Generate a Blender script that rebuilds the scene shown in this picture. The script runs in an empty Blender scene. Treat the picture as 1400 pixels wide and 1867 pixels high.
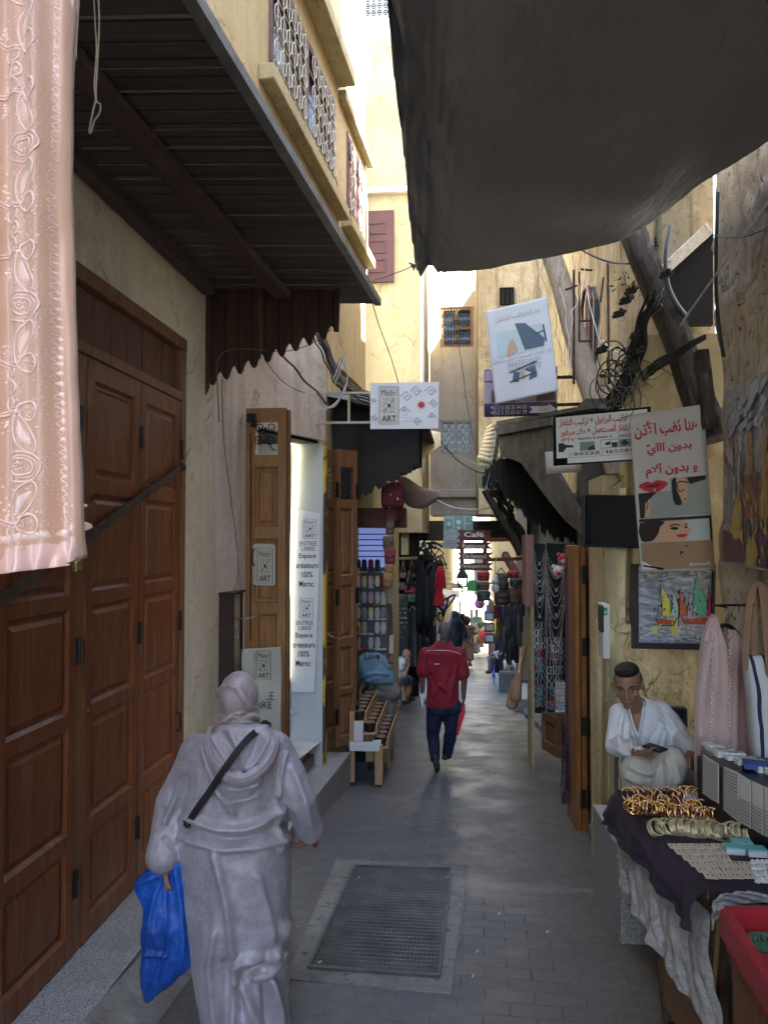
import bpy,math,random
from mathutils import Vector,Matrix,Euler,noise
V=Vector
R=math.radians
sc=bpy.context.scene
col=sc.collection
# --- camera, sky, sun, exposure
CH=1.78
SL=0.100
cam_d=bpy.data.cameras.new('camera')
cam=bpy.data.objects.new('camera',cam_d)
col.objects.link(cam)
cam.location=(0,0,CH)
cam.rotation_euler=Euler((R(90)+math.atan(44.5/1400),0,math.atan(135/1400)),'XYZ')
cam_d.sensor_fit='HORIZONTAL'
cam_d.sensor_width=36
cam_d.lens=36
cam_d.clip_end=500
cam_d.clip_start=0.05
sc.camera=cam
SUNV=V((0.55,-0.30,0.80)).normalized()
w=bpy.data.worlds.new('World')
sc.world=w
w.use_nodes=True
nt=w.node_tree
bg=nt.nodes['Background']
sky=nt.nodes.new('ShaderNodeTexSky')
sky.sky_type='NISHITA'
sky.sun_disc=False
sky.sun_elevation=math.asin(SUNV.z)
sky.sun_rotation=math.atan2(SUNV.x,SUNV.y)
sky.dust_density=2.0
sky.ozone_density=1.0
nt.links.new(sky.outputs[0],bg.inputs[0])
bg.inputs[1].default_value=0.15
sd=bpy.data.lights.new('sun','SUN')
sd.energy=4.5
sd.angle=R(0.5)
sd.color=(1.0,0.95,0.86)
so=bpy.data.objects.new('sun',sd)
col.objects.link(so)
so.rotation_euler=SUNV.to_track_quat('Z','Y').to_euler()
so.location=SUNV*40
sc.view_settings.view_transform='Standard'
sc.view_settings.look='None'
sc.view_settings.exposure=3.65
sc.view_settings.gamma=1
sc.render.engine='CYCLES'
sc.cycles.max_bounces=10
sc.cycles.diffuse_bounces=7
sc.cycles.glossy_bounces=4
sc.cycles.transparent_max_bounces=8
sc.cycles.use_denoising=True
# --- photo pixels to points of the place
_M=cam.rotation_euler.to_matrix()
def ray(u,v):
 return _M@V(((u-700)/1400,(933.5-v)/1400,-1))
C0=V((0,0,CH))
def Y(u,v,y):
 d=ray(u,v)
 return C0+d*(y/d.y)
def Z(u,v,z):
 d=ray(u,v)
 return C0+d*((z-CH)/d.z)
def G(u,v,up=0.0):
 d=ray(u,v)
 return C0+d*((up-CH)/(d.z+SL*d.y))
def gz(y):
 return-SL*y
class Plane:
 """a real plane; pt() finds the point on it that a photo pixel shows"""
 def __init__(s,o,n):
  s.o=V(o)
  s.n=V(n).normalized()
  if s.n.dot(C0-s.o)<0:
   s.n=-s.n
 def pt(s,u,v,off=0.0):
  d=ray(u,v)
  o=s.o+s.n*off
  return C0+d*((o-C0).dot(s.n)/d.dot(s.n))
def wallplane(x0,y0,x1,y1):
 return Plane((x0,y0,0),(y1-y0,-(x1-x0),0))
def yplane(y,yaw=0.0,x=0.0):
 """facing the viewer, turned by yaw degrees about the vertical through (x, y)"""
 return Plane((x,y,0),(math.sin(R(yaw)),-math.cos(R(yaw)),0))
ORG={}
def nice(s):
 return s
def thing(name,label,cat,loc=(0,0,0),group=None):
 o=bpy.data.objects.new(name,None)
 col.objects.link(o)
 o.empty_display_size=0.1
 o.location=loc
 ORG[o]=V(loc)
 o['label']=label
 o['category']=cat
 if group:
  o['group']=group
 return o
def tag(o,label,cat,group=None,kind=None):
 if label:
  o['label']=label
 if cat:
  o['category']=cat
 if group:
  o['group']=group
 if kind:
  o['kind']=kind
 return o
def link(name,me,mat,parent=None,org=None):
 if parent is not None:
  org=ORG[parent]
 else:
  if org is None:
   if len(me.vertices):
    xs=[v.co for v in me.vertices]
    org=V((sum(c.x for c in xs)/len(xs),sum(c.y for c in xs)/len(xs),min(c.z for c in xs)))
   else:
    org=V()
  org=V(org)
 me.transform(Matrix.Translation(-org))
 o=bpy.data.objects.new(name,me)
 col.objects.link(o)
 if mat is not None:
  me.materials.clear()
  for m in(mat if isinstance(mat,(list,tuple))else[mat]):
   me.materials.append(m)
 if parent is not None:
  o.parent=parent
 else:
  o.location=org
 ORG[o]=org
 return o
def kids(o):
 return[c for c in bpy.data.objects if c.parent==o]
def dup(root,delta,label=None,rz=0.0,scale=None):
 """a copy of a thing with copies of its parts and sub-parts"""
 r=root.copy()
 col.objects.link(r)
 r.location=root.location+V(delta)
 if rz:
  r.rotation_euler=(root.rotation_euler[0],root.rotation_euler[1],root.rotation_euler[2]+rz)
 if scale:
  r.scale=(scale,)*3
 if label:
  r['label']=label
 for ch in list(root.children):
  c=ch.copy()
  col.objects.link(c)
  c.parent=r
  for g in list(ch.children):
   d=g.copy()
   col.objects.link(d)
   d.parent=c
 return r
def basis(d):
 d=d.normalized()
 a=V((0,0,1))if abs(d.z)<0.9 else V((1,0,0))
 x=d.cross(a).normalized()
 return x,d.cross(x).normalized()
class MB:
 def __init__(s):
  s.v=[]
  s.f=[]
  s.mi=[]
  s.cur=0
 def add(s,vs,fs):
  n=len(s.v)
  s.v+=[V(p)for p in vs]
  for f in fs:
   s.f.append([n+i for i in f])
   s.mi.append(s.cur)
  return s
 def hexa(s,b,t):
  """b, t: four points each, same winding"""
  s.add(list(b)+list(t),[(3,2,1,0),(4,5,6,7),(0,1,5,4),(1,2,6,5),(2,3,7,6),(3,0,4,7)])
  return s
 def box(s,lo,hi):
  x0,y0,z0=lo
  x1,y1,z1=hi
  return s.hexa([(x0,y0,z0),(x1,y0,z0),(x1,y1,z0),(x0,y1,z0)],[(x0,y0,z1),(x1,y0,z1),(x1,y1,z1),(x0,y1,z1)])
 def obox(s,c,ax,ay,az):
  """box from its centre and three half-axis vectors"""
  c,ax,ay,az=V(c),V(ax),V(ay),V(az)
  b=[c-ax-ay-az,c+ax-ay-az,c+ax+ay-az,c-ax+ay-az]
  return s.hexa(b,[p+az*2 for p in b])
 def bar(s,p,q,wx,wy=None,up=None):
  """rectangular bar from p to q"""
  p,q=V(p),V(q)
  wy=wx if wy is None else wy
  d=(q-p).normalized()
  if up is None:
   x,y=basis(d)
  else:
   x=d.cross(V(up)).normalized()
   y=d.cross(x).normalized()
  x,y=x*wx/2,y*wy/2
  return s.hexa([p-x-y,p+x-y,p+x+y,p-x+y],[q-x-y,q+x-y,q+x+y,q-x+y])
 def quad(s,a,b,c,d):
  return s.add([a,b,c,d],[(0,1,2,3)])
 def slab(s,pts,t):
  """flat outline given thickness vector t (prism)"""
  pts=[V(p)for p in pts]
  t=V(t)
  n=len(pts)
  s.add(pts+[p+t for p in pts],[tuple(range(n)),tuple(range(2*n-1,n-1,-1))]+[((i+1)%n,i,n+i,n+(i+1)%n)for i in range(n)])
  return s
 def tube(s,pts,r,n=6,closed=False,caps=True):
  pts=[V(p)for p in pts]
  m=len(pts)
  rr=r if isinstance(r,(list,tuple))else[r]*m
  vs=[]
  px=None
  for i,p in enumerate(pts):
   if closed:
    d=pts[(i+1)%m]-pts[i-1]
   else:
    d=pts[min(i+1,m-1)]-pts[max(i-1,0)]
   if d.length<1e-9:
    d=V((0,0,1))
   d.normalize()
   if px is None:
    x,y=basis(d)
   else:
    x=px-d*px.dot(d)
    if x.length<1e-6:
     x,y=basis(d)
    x.normalize()
   y=d.cross(x).normalized()
   px=x
   for k in range(n):
    a=2*math.pi*k/n
    vs.append(p+(x*math.cos(a)+y*math.sin(a))*rr[i])
  fs=[]
  for i in range(m if closed else m-1):
   j=(i+1)%m
   for k in range(n):
    l=(k+1)%n
    fs.append((i*n+k,i*n+l,j*n+l,j*n+k))
  if not closed and caps:
   fs.append(tuple(range(n-1,-1,-1)))
   fs.append(tuple((m-1)*n+k for k in range(n)))
  return s.add(vs,fs)
 def ball(s,c,r,nu=10,nv=7,M=None):
  c=V(c)
  rx,ry,rz=(r,r,r)if not isinstance(r,(tuple,list))else r
  vs=[V((0,0,rz))]
  for i in range(1,nv):
   t=math.pi*i/nv
   for j in range(nu):
    a=2*math.pi*j/nu
    vs.append(V((rx*math.sin(t)*math.cos(a),ry*math.sin(t)*math.sin(a),rz*math.cos(t))))
  vs.append(V((0,0,-rz)))
  if M is not None:
   vs=[M@p for p in vs]
  vs=[p+c for p in vs]
  fs=[(0,1+j,1+(j+1)%nu)for j in range(nu)]
  for i in range(nv-2):
   for j in range(nu):
    a=1+i*nu+j
    b=1+i*nu+(j+1)%nu
    fs.append((a,a+nu,b+nu,b))
  L=len(vs)-1
  for j in range(nu):
   fs.append((L,L-nu+(j+1)%nu,L-nu+j))
  return s.add(vs,fs)
 def cap(s,p,q,r0,r1,n=12,flat=1.0,side=None):
  """capsule between p and q; flat squeezes it along `side`"""
  p,q=V(p),V(q)
  d=q-p
  L=d.length
  d=d/L if L>1e-9 else V((0,0,1))
  x,y=basis(d)
  if side is not None:
   y=V(side)-d*V(side).dot(d)
   y.normalize()
   x=d.cross(y)
  rings=[]
  for i in range(4):
   t=math.pi/2*(i+0.35)/4
   rings.append((p-d*r0*math.cos(t),r0*math.sin(t)))
  rings+=[(p,r0),(p.lerp(q,.5),(r0+r1)/2),(q,r1)]
  for i in range(3,-1,-1):
   t=math.pi/2*(i+0.35)/4
   rings.append((q+d*r1*math.cos(t),r1*math.sin(t)))
  vs=[]
  for c,r in rings:
   for k in range(n):
    a=2*math.pi*k/n
    vs.append(c+x*r*math.cos(a)+y*r*flat*math.sin(a))
  fs=[]
  m=len(rings)
  for i in range(m-1):
   for k in range(n):
    l=(k+1)%n
    fs.append((i*n+k,i*n+l,(i+1)*n+l,(i+1)*n+k))
  fs.append(tuple(range(n-1,-1,-1)))
  fs.append(tuple((m-1)*n+k for k in range(n)))
  return s.add(vs,fs)
 def loft(s,rings,closed=True,caps=True):
  n=len(rings[0])
  vs=[V(p)for r in rings for p in r]
  fs=[]
  for i in range(len(rings)-1):
   for k in range(n if closed else n-1):
    l=(k+1)%n
    fs.append((i*n+k,i*n+l,(i+1)*n+l,(i+1)*n+k))
  if caps and closed:
   fs.append(tuple(range(n-1,-1,-1)))
   fs.append(tuple((len(rings)-1)*n+k for k in range(n)))
  return s.add(vs,fs)
 def grid(s,fn,nu,nv):
  vs=[fn(i/nu,j/nv)for j in range(nv+1)for i in range(nu+1)]
  fs=[(j*(nu+1)+i,j*(nu+1)+i+1,(j+1)*(nu+1)+i+1,(j+1)*(nu+1)+i)for j in range(nv)for i in range(nu)]
  return s.add(vs,fs)
 def mesh(s,name):
  me=bpy.data.meshes.new(name)
  me.from_pydata([tuple(p)for p in s.v],[],s.f)
  return me
 def build(s,name,mat,parent=None,smooth=False,bevel=0.0,org=None,fix=True):
  me=s.mesh(name)
  if any(s.mi):
   for m in(mat if isinstance(mat,(list,tuple))else[mat]):
    me.materials.append(m)
   me.polygons.foreach_set('material_index',s.mi)
  if fix:
   import bmesh
   bm=bmesh.new()
   bm.from_mesh(me)
   bmesh.ops.recalc_face_normals(bm,faces=bm.faces)
   bm.to_mesh(me)
   bm.free()
  mis=list(s.mi)
  o=link(name,me,mat,parent,org)
  if any(mis):
   me.polygons.foreach_set('material_index',mis)
  if smooth:
   me.polygons.foreach_set('use_smooth',[True]*len(me.polygons))
  if bevel:
   b=o.modifiers.new('bevel','BEVEL')
   b.width=bevel
   b.segments=2
   b.limit_method='ANGLE'
   b.angle_limit=R(40)
   b.harden_normals=False
  return o
 def skin(s,name,mat,parent=None,voxel=0.01,disp=None,org=None,it=2):
  """fuse all the overlapping shapes into ONE continuous surface"""
  me=s.mesh(name+'_raw')
  o=bpy.data.objects.new('tmp',me)
  col.objects.link(o)
  m=o.modifiers.new('r','REMESH')
  m.mode='VOXEL'
  m.voxel_size=voxel
  m2=o.modifiers.new('s','SMOOTH')
  m2.factor=0.6
  m2.iterations=it
  bpy.context.view_layer.update()
  dg=bpy.context.evaluated_depsgraph_get()
  m3=bpy.data.meshes.new_from_object(o.evaluated_get(dg))
  bpy.data.objects.remove(o)
  bpy.data.meshes.remove(me)
  m3.name=name
  if disp:
   no=[v.normal.copy()for v in m3.vertices]
   co=[v.co.copy()for v in m3.vertices]
   for i,v in enumerate(m3.vertices):
    v.co=disp(co[i],no[i])
  m3.polygons.foreach_set('use_smooth',[True]*len(m3.polygons))
  m3.update()
  return link(name,m3,mat,parent,org)
def catmull(pts,n=6,closed=False):
 pts=[V(p)for p in pts]
 out=[]
 m=len(pts)
 for i in range(m if closed else m-1):
  if closed:
   a,b,c,d=pts[i-1],pts[i],pts[(i+1)%m],pts[(i+2)%m]
  else:
   a,b,c,d=pts[max(i-1,0)],pts[i],pts[i+1],pts[min(i+2,m-1)]
  for k in range(n):
   t=k/n
   out.append(0.5*((2*b)+(c-a)*t+(2*a-5*b+4*c-d)*t*t+(3*b-a-3*c+d)*t**3))
 if not closed:
  out.append(pts[-1])
 return out
def sag(p,q,s,n=12,wob=0.0,seed=0):
 p,q=V(p),V(q)
 rnd=random.Random(seed)
 out=[]
 for i in range(n+1):
  t=i/n
  c=p.lerp(q,t)
  c.z-=s*4*t*(1-t)
  if wob and 0<i<n:
   c+=V((rnd.uniform(-wob,wob),rnd.uniform(-wob,wob),rnd.uniform(-wob,wob)))
  out.append(c)
 return out
def srgb(r,g,b):
 f=lambda c:(c/255/12.92)if c/255<=0.04045 else((c/255+0.055)/1.055)**2.4
 return(f(r),f(g),f(b))
class NT:
 def __init__(s,name):
  s.m=bpy.data.materials.new(name)
  s.m.use_nodes=True
  s.t=s.m.node_tree
  s.b=s.t.nodes['Principled BSDF']
  tc=s.t.nodes.new('ShaderNodeTexCoord')
  s.obj=tc.outputs['Object']
  geo=s.t.nodes.new('ShaderNodeNewGeometry')
  s.pos=geo.outputs['Position']
 def n(s,kind,**kw):
  nd=s.t.nodes.new(kind)
  for k,v in kw.items():
   setattr(nd,k,v)
  return nd
 def l(s,a,b):
  s.t.links.new(a,b)
 def map(s,src,sc=(1,1,1),rot=(0,0,0),loc=(0,0,0)):
  m=s.n('ShaderNodeMapping')
  m.inputs['Scale'].default_value=sc
  m.inputs['Rotation'].default_value=rot
  m.inputs['Location'].default_value=loc
  s.l(src,m.inputs[0])
  return m.outputs[0]
 def noise(s,src,scale,detail=5,rough=0.55,dist=0.0):
  m=s.n('ShaderNodeTexNoise')
  m.inputs['Scale'].default_value=scale
  m.inputs['Detail'].default_value=detail
  m.inputs['Roughness'].default_value=rough
  m.inputs['Distortion'].default_value=dist
  s.l(src,m.inputs['Vector'])
  return m.outputs['Fac']
 def ramp(s,fac,stops):
  m=s.n('ShaderNodeValToRGB')
  e=m.color_ramp.elements
  while len(e)>1:
   e.remove(e[-1])
  e[0].position=stops[0][0]
  c=stops[0][1]
  e[0].color=(*c,1)if isinstance(c,tuple)else(c,c,c,1)
  for p,c in stops[1:]:
   x=e.new(p)
   x.color=(*c,1)if isinstance(c,tuple)else(c,c,c,1)
  s.l(fac,m.inputs[0])
  return m.outputs[0]
 def mix(s,f,a,b,mode='MIX'):
  m=s.n('ShaderNodeMix',data_type='RGBA',blend_type=mode)
  for sock,val in((0,f),(6,a),(7,b)):
   if isinstance(val,(int,float)):
    m.inputs[sock].default_value=val
   elif isinstance(val,tuple):
    m.inputs[sock].default_value=(*val,1)
   else:
    s.l(val,m.inputs[sock])
  return m.outputs[2]
 def math(s,op,a,b=0.0):
  m=s.n('ShaderNodeMath',operation=op)
  for i,val in enumerate((a,b)):
   if isinstance(val,(int,float)):
    m.inputs[i].default_value=val
   else:
    s.l(val,m.inputs[i])
  return m.outputs[0]
 def bump(s,h,strength=0.4,dist=0.01,base=None):
  m=s.n('ShaderNodeBump')
  m.inputs['Strength'].default_value=strength
  m.inputs['Distance'].default_value=dist
  s.l(h,m.inputs['Height'])
  if base is not None:
   s.l(base,m.inputs['Normal'])
  s.l(m.outputs[0],s.b.inputs['Normal'])
  return m.outputs[0]
 def out(s,c=None,rough=0.7,metal=0.0,spec=0.4,sheen=0.0,coat=0.0):
  if c is not None:
   if isinstance(c,tuple):
    s.b.inputs['Base Color'].default_value=(*c,1)
   else:
    s.l(c,s.b.inputs['Base Color'])
  if isinstance(rough,(int,float)):
   s.b.inputs['Roughness'].default_value=rough
  else:
   s.l(rough,s.b.inputs['Roughness'])
  s.b.inputs['Metallic'].default_value=metal
  s.b.inputs['Specular IOR Level'].default_value=spec
  s.b.inputs['Sheen Weight'].default_value=sheen
  s.b.inputs['Coat Weight'].default_value=coat
  return s.m
_cache={}
def plain(name,c,rough=0.6,metal=0.0,var=0.12,bump=0.15,scale=30,spec=0.4,sheen=0.0,coat=0.0):
 key=('p',name)
 if key in _cache:
  return _cache[key]
 t=NT(name)
 f=t.noise(t.pos,scale*0.25,4)
 g=t.noise(t.pos,scale*2.2,3)
 lo=tuple(x*(1-var)for x in c)
 hi=tuple(min(1,x*(1+var))for x in c)
 cc=t.ramp(f,[(0.3,lo),(0.7,hi)])
 if bump:
  t.bump(g,bump,0.004)
 rr=t.ramp(g,[(0.2,max(0.03,rough-0.1)),(0.8,min(1,rough+0.1))])
 m=t.out(cc,rr,metal,spec,sheen,coat)
 _cache[key]=m
 return m
def plaster(name,base,dark,light,stain=0.5,bump=0.5,coarse=6.0,crack=True,streak=0.5):
 """old limewash: patches of several coats, rain streaks, grime, lumps"""
 t=NT(name)
 big=t.noise(t.pos,0.9,6,0.6,0.4)
 mid=t.noise(t.pos,coarse,7,0.62,0.2)
 fine=t.noise(t.pos,90,4)
 c=t.ramp(big,[(0.34,dark),(0.5,base),(0.66,light)])
 c=t.mix(t.ramp(mid,[(0.42,0.0),(0.60,1.0)]),c,base)
 sm=t.map(t.pos,(7,7,0.55))
 st=t.noise(sm,1.0,6,0.65)
 c=t.mix(t.math('MULTIPLY',t.ramp(st,[(0.5,0.0),(0.68,1.0)]),streak),c,tuple(x*0.55 for x in dark))
 sp=t.noise(t.pos,22,5,0.7)
 c=t.mix(t.math('MULTIPLY',t.ramp(sp,[(0.56,0.0),(0.66,1.0)]),stain),c,tuple(x*0.5 for x in dark))
 c=t.mix(t.math('MULTIPLY',t.ramp(t.noise(t.pos,2.6,8,0.7,0.6),[(0.60,0.0),(0.63,1.0)]),stain*0.8),c,light)
 h=t.math('ADD',t.math('MULTIPLY',mid,1.0),t.math('MULTIPLY',fine,0.25))
 if crack:
  vo=t.n('ShaderNodeTexVoronoi',feature='DISTANCE_TO_EDGE')
  vo.inputs['Scale'].default_value=1.1
  wv=t.n('ShaderNodeVectorMath',operation='ADD')
  nn=t.n('ShaderNodeTexNoise')
  nn.inputs['Scale'].default_value=2.2
  nn.inputs['Detail'].default_value=8
  t.l(t.pos,nn.inputs['Vector'])
  t.l(t.pos,wv.inputs[0])
  t.l(nn.outputs['Color'],wv.inputs[1])
  t.l(wv.outputs[0],vo.inputs['Vector'])
  ck=t.ramp(vo.outputs['Distance'],[(0.0,0.0),(0.012,1.0)])
  gate=t.ramp(t.noise(t.pos,1.4,2),[(0.5,0.0),(0.56,1.0)])
  ckm=t.math('MULTIPLY',t.math('SUBTRACT',1.0,ck),gate)
  c=t.mix(t.math('MULTIPLY',ckm,0.6),c,tuple(x*0.35 for x in dark))
  h=t.math('SUBTRACT',h,t.math('MULTIPLY',ckm,0.6))
 t.bump(h,bump,0.02)
 return t.out(c,0.92,0,0.2)
def wood(name,a,b,axis='Z',rough=0.45,scale=1.0,planks=0.0,worn=None,bump=0.25,coat=0.0,paxis='X'):
 """grain stretched along one axis; planks > 0 adds board joints"""
 t=NT(name)
 s={'X':(1.2,14,14),'Y':(14,1.2,14),'Z':(14,14,1.2)}[axis]
 mp=t.map(t.pos,tuple(k*scale for k in s))
 g=t.noise(mp,1.6,8,0.65,1.2)
 fine=t.noise(t.map(t.pos,tuple(k*6*scale for k in s)),1.5,3)
 big=t.noise(t.pos,1.3,3)
 c=t.ramp(g,[(0.30,a),(0.52,tuple((x+y)/2 for x,y in zip(a,b))),(0.70,b)])
 c=t.mix(t.ramp(fine,[(0.35,0.35),(0.6,0.0)]),c,tuple(x*0.45 for x in a))
 c=t.mix(t.ramp(big,[(0.35,0.35),(0.6,0.0)]),c,a)
 if worn:
  c=t.mix(t.ramp(t.noise(mp,0.9,8,0.75),[(0.55,0.0),(0.62,0.8)]),c,worn)
 h=t.math('ADD',g,t.math('MULTIPLY',fine,0.4))
 if planks:
  sx=t.n('ShaderNodeSeparateXYZ')
  t.l(t.pos,sx.inputs[0])
  q=t.math('FRACT',t.math('DIVIDE',sx.outputs[paxis],planks))
  e=t.math('ABSOLUTE',t.math('SUBTRACT',q,0.5))
  j=t.ramp(e,[(0.44,0.0),(0.475,1.0)])
  c=t.mix(j,c,tuple(x*0.2 for x in a))
  h=t.math('SUBTRACT',h,t.math('MULTIPLY',j,2.0))
  fl=t.math('FLOOR',t.math('DIVIDE',sx.outputs[paxis],planks))
  wn=t.n('ShaderNodeTexWhiteNoise',noise_dimensions='1D')
  t.l(fl,wn.inputs['W'])
  c=t.mix(t.math('MULTIPLY',wn.outputs['Value'],0.45),c,tuple(x*0.5 for x in a))
 t.bump(h,bump,0.006)
 return t.out(c,t.ramp(g,[(0.3,rough+0.12),(0.7,rough)]),0,0.4,0,coat)
def cloth(name,c,c2=None,rough=0.85,scale=220,bump=0.25,sheen=0.3,wr=0.0,spec=0.3,pat=None):
 t=NT(name)
 n1=t.noise(t.obj,3.0,5)
 n2=t.noise(t.obj,scale,2)
 c2=c2 or tuple(x*0.8 for x in c)
 cc=t.ramp(n1,[(0.35,c2),(0.65,c)])
 if pat:
  cc=t.mix(t.ramp(t.noise(t.obj,pat[0],pat[2]if len(pat)>2 else 4,0.6,0.8),[(0.50,0.0),(0.56,1.0)]),cc,pat[1])
 h=t.math('MULTIPLY',n2,0.3)
 if wr:
  h=t.math('ADD',h,t.math('MULTIPLY',t.noise(t.map(t.obj,(5,5,2.2)),1.6,6,0.55,1.0),wr))
 t.bump(h,bump,0.01)
 return t.out(cc,rough,0,spec,sheen)
def emit(name,c,s):
 t=NT(name)
 t.b.inputs['Emission Color'].default_value=(*c,1)
 t.b.inputs['Emission Strength'].default_value=s
 return t.out(c,0.5)
def flat(name,c,rough=0.55,spec=0.3):
 key=('f',name)
 if key not in _cache:
  _cache[key]=plain(name,c,rough,0,0.06,0.05,20,spec)
 return _cache[key]
AR={'ا':'FE8D','ب':'FE8F','ت':'FE95','ث':'FE99','ج':'FE9D','ح':'FEA1','خ':'FEA5','د':'FEA9','ذ':'FEAB','ر':'FEAD','ز':'FEAF','س':'FEB1','ش':'FEB5','ص':'FEB9','ض':'FEBD','ط':'FEC1','ظ':'FEC5','ع':'FEC9','غ':'FECD','ف':'FED1','ق':'FED5','ك':'FED9','ل':'FEDD','م':'FEE1','ن':'FEE5','ه':'FEE9','و':'FEED','ي':'FEF1','ة':'FE93','آ':'FE81','أ':'FE83','ء':'FE80','ى':'FEEF'}
AR_TWO=set('ادذرزوةآأى')
def arab(s):
 """shape Arabic letters and lay them out left to right; anything else keeps its order word by word"""
 def shape(wd):
  out=[]
  i=0
  prev=False
  while i<len(wd):
   ch=wd[i]
   if ch not in AR:
    out.append(ch)
    prev=prev if ch=='\u0652' else False
    i+=1
    continue
   if ch=='ل' and i+1<len(wd)and wd[i+1]in 'اأآ':
    b={'ا':0xFEFB,'أ':0xFEF7,'آ':0xFEF5}[wd[i+1]]
    out.append(chr(b+(1 if prev else 0)))
    prev=False
    i+=2
    continue
   b=int(AR[ch],16)
   nxt=i+1<len(wd)and wd[i+1]in AR and wd[i+1]!='ء' and ch not in AR_TWO and ch!='ء'
   out.append(chr(b+(3 if(prev and nxt)else 2 if nxt else 1 if(prev and ch!='ء')else 0)))
   prev=nxt
   i+=1
  if any(c in AR for c in wd):
   return ''.join(reversed(out))
  return wd
 return ' '.join(reversed([shape(x)for x in s.split(' ')]))
FONTC={}
def glyphs(s,bold=0.0,ls=1.0):
 key=(s,bold,ls)
 if key in FONTC:
  return FONTC[key]
 c=bpy.data.curves.new('t','FONT')
 c.body=s
 c.resolution_u=3
 c.offset=bold
 c.space_character=ls
 o=bpy.data.objects.new('t',c)
 col.objects.link(o)
 bpy.context.view_layer.update()
 me=bpy.data.meshes.new_from_object(o.evaluated_get(bpy.context.evaluated_depsgraph_get()))
 vs=[v.co.copy()for v in me.vertices]
 fs=[tuple(p.vertices)for p in me.polygons]
 bpy.data.objects.remove(o)
 bpy.data.curves.remove(c)
 bpy.data.meshes.remove(me)
 FONTC[key]=(vs,fs)
 return FONTC[key]
def write(mb,s,q,bold=0.0,ls=1.0):
 """lay a line of writing into the quad q = (low left, low right, top right, top left) of 3D points"""
 vs,fs=glyphs(s,bold,ls)
 if not vs:
  return
 x0=min(v.x for v in vs)
 x1=max(v.x for v in vs)
 y0=min(v.y for v in vs)
 y1=max(v.y for v in vs)
 a,b,c,d=[V(p)for p in q]
 out=[]
 for p in vs:
  s_,t_=(p.x-x0)/(x1-x0),(p.y-y0)/(y1-y0)
  out.append((a*(1-s_)+b*s_)*(1-t_)+(d*(1-s_)+c*s_)*t_)
 mb.add(out,fs)
def pwrite(mb,pl,s,u0,v0,u1,v1,dv=0.0,off=0.004,bold=0.0,ls=1.0,du=0.0):
 """writing on plane pl: box u0..u1 wide, v0 top, v1 bottom on the left; dv = how far the right end drops; du = slant to the right going down"""
 write(mb,s,[pl.pt(u0+du,v1,off),pl.pt(u1+du,v1+dv,off),pl.pt(u1,v0+dv,off),pl.pt(u0,v0,off)],bold,ls)
def pshape(mb,pl,pts,off=0.003,smooth=0,th=0.0):
 """a flat printed shape on a plane, outline in photo pixels"""
 P=[pl.pt(u,v,off)for u,v in pts]
 if smooth:
  P=catmull(P,smooth,True)
 if th:
  mb.slab(P,-pl.n*th)
 else:
  mb.add(P,[tuple(range(len(P)))])
def pline(mb,pl,pts,r,off=0.003,smooth=0,closed=False):
 P=[pl.pt(u,v,off)for u,v in pts]
 if smooth:
  P=catmull(P,smooth,closed)
 mb.tube(P,r,4,closed)
M_PL_L=plaster('limewash_cream',(0.64,0.58,0.45),(0.48,0.42,0.32),(0.72,0.67,0.56),0.3,0.4,streak=0.22)
M_PL_L2=plaster('limewash_pinkish',(0.60,0.53,0.46),(0.44,0.38,0.32),(0.70,0.65,0.59),0.45,0.4,streak=0.35)
M_PL_Y=plaster('limewash_yellow',(0.42,0.335,0.185),(0.33,0.25,0.14),(0.47,0.395,0.25),0.25,0.3,streak=0.25)
M_PL_Y2=plaster('limewash_pale_yellow',(0.41,0.35,0.205),(0.32,0.265,0.15),(0.46,0.41,0.28),0.3,0.3,streak=0.3)
M_PL_FAR=plaster('limewash_peach',(0.44,0.36,0.26),(0.35,0.28,0.20),(0.50,0.44,0.35),0.25,0.25,streak=0.25)
M_PL_WHITE=plaster('limewash_white',(0.62,0.61,0.57),(0.50,0.48,0.43),(0.70,0.69,0.66),0.2,0.25,streak=0.3)
M_PL_OCH=plaster('limewash_ochre_rough',(0.60,0.49,0.27),(0.44,0.36,0.20),(0.70,0.62,0.42),0.7,1.0,coarse=14,streak=0.35)
M_PL_R=plaster('earth_render',(0.54,0.45,0.33),(0.31,0.25,0.18),(0.66,0.59,0.47),0.9,0.9,coarse=9,streak=0.8)
M_PL_R3=plaster('limewash_tan_streaked',(0.44,0.35,0.21),(0.26,0.20,0.12),(0.54,0.46,0.31),0.6,0.6,streak=0.9)
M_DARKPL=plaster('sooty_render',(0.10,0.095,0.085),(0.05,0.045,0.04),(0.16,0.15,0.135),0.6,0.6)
M_INT=plain('shade_black',(0.010,0.009,0.008),0.9)  # near-black colour puts the shade of openings and interiors into the surface
M_DOOR=wood('door_mahogany',(0.125,0.036,0.011),(0.27,0.088,0.028),'Z',0.34,1.0,worn=(0.20,0.10,0.055),bump=0.12)
M_DOORO=wood('door_honey',(0.25,0.11,0.036),(0.46,0.23,0.085),'Z',0.36,1.0,bump=0.12)
M_DOORD=wood('door_brown',(0.14,0.062,0.027),(0.28,0.138,0.062),'Z',0.42,1.0,bump=0.15)
M_TRANSOM=wood('door_boards',(0.10,0.04,0.022),(0.18,0.075,0.04),'Z',0.55,1.0,planks=0.0,bump=0.2)
M_OLD=wood('old_grey_timber',(0.105,0.078,0.066),(0.18,0.145,0.125),'X',0.85,0.8,planks=0.115,bump=0.25,paxis='Y')
M_OLDZ=wood('old_dark_boards',(0.050,0.026,0.020),(0.105,0.060,0.048),'Z',0.8,0.8,planks=0.10,bump=0.5)
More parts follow.
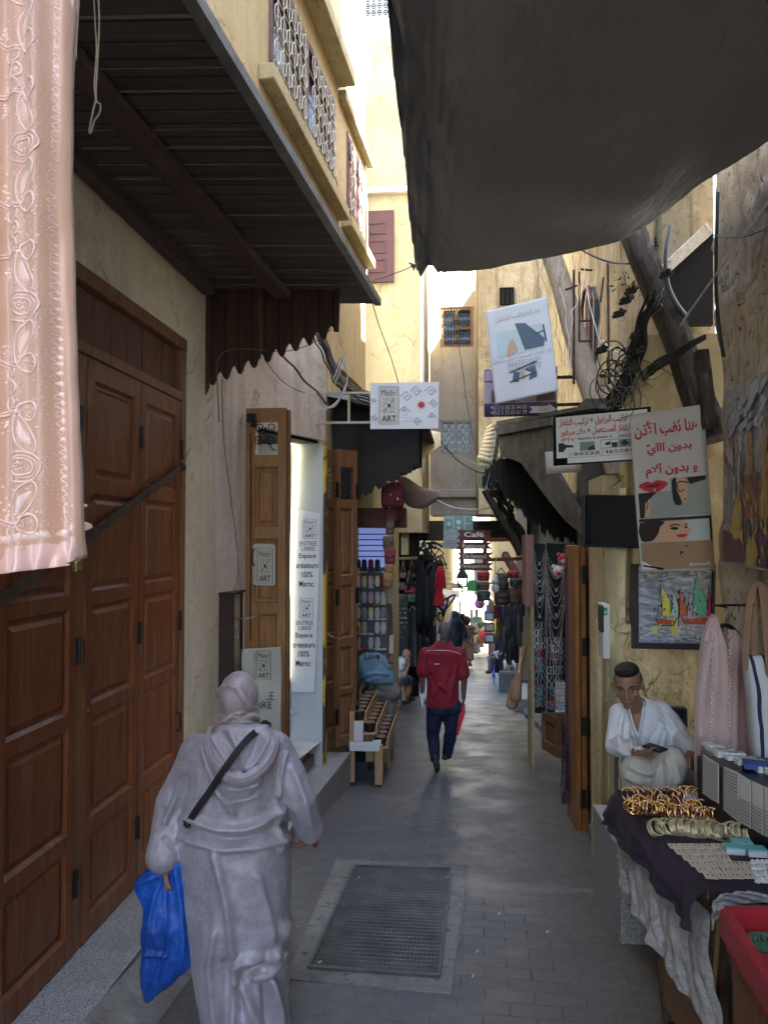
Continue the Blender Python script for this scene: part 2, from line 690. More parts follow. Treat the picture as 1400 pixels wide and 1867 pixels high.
M_BEAM=wood('weathered_beam',(0.030,0.024,0.019),(0.105,0.085,0.066),'Z',0.9,0.7,bump=1.0,worn=(0.17,0.145,0.115))
M_LOG=wood('peeled_log',(0.25,0.20,0.14),(0.50,0.43,0.32),'Z',0.85,0.6,bump=0.8,worn=(0.13,0.10,0.07))
M_PINE=wood('raw_pine',(0.40,0.25,0.12),(0.60,0.42,0.24),'Z',0.7,1.0,bump=0.2)
M_BROWN=wood('brown_paint_wood',(0.10,0.035,0.022),(0.17,0.06,0.038),'X',0.5,1.0,bump=0.2)
M_IRON=plain('black_iron',(0.02,0.019,0.018),0.5,0.6,0.3,0.3,60)
M_RUST=plain('rusty_iron',(0.075,0.048,0.035),0.7,0.4,0.5,0.7,60)
M_STEEL=plain('dull_steel',(0.45,0.45,0.44),0.35,0.9,0.2,0.2,60)
M_BRASS=plain('brass',(0.55,0.40,0.18),0.3,0.9,0.2,0.1,60)
M_GOLD=plain('gold_plate',(0.85,0.55,0.22),0.18,1.0,0.15,0.05,60)
M_ROSE=plain('rose_gold_plate',(0.85,0.48,0.32),0.2,1.0,0.15,0.05,60)
M_SILVER=plain('silver',(0.75,0.74,0.72),0.25,1.0,0.15,0.1,60)
M_BLACKPL=plain('black_plastic',(0.006,0.006,0.007),0.35,0,0.2,0.05)
M_WHITEPL=plain('white_plastic',(0.62,0.62,0.60),0.4,0,0.06,0.05)
M_WIRE_B=plain('black_cable',(0.02,0.02,0.02),0.55,0,0.3,0.2)
M_WIRE_G=plain('grey_cable',(0.16,0.155,0.145),0.6,0,0.3,0.2)
M_WIRE_W=plain('white_cable',(0.55,0.54,0.50),0.55,0,0.15,0.1)
M_WIRE_BR=plain('brown_cable',(0.13,0.095,0.07),0.6,0,0.3,0.2)
M_MAROON=plain('maroon_paint',(0.070,0.022,0.024),0.55,0,0.15,0.25,25)
M_GRILLE=plain('cream_iron',(0.50,0.47,0.40),0.55,0,0.2,0.2)
M_WHITE=plain('white_vinyl',(0.66,0.67,0.67),0.45,0,0.04,0.06,12)
M_CREAMV=plain('cream_vinyl',(0.55,0.52,0.45),0.5,0,0.05,0.06,12)
M_INKB=plain('black_ink',(0.018,0.017,0.016),0.5,0,0.1,0.0)
M_INKR=plain('red_ink',(0.42,0.015,0.02),0.5,0,0.1,0.0)
M_INKG=plain('grey_ink',(0.30,0.31,0.33),0.5,0,0.1,0.0)
t=NT('granite')
a=t.noise(t.pos,150,2,0.8)
b_=t.noise(t.pos,70,3,0.7)
c=t.ramp(a,[(0.36,(0.06,0.06,0.06)),(0.46,(0.26,0.26,0.26)),(0.60,(0.42,0.42,0.41)),(0.7,(0.60,0.60,0.59))])
c=t.mix(t.ramp(b_,[(0.5,0.0),(0.7,0.6)]),c,(0.16,0.16,0.165))
c=t.mix(t.ramp(t.noise(t.pos,3,6),[(0.45,0.0),(0.7,0.45)]),c,(0.13,0.12,0.10))
M_GRANITE=t.out(c,0.42,0,0.45)
t=NT('street_paving')
nn=t.n('ShaderNodeTexNoise')
nn.inputs['Scale'].default_value=3.0
nn.inputs['Detail'].default_value=4
t.l(t.pos,nn.inputs['Vector'])
wv=t.n('ShaderNodeVectorMath',operation='SCALE')
t.l(nn.outputs['Color'],wv.inputs[0])
wv.inputs['Scale'].default_value=0.03
ad=t.n('ShaderNodeVectorMath',operation='ADD')
t.l(t.pos,ad.inputs[0])
t.l(wv.outputs[0],ad.inputs[1])
br=t.n('ShaderNodeTexBrick')
br.inputs['Scale'].default_value=1.0
br.inputs['Brick Width'].default_value=0.235
br.inputs['Row Height'].default_value=0.118
br.inputs['Mortar Size'].default_value=0.0055
br.inputs['Mortar Smooth'].default_value=0.35
br.inputs['Bias'].default_value=-0.2
br.inputs['Color1'].default_value=(0.100,0.103,0.108,1)
br.inputs['Color2'].default_value=(0.140,0.141,0.141,1)
br.inputs['Mortar'].default_value=(0.058,0.057,0.056,1)
t.l(t.map(ad.outputs[0],rot=(0,0,R(2))),br.inputs['Vector'])
worn=t.ramp(t.noise(t.pos,1.15,6,0.62,0.4),[(0.40,0.0),(0.54,1.0)])
dirt=(0.155,0.146,0.128)
c=t.mix(t.math('MULTIPLY',worn,0.85),br.outputs['Color'],t.ramp(t.noise(t.pos,9,6,0.7),[(0.35,(0.088,0.088,0.087)),(0.65,(0.155,0.153,0.148))]))
sx=t.n('ShaderNodeSeparateXYZ')
t.l(t.pos,sx.inputs[0])
edge=t.ramp(t.math('ABSOLUTE',t.math('ADD',sx.outputs[0],t.math('MULTIPLY',t.noise(t.pos,1.5,5),0.5))),[(0.75,0.0),(1.15,1.0)])
c=t.mix(t.math('MULTIPLY',edge,0.75),c,t.ramp(t.noise(t.pos,14,6,0.7),[(0.35,(0.085,0.078,0.068)),(0.65,(0.17,0.158,0.138))]))
c=t.mix(t.ramp(t.noise(t.pos,0.8,7,0.65,1.0),[(0.52,0.0),(0.66,0.55)]),c,(0.085,0.085,0.087))
c=t.mix(t.ramp(t.noise(t.pos,55,4,0.7),[(0.60,0.0),(0.72,0.5)]),c,(0.30,0.29,0.27))
spill=t.ramp(t.noise(t.pos,30,3,0.8),[(0.70,0.0),(0.73,1.0)])
c=t.mix(t.math('MULTIPLY',spill,0.5),c,(0.05,0.045,0.04))
h=t.math('ADD',t.math('MULTIPLY',t.math('SUBTRACT',1.0,br.outputs['Fac']),t.math('SUBTRACT',1.0,t.math('MULTIPLY',worn,0.65))),t.math('MULTIPLY',t.noise(t.pos,26,6,0.7),0.55))
t.bump(h,0.55,0.006)
rg=t.ramp(t.noise(t.pos,2.2,5),[(0.35,0.36),(0.65,0.58)])
M_STREET=t.out(c,rg,0,0.5)
t=NT('cement')
c=t.ramp(t.noise(t.pos,7,8,0.7),[(0.35,(0.16,0.152,0.135)),(0.6,(0.28,0.268,0.24)),(0.75,(0.34,0.33,0.29))])
c=t.mix(t.ramp(t.noise(t.pos,40,4,0.8),[(0.6,0.0),(0.68,0.8)]),c,(0.055,0.05,0.045))
t.bump(t.noise(t.pos,24,8,0.75),0.9,0.012)
M_CEMENT=t.out(c,0.8,0,0.3)
t=NT('tarp_weave')
n1=t.noise(t.obj,1.2,4)
c=t.ramp(n1,[(0.35,(0.24,0.235,0.225)),(0.65,(0.31,0.305,0.295))])
vo=t.n('ShaderNodeTexVoronoi')
vo.inputs['Scale'].default_value=3.2
t.l(t.obj,vo.inputs['Vector'])
hole=t.math('LESS_THAN',vo.outputs['Distance'],0.030)
gate=t.math('GREATER_THAN',t.noise(t.obj,1.5,2),0.50)
t.l(t.math('SUBTRACT',1.0,t.math('MULTIPLY',hole,gate)),t.b.inputs['Alpha'])
wr=t.noise(t.map(t.obj,(9,2.2,4),rot=(0,0,R(28))),1.0,7,0.6,0.8)
t.bump(t.math('ADD',wr,t.math('MULTIPLY',t.noise(t.obj,260,2),0.08)),0.6,0.05)
M_TARP=t.out(c,0.75,0,0.3,0.1)
_tl=t.n('ShaderNodeBsdfTranslucent')
_tl.inputs[0].default_value=(.34,.32,.28,1)
_mx=t.n('ShaderNodeMixShader')
_mx.inputs[0].default_value=.10
t.l(t.b.outputs[0],_mx.inputs[1])
t.l(_tl.outputs[0],_mx.inputs[2])
t.l(_mx.outputs[0],t.t.nodes['Material Output'].inputs[0])
# === ground
mb=MB()
mb.grid(lambda s,q:V((-14+28*s,-12+100*q,-SL*(-12+100*q))),4,20)
tag(mb.build('ground',M_STREET,org=(0,0,0)),'grey block-paved lane falling away between the shops',None,kind='structure')
# === left: building with the tall folding doors
DX=-1.85
bld=thing('shop_building','cream plastered shop building on the left with tall brown folding doors','building',(DX,3.4,0))
mb=MB()
mb.box((DX-0.3,-8,-1.0),(DX,1.60,6.0))
mb.box((DX-0.3,1.60,3.12),(DX,5.05,6.0))
mb.box((DX-0.3,5.05,-1.0),(DX,5.75,6.0))
mb.build('wall',M_PL_L,bld)
mb=MB()
mb.box((DX-0.12,1.60,3.04),(DX+0.015,5.05,3.12))
mb.box((DX-0.12,4.985,-0.24),(DX+0.012,5.05,3.04))
mb.box((DX-0.12,1.60,2.69),(DX+0.010,4.985,2.75))
mb.box((DX-0.14,1.60,-0.24),(DX-0.10,4.985,2.69))
mb.build('door_frame',M_DOORD,bld,bevel=0.004)
mb=MB()
yy=1.62
rnd=random.Random(3)
while yy<4.95:
 wv_=min(0.098+rnd.uniform(-0.012,0.012),4.975-yy)
 mb.box((DX-0.10,yy,2.752),(DX-0.035+rnd.uniform(-0.004,0.004),yy+wv_-0.004,3.038))
 yy+=wv_
mb.build('transom',M_TRANSOM,bld,bevel=0.003)
def leaf(parent,p,ex,nrm,w_,z0,z1,panels,mat,stile=0.075,th=0.045,name='door_leaf',glass_top=False):
 """panelled door leaf; p = foot corner, ex = along its width, nrm = its face"""
 p,ex,nrm=V(p),V(ex).normalized(),V(nrm).normalized()
 up=V((0,0,1))
 mb=MB()
 def bx(a0,a1,b0,b1,d0,d1):
  q=[p+ex*a0-nrm*d1+up*0,p+ex*a1-nrm*d1,p+ex*a1-nrm*d0,p+ex*a0-nrm*d0]
  mb.hexa([V((k.x,k.y,b0))for k in q],[V((k.x,k.y,b1))for k in q])
 bx(0,stile,z0,z1,0,th)
 bx(w_-stile,w_,z0,z1,0,th)
 zs=[z0]+[z for pr in panels for z in pr]+[z1]
 for i in range(0,len(zs),2):
  bx(stile,w_-stile,zs[i],zs[i+1],0.001,th)
 for i,(a,b)in enumerate(panels):
  if glass_top and i==len(panels)-1:
   continue
  bx(stile,w_-stile,a,b,0.022,th-0.008)
  m=0.030
  A=[p+ex*stile+up*0,p+ex*(w_-stile)]
  def pt(s_,z_,d_):
   k=p+ex*s_-nrm*d_
   return V((k.x,k.y,z_))
  s0,s1=stile,w_-stile
  o_=[pt(s0,a,0.003),pt(s1,a,0.003),pt(s1,b,0.003),pt(s0,b,0.003)]
  g=0.016
  i_=[pt(s0+g,a+g,0.0215),pt(s1-g,a+g,0.0215),pt(s1-g,b-g,0.0215),pt(s0+g,b-g,0.0215)]
  mb.add(o_+i_,[(0,1,5,4),(1,2,6,5),(2,3,7,6),(3,0,4,7)])
  g2,g3=0.030,0.052
  o2=[pt(s0+g2,a+g2,0.0215),pt(s1-g2,a+g2,0.0215),pt(s1-g2,b-g2,0.0215),pt(s0+g2,b-g2,0.0215)]
  i2=[pt(s0+g3,a+g3,0.009),pt(s1-g3,a+g3,0.009),pt(s1-g3,b-g3,0.009),pt(s0+g3,b-g3,0.009)]
  mb.add(o2+i2,[(0,1,5,4),(1,2,6,5),(2,3,7,6),(3,0,4,7),(4,5,6,7)])
 return mb.build(name,mat,parent)
def hinge(parent,p,ex,nrm,h=0.13,w_=0.02,mat=None):
 mb=MB()
 p,ex,nrm=V(p),V(ex).normalized(),V(nrm).normalized()
 mb.obox(p+nrm*0.003,ex*w_,nrm*0.004,V((0,0,h/2)))
 for k in range(5):
  z=-h/2+h*(k+0.5)/5
  mb.tube([p+nrm*0.010+V((0,0,z-h/11)),p+nrm*0.010+V((0,0,z+h/11))],0.008,8)
 return mb.build('hinge',mat or M_IRON,parent)
pans=[(-0.13,0.28),(0.36,0.86),(0.93,1.43),(1.50,2.00),(2.08,2.58)]
for i,(ya,yb)in enumerate([(1.66,2.28),(2.29,2.93),(2.94,3.60),(3.68,4.325),(4.335,4.98)]):
 lf=leaf(bld,(DX,ya,0),(0,1,0),(1,0,0),yb-ya,-0.235,2.685,pans,M_DOOR)
 if i>=2:
  for z in(0.10,1.22,2.36):
   hinge(lf,(DX,yb+0.004,z),(0,1,0),(1,0,0))
mb=MB()
mb.box((DX-0.02,3.605,-0.235),(DX-0.005,3.675,2.685))
mb.build('door_jamb',M_DOORD,bld)
for z,q in((1.98,0.012),(0.90,0.014)):
 mb=MB()
 mb.tube([(DX,3.72,z),(DX+0.012,3.72,z)],[0.016,0.013],10)
 mb.build('keyhole_plate',M_RUST,bld)
mb=MB()
mb.tube([(DX,4.94,0.50),(DX+0.025,4.94,0.50),(DX+0.03,4.94,0.56),(DX+0.025,4.94,0.62),(DX,4.94,0.62)],0.006,6)
mb.build('door_handle',M_IRON,bld)
stp=MB()
stp.box((DX-0.15,1.0,-1.0),(-1.56,5.45,-0.245))
tag(stp.build('door_step',M_GRANITE,bevel=0.006),'speckled granite step under the tall brown folding doors','step')
mb=MB()
mb.box((-1.559,1.0,-1.2),(-1.52,5.45,-0.30))
mb.add([(-1.53,1.0,-0.02),(-1.30,1.0,-0.096),(-1.30,5.5,-0.546),(-1.53,5.5,-0.40)],[(0,1,2,3)])
tag(mb.build('kerb',M_CEMENT),'rough cement kerb and footing below the granite step','kerb')
pw=Plane((DX+0.035,0,0),(1,0,0))
mb=MB()
q0,q1=pw.pt(332,852),pw.pt(-30,1120)
mb.bar(q0,q1,0.05,0.012,(1,0,0))
mb.ball(q0,0.028)
tag(mb.build('iron_bar',M_RUST,bevel=0.003),'rusty iron bar slanting across the closed folding doors','iron bar')
pk=pw.pt(137,1018)
lk=thing('padlock','old brass padlock hanging from the slanting iron bar','padlock',pk-V((0,0,0.06)))
mb=MB()
ex_=(pw.pt(153,1030)-pw.pt(124,1043)).normalized()
uz=V((1,0,0)).cross(ex_)
uz=uz if uz.z>0 else-uz
cb=pw.pt(141,1031,0.02)
mb.obox(cb,ex_*0.030,V((0.011,0,0)),uz*0.024)
mb.build('lock_body',M_BRASS,lk,bevel=0.004)
mb=MB()
mb.tube(catmull([cb+ex_*-0.019+uz*0.02,cb+ex_*-0.02+uz*0.05,cb+ex_*0+uz*0.068,cb+ex_*0.02+uz*0.05,cb+ex_*0.019+uz*0.02],5),0.0045,8)
mb.build('shackle',M_STEEL,lk,smooth=True)
# ---------------- wooden canopy over the big doors
cnp=thing('wooden_canopy','large dark plank canopy jutting out above the tall brown doors','canopy',(-1.4,3.6,3.6))
mb=MB()
za,zb=3.62,3.575
n_=36
rnd=random.Random(5)
for i in range(n_):
 y0,y1=0.4+5.45*i/n_,0.4+5.45*(i+1)/n_-0.008
 e=rnd.uniform(-0.012,0.012)
 xo=lambda y:-1.10+0.080*y
 dz=rnd.uniform(-0.006,0.006)
 mb.hexa([(DX,y0,za+dz),(xo(y0)+e,y0,zb+dz),(xo(y1)+e,y1,zb+dz),(DX,y1,za+dz)],[(DX,y0,za+dz+.02),(xo(y0)+e,y0,zb+dz+.02),(xo(y1)+e,y1,zb+dz+.02),(DX,y1,za+dz+.02)])
mb.build('roof_boards',M_OLD,cnp)
mb=MB()
mb.bar((-1.08+0.032,0.4,zb+0.015),(-1.08+0.468,5.87,zb+0.02),0.05,0.05,(0,0,1))
mb.build('edge_flashing',plain('zinc_edge',(0.24,0.245,0.24),0.6,0.4,0.3,0.5,25),cnp)
mb=MB()
mb.bar((-1.56,0.4,3.565),(-1.26,5.75,3.545),0.12,0.05,(0,0,1))
mb.bar((-1.80,0.4,3.575),(-1.80,5.4,3.575),0.08,0.07,(0,0,1))
mb.build('rafter',wood('rafter_timber',(0.085,0.055,0.045),(0.15,0.105,0.088),'Y',0.85,0.8,bump=0.7),cnp)
ep=yplane(5.47)
def scallop(pl,x0,x1,top,bot,per,amp,thick,mb,gap=0.0,seed=1):
 """planked end board with a sawn scalloped lower edge; top/bot give the photo row for a photo column"""
 rnd=random.Random(seed)
 pts=[]
 n=int(abs(x1-x0)/per)
 for i in range(n):
  for k,(fx,fy)in enumerate([(0.0,0.2),(0.14,0.75),(0.30,1.0),(0.46,0.75),(0.55,0.12),(0.66,-0.28),(0.80,-0.55),(0.93,-0.28)]):
   t_=(i+fx)/n
   u=x0+(x1-x0)*t_
   pts.append((u,bot(u)+amp*fy+rnd.uniform(-.6,.6)))
 pts.append((x1,bot(x1)))
 P=[pl.pt(u,v)for u,v in pts]
 T=[pl.pt(u,top(u))for u,v in pts]
 tv=-pl.n*thick
 m=len(P)
 vs=P+T+[p+tv for p in P]+[p+tv for p in T]
 fs=[]
 for i in range(m-1):
  fs+=[(i,i+1,m+i+1,m+i),(2*m+i,3*m+i,3*m+i+1,2*m+i+1),(i,2*m+i,2*m+i+1,i+1),(m+i,m+i+1,3*m+i+1,3*m+i)]
 fs+=[(0,m,3*m,2*m),(m-1,3*m-1,4*m-1,2*m-1)]
 mb.add(vs,fs)
mb=MB()
scallop(ep,380,608,lambda u:490+(u-358)*0.16,lambda u:692-(u-380)*0.41,25,13,0.02,mb)
mb.slab([ep.pt(357,485),ep.pt(357,718),ep.pt(374,720),ep.pt(381,706),ep.pt(381,488)],(0,0.02,0))
mb.slab([ep.pt(608,520),ep.pt(608,603),ep.pt(617,603),ep.pt(620,520)],(0,0.03,0))
mb.build('fringe_board',M_OLDZ,cnp)
# === left: bazaar shop with LED doorway
b2=thing('art_shop_building','pinkish plastered shop front with a lit doorway and opened wooden shutters','building',(-1.6,6.5,0))
mb=MB()
def wallseg(mb,x0,y0,x1,y1,z0,z1,th=0.3):
 d=V((x1-x0,y1-y0,0)).normalized()
 n=V((d.y,-d.x,0))
 if n.x*(0-x0)<0:
  n=-n
 o=-n*th
 a,b=V((x0,y0,z0)),V((x1,y1,z0))
 u=V((0,0,z1-z0))
 mb.hexa([a,b,b+o,a+o],[a+u,b+u,b+o+u,a+o+u])
wallseg(mb,-1.851,5.751,-1.70,6.42,-1.2,3.72)
wallseg(mb,-1.70,6.42,-1.30,7.40,2.72,3.72)
mb.build('wall',M_PL_L2,b2)
mb=MB()
mb.box((-2.4,7.40,-1.2),(-1.31,7.52,3.70))
mb.build('door_reveal',plain('reveal_white',(0.50,0.51,0.50),0.5,0,0.06,0.1,8),b2)
mb=MB()
mb.box((-1.31,7.395,-0.9),(-1.285,7.50,2.72))
t=NT('yellow_black_edge')
c=t.mix(t.ramp(t.noise(t.map(t.pos,(3,3,1.6)),1.5,5,0.7),[(0.46,0.0),(0.52,1.0)]),(0.55,0.34,0.03),(0.04,0.04,0.04))
b2m=t.out(c,0.7)
mb.build('painted_edge',b2m,b2)
mb=MB()
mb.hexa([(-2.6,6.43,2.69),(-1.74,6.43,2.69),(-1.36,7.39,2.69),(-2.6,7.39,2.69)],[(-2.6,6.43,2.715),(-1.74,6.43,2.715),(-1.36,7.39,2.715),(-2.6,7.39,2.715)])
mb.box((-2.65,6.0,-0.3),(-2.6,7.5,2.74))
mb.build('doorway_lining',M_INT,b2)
mb=MB()
mb.box((-2.6,6.5,-0.32),(-1.45,7.40,-0.20))
mb.add([(-1.66,6.5,-0.198),(-1.45,6.5,-0.198),(-1.32,7.39,-0.198),(-1.66,7.39,-0.198)],[(0,1,2,3)])
mb.build('threshold',plain('marble_sill',(0.42,0.41,0.38),0.4,0,0.35,0.2,14),b2)
stp=MB()
stp.hexa([(-1.9,5.76,-1.6),(-1.27,5.76,-1.6),(-1.10,7.86,-1.6),(-1.6,7.86,-1.6)],[(-1.9,5.76,-0.43),(-1.27,5.76,-0.43),(-1.10,7.86,-0.43),(-1.6,7.86,-0.43)])
tag(stp.build('door_step',M_GRANITE,bevel=0.006),'granite slab step in front of the lit shop doorway','step')
stp=MB()
stp.hexa([(-1.9,6.4,-0.425),(-1.50,6.4,-0.425),(-1.34,7.85,-0.425),(-1.6,7.85,-0.425)],[(-1.9,6.4,-0.325),(-1.50,6.4,-0.325),(-1.34,7.85,-0.325),(-1.6,7.85,-0.325)])
tag(stp.build('door_step',M_CEMENT,bevel=0.006),'narrow upper cement step at the lit shop doorway sill','step')
FLx=lambda y:-2.0+0.075*y
FL=wallplane(FLx(0),0,FLx(10),10)
up=thing('yellow_house','yellow upper storey over the left shops with grilled maroon windows','building',(-1.6,7,3.7))
mb=MB()
def flq(y0,y1,z0,z1,off=0.0,th=0.3):
 d=V((0.075,1,0)).normalized()
 n=V((d.y,-d.x,0))
 a,b=V((FLx(y0),y0,z0))+n*off,V((FLx(y1),y1,z0))+n*off
 u=V((0,0,z1-z0))
 return[a,b,b-n*th,a-n*th],[a+u,b+u,b-n*th+u,a-n*th+u]
W1=(6.09,8.37,5.64,6.68)
W2=(9.02,10.0,5.64,6.68)
mb.hexa(*flq(-1.5,10.2,3.73,W1[2]))
mb.hexa(*flq(-1.5,W1[0],W1[2],W1[3]))
mb.hexa(*flq(W1[1],W2[0],W1[2],W1[3]))
mb.hexa(*flq(W2[1],10.2,W1[2],W1[3]))
mb.hexa(*flq(-1.5,10.2,W1[3],9.8))
mb.build('wall',M_PL_Y,up)
for(y0,y1,z0,z1)in(W1,W2):
 mb=MB()
 fr=0.09
 mb.hexa(*flq(y0,y0+fr,z0,z1,0.01,0.12))
 mb.hexa(*flq(y1-fr,y1,z0,z1,0.01,0.12))
 mb.hexa(*flq(y0+fr,y1-fr,z1-fr,z1,0.008,0.12))
 mb.hexa(*flq(y0+fr,y1-fr,z0,z0+fr,0.008,0.12))
 ym=(y0+y1)/2
 mb.hexa(*flq(ym-0.07,ym+0.07,z0+fr,z1-fr,0.012,0.12))
 wn=mb.build('window',M_MAROON,up,bevel=0.006)
 mb=MB()
 mb.hexa(*flq(y0+fr,y1-fr,z0+fr,z1-fr,-0.10,0.02))
 mb.build('pane',plain('dark_glass',(0.05,0.06,0.07),0.15,0,0.3,0.0,3),wn)
 mb=MB()
 n=V((1,-0.075,0)).normalized()
 def gp(y,z):
  return V((FLx(y),y,z))+n*0.035
 k=0
 yv=y0+0.13
 while yv<y1-0.10:
  if abs(yv-ym)>0.1:
   mb.tube([gp(yv,z0+0.06),gp(yv,z1-0.06)],0.006,5)
   for zc in(z0+0.22,(z0+z1)/2,z1-0.22):
    mb.tube([gp(yv+0.10*math.cos(a)*0.8,zc+0.10*math.sin(a))for a in[j*math.pi/5 for j in range(10)]],0.0055,5,closed=True)
    mb.ball(gp(yv,zc),0.012,6,5)
  yv+=0.17
 for zc in(z0+0.10,z0+0.37,z1-0.37,z1-0.10):
  mb.tube([gp(y0+0.05,zc),gp(y1-0.05,zc)],0.009,5)
 mb.build('grille',M_GRILLE,wn)
 mb=MB()
 mb.hexa(*flq(y0-0.25,y1+0.25,z0-0.24,z0-0.11,0.13,0.13))
 mb.build('sill',M_PL_Y2,up,bevel=0.01)
mb=MB()
mb.hexa(*flq(-1.5,8.6,6.95,7.10,0.20,0.20))
mb.hexa(*flq(8.6,10.3,6.82,6.93,0.09,0.09))
mb.build('cornice',M_PL_Y2,up,bevel=0.01)
mb=MB()
wallseg(mb,FLx(7.6)-0.05,7.6,FLx(10.2)-0.05,10.2,-1.8,3.729)
wallseg(mb,FLx(10.2)-0.051,10.201,FLx(13.5)-0.05,13.49,-1.8,3.25)
tag(mb.build('shop_wall',M_PL_Y2),'pale wall behind the slipper stall on the left of the lane','wall')
mb=MB()
wallseg(mb,FLx(10.2)-0.03,10.21,-1.85,13.49,3.4,9.8)
tag(mb.build('white_wall',M_PL_WHITE),'sunlit white upper wall between the two yellow houses','wall')
# === yellow house closing the left side
yh=thing('yellow_house','tall pale yellow house end with one maroon shutter, middle of the lane','building',(-1.2,13.7,-1.3))
mb=MB()
mb.box((-3.2,13.5,1.85),(-0.63,16.95,10.8))
mb.build('wall',M_PL_Y2,yh)
yp=yplane(13.5)
mb=MB()
z_=yp.pt(700,350).z
mb.box((-3.2,13.38,z_-0.05),(-0.63,13.499,z_+0.06))
mb.build('ledge',M_CREAMV,yh,bevel=0.015)
a,b=yp.pt(655,387),yp.pt(718,515)
sh=MB()
sh.box((a.x,13.44,b.z),(b.x,13.497,a.z))
shu=sh.build('window_shutter',M_MAROON,yh,bevel=0.006)
mb=MB()
for(v0,v1)in((408,428),(440,463),(474,498)):
 p0,p1=yp.pt(672,v0),yp.pt(704,v1)
 for q in((p0.x,p0.x+.03,p1.z,p0.z),(p1.x-.03,p1.x,p1.z,p0.z),(p0.x+.03,p1.x-.03,p0.z-.03,p0.z),(p0.x+.03,p1.x-.03,p1.z,p1.z+.03)):
  mb.box((q[0],13.425,q[2]),(q[1],13.439,q[3]))
mb.build('shutter_moulding',M_MAROON,shu,bevel=0.003)
a,b=yp.pt(655,-28),yp.pt(720,32)
mb=MB()
mb.box((a.x,13.45,b.z),(b.x,13.498,a.z))
wn=mb.build('window',plain('dark_glass',(0.05,0.06,0.07),0.15,0,0.3,0.0,3),yh)
mb=MB()
for i in range(7):
 x=a.x+(b.x-a.x)*i/6
 mb.tube([(x,13.43,b.z),(x,13.43,a.z)],0.012,5)
for j in range(6):
 z=b.z+(a.z-b.z)*j/5
 mb.tube([(a.x,13.43,z),(b.x,13.43,z)],0.012,5)
 for i in range(6):
  mb.tube([(a.x+(b.x-a.x)*(i+.5)/6+.045*math.cos(q),13.425,z+.05*math.sin(q))for q in[k*math.pi/4 for k in range(8)]],0.008,4,closed=True)
mb.build('grille',M_GRILLE,wn)
mb=MB()
mb.tube([(-0.615,13.42,2.9),(-0.615,13.42,10.8)],0.045,10)
tag(mb.build('drain_pipe',M_WHITEPL,smooth=True),'white drain pipe down the corner of the middle yellow house','pipe')
# === house over the street (passage)
ov=thing('bridge_house','peach house built over the lane, its passage open below','building',(0,17.2,1.5))
fp=yplane(17.0)
zl=fp.pt(850,938).z
mb=MB()
xr=fp.pt(985,800).x
hw=[]
for(u0,v0,u1,v1)in((803,560,863,632),(801,766,861,826)):
 a,b=fp.pt(u0,v0),fp.pt(u1,v1)
 hw.append((a.x,b.x,b.z,a.z))
zs=[zl,hw[1][2],hw[1][3],hw[0][2],hw[0][3],9.2]
xl=-0.62
for i in range(5):
 z0,z1=zs[i],zs[i+1]
 if i in(1,3):
  h_=hw[1]if i==1 else hw[0]
  mb.box((xl,17.0,z0),(h_[0],19.0,z1))
  mb.box((h_[1],17.0,z0),(xr,19.0,z1))
  mb.box((h_[0],17.25,z0),(h_[1],19.0,z1))
 else:
  mb.box((xl,17.0,z0),(xr,19.0,z1))
mb.box((xr,17.0,zl),(4.5,19.0,7.3))  # unseen side blocks, added to close a gap to the sun
mb.box((1.87,17.0,-3),(4.5,19.0,zl-.001))
mb.build('wall',M_PL_FAR,ov)
a,b=fp.pt(742,893),fp.pt(985,905)
mb=MB()
mb.box((-1.2,16.86,b.z-.02),(2.3,16.999,a.z))
mb.build('ledge',M_PL_FAR,ov,bevel=0.02)
mb=MB()
c_,d_=fp.pt(742,950),fp.pt(985,986)
mb.box((-1.3,16.8,d_.z),(2.4,17.1,c_.z))
mb.box((-1.3,18.7,d_.z),(2.4,19.05,c_.z))
mb.build('passage_beam',wood('passage_timber',(0.04,0.03,0.022),(0.09,0.07,0.05),'X',0.85,0.6,bump=0.7),ov)
for h_,woodf,lb in((hw[0],True,None),(hw[1],False,None)):
 mb=MB()
 x0,x1,z0,z1=h_
 f_=0.07 if woodf else 0.05
 mb.box((x0,17.02,z0),(x0+f_,17.12,z1))
 mb.box((x1-f_,17.02,z0),(x1,17.12,z1))
 mb.box((x0+f_,17.021,z1-f_),(x1-f_,17.12,z1))
 mb.box((x0+f_,17.021,z0),(x1-f_,17.12,z0+f_))
 xm=(x0+x1)/2
 mb.box((xm-.035,17.03,z0+f_),(xm+.035,17.12,z1-f_))
 if woodf:
  mb.box((xm+.035,17.04,z0+(z1-z0)*.45),(x1-f_,17.12,z0+(z1-z0)*.52))
 wn=mb.build('window',wood('window_oak',(0.22,0.12,0.05),(0.38,0.22,0.10),'Z',0.6)if woodf else plain('grey_frame',(0.35,0.32,0.27),0.7),ov)
 mb=MB()
 mb.box((x0+f_,17.14,z0+f_),(x1-f_,17.16,z1-f_))
 mb.build('pane',plain('dark_glass',(0.05,0.06,0.07),0.15,0,0.3,0.0,3),wn)
 mb=MB()
 n=9 if woodf else 4
 for i in range(n):
  x=x0+f_+(x1-x0-2*f_)*(i+.5)/n
  mb.tube([(x,17.0,z0+.04),(x,17.0,z1-.04)],0.008,5)
  for j in range(4):
   zc=z0+(z1-z0)*(j+.5)/4
   rr=0.03 if woodf else 0.065
   mb.tube([(x+rr*math.cos(q),16.995,zc+rr*1.3*math.sin(q))for q in[k*math.pi/4 for k in range(8)]],0.009,4,closed=True)
 mb.build('grille',M_GRILLE if not woodf else M_IRON,wn)
rnd=random.Random(11)
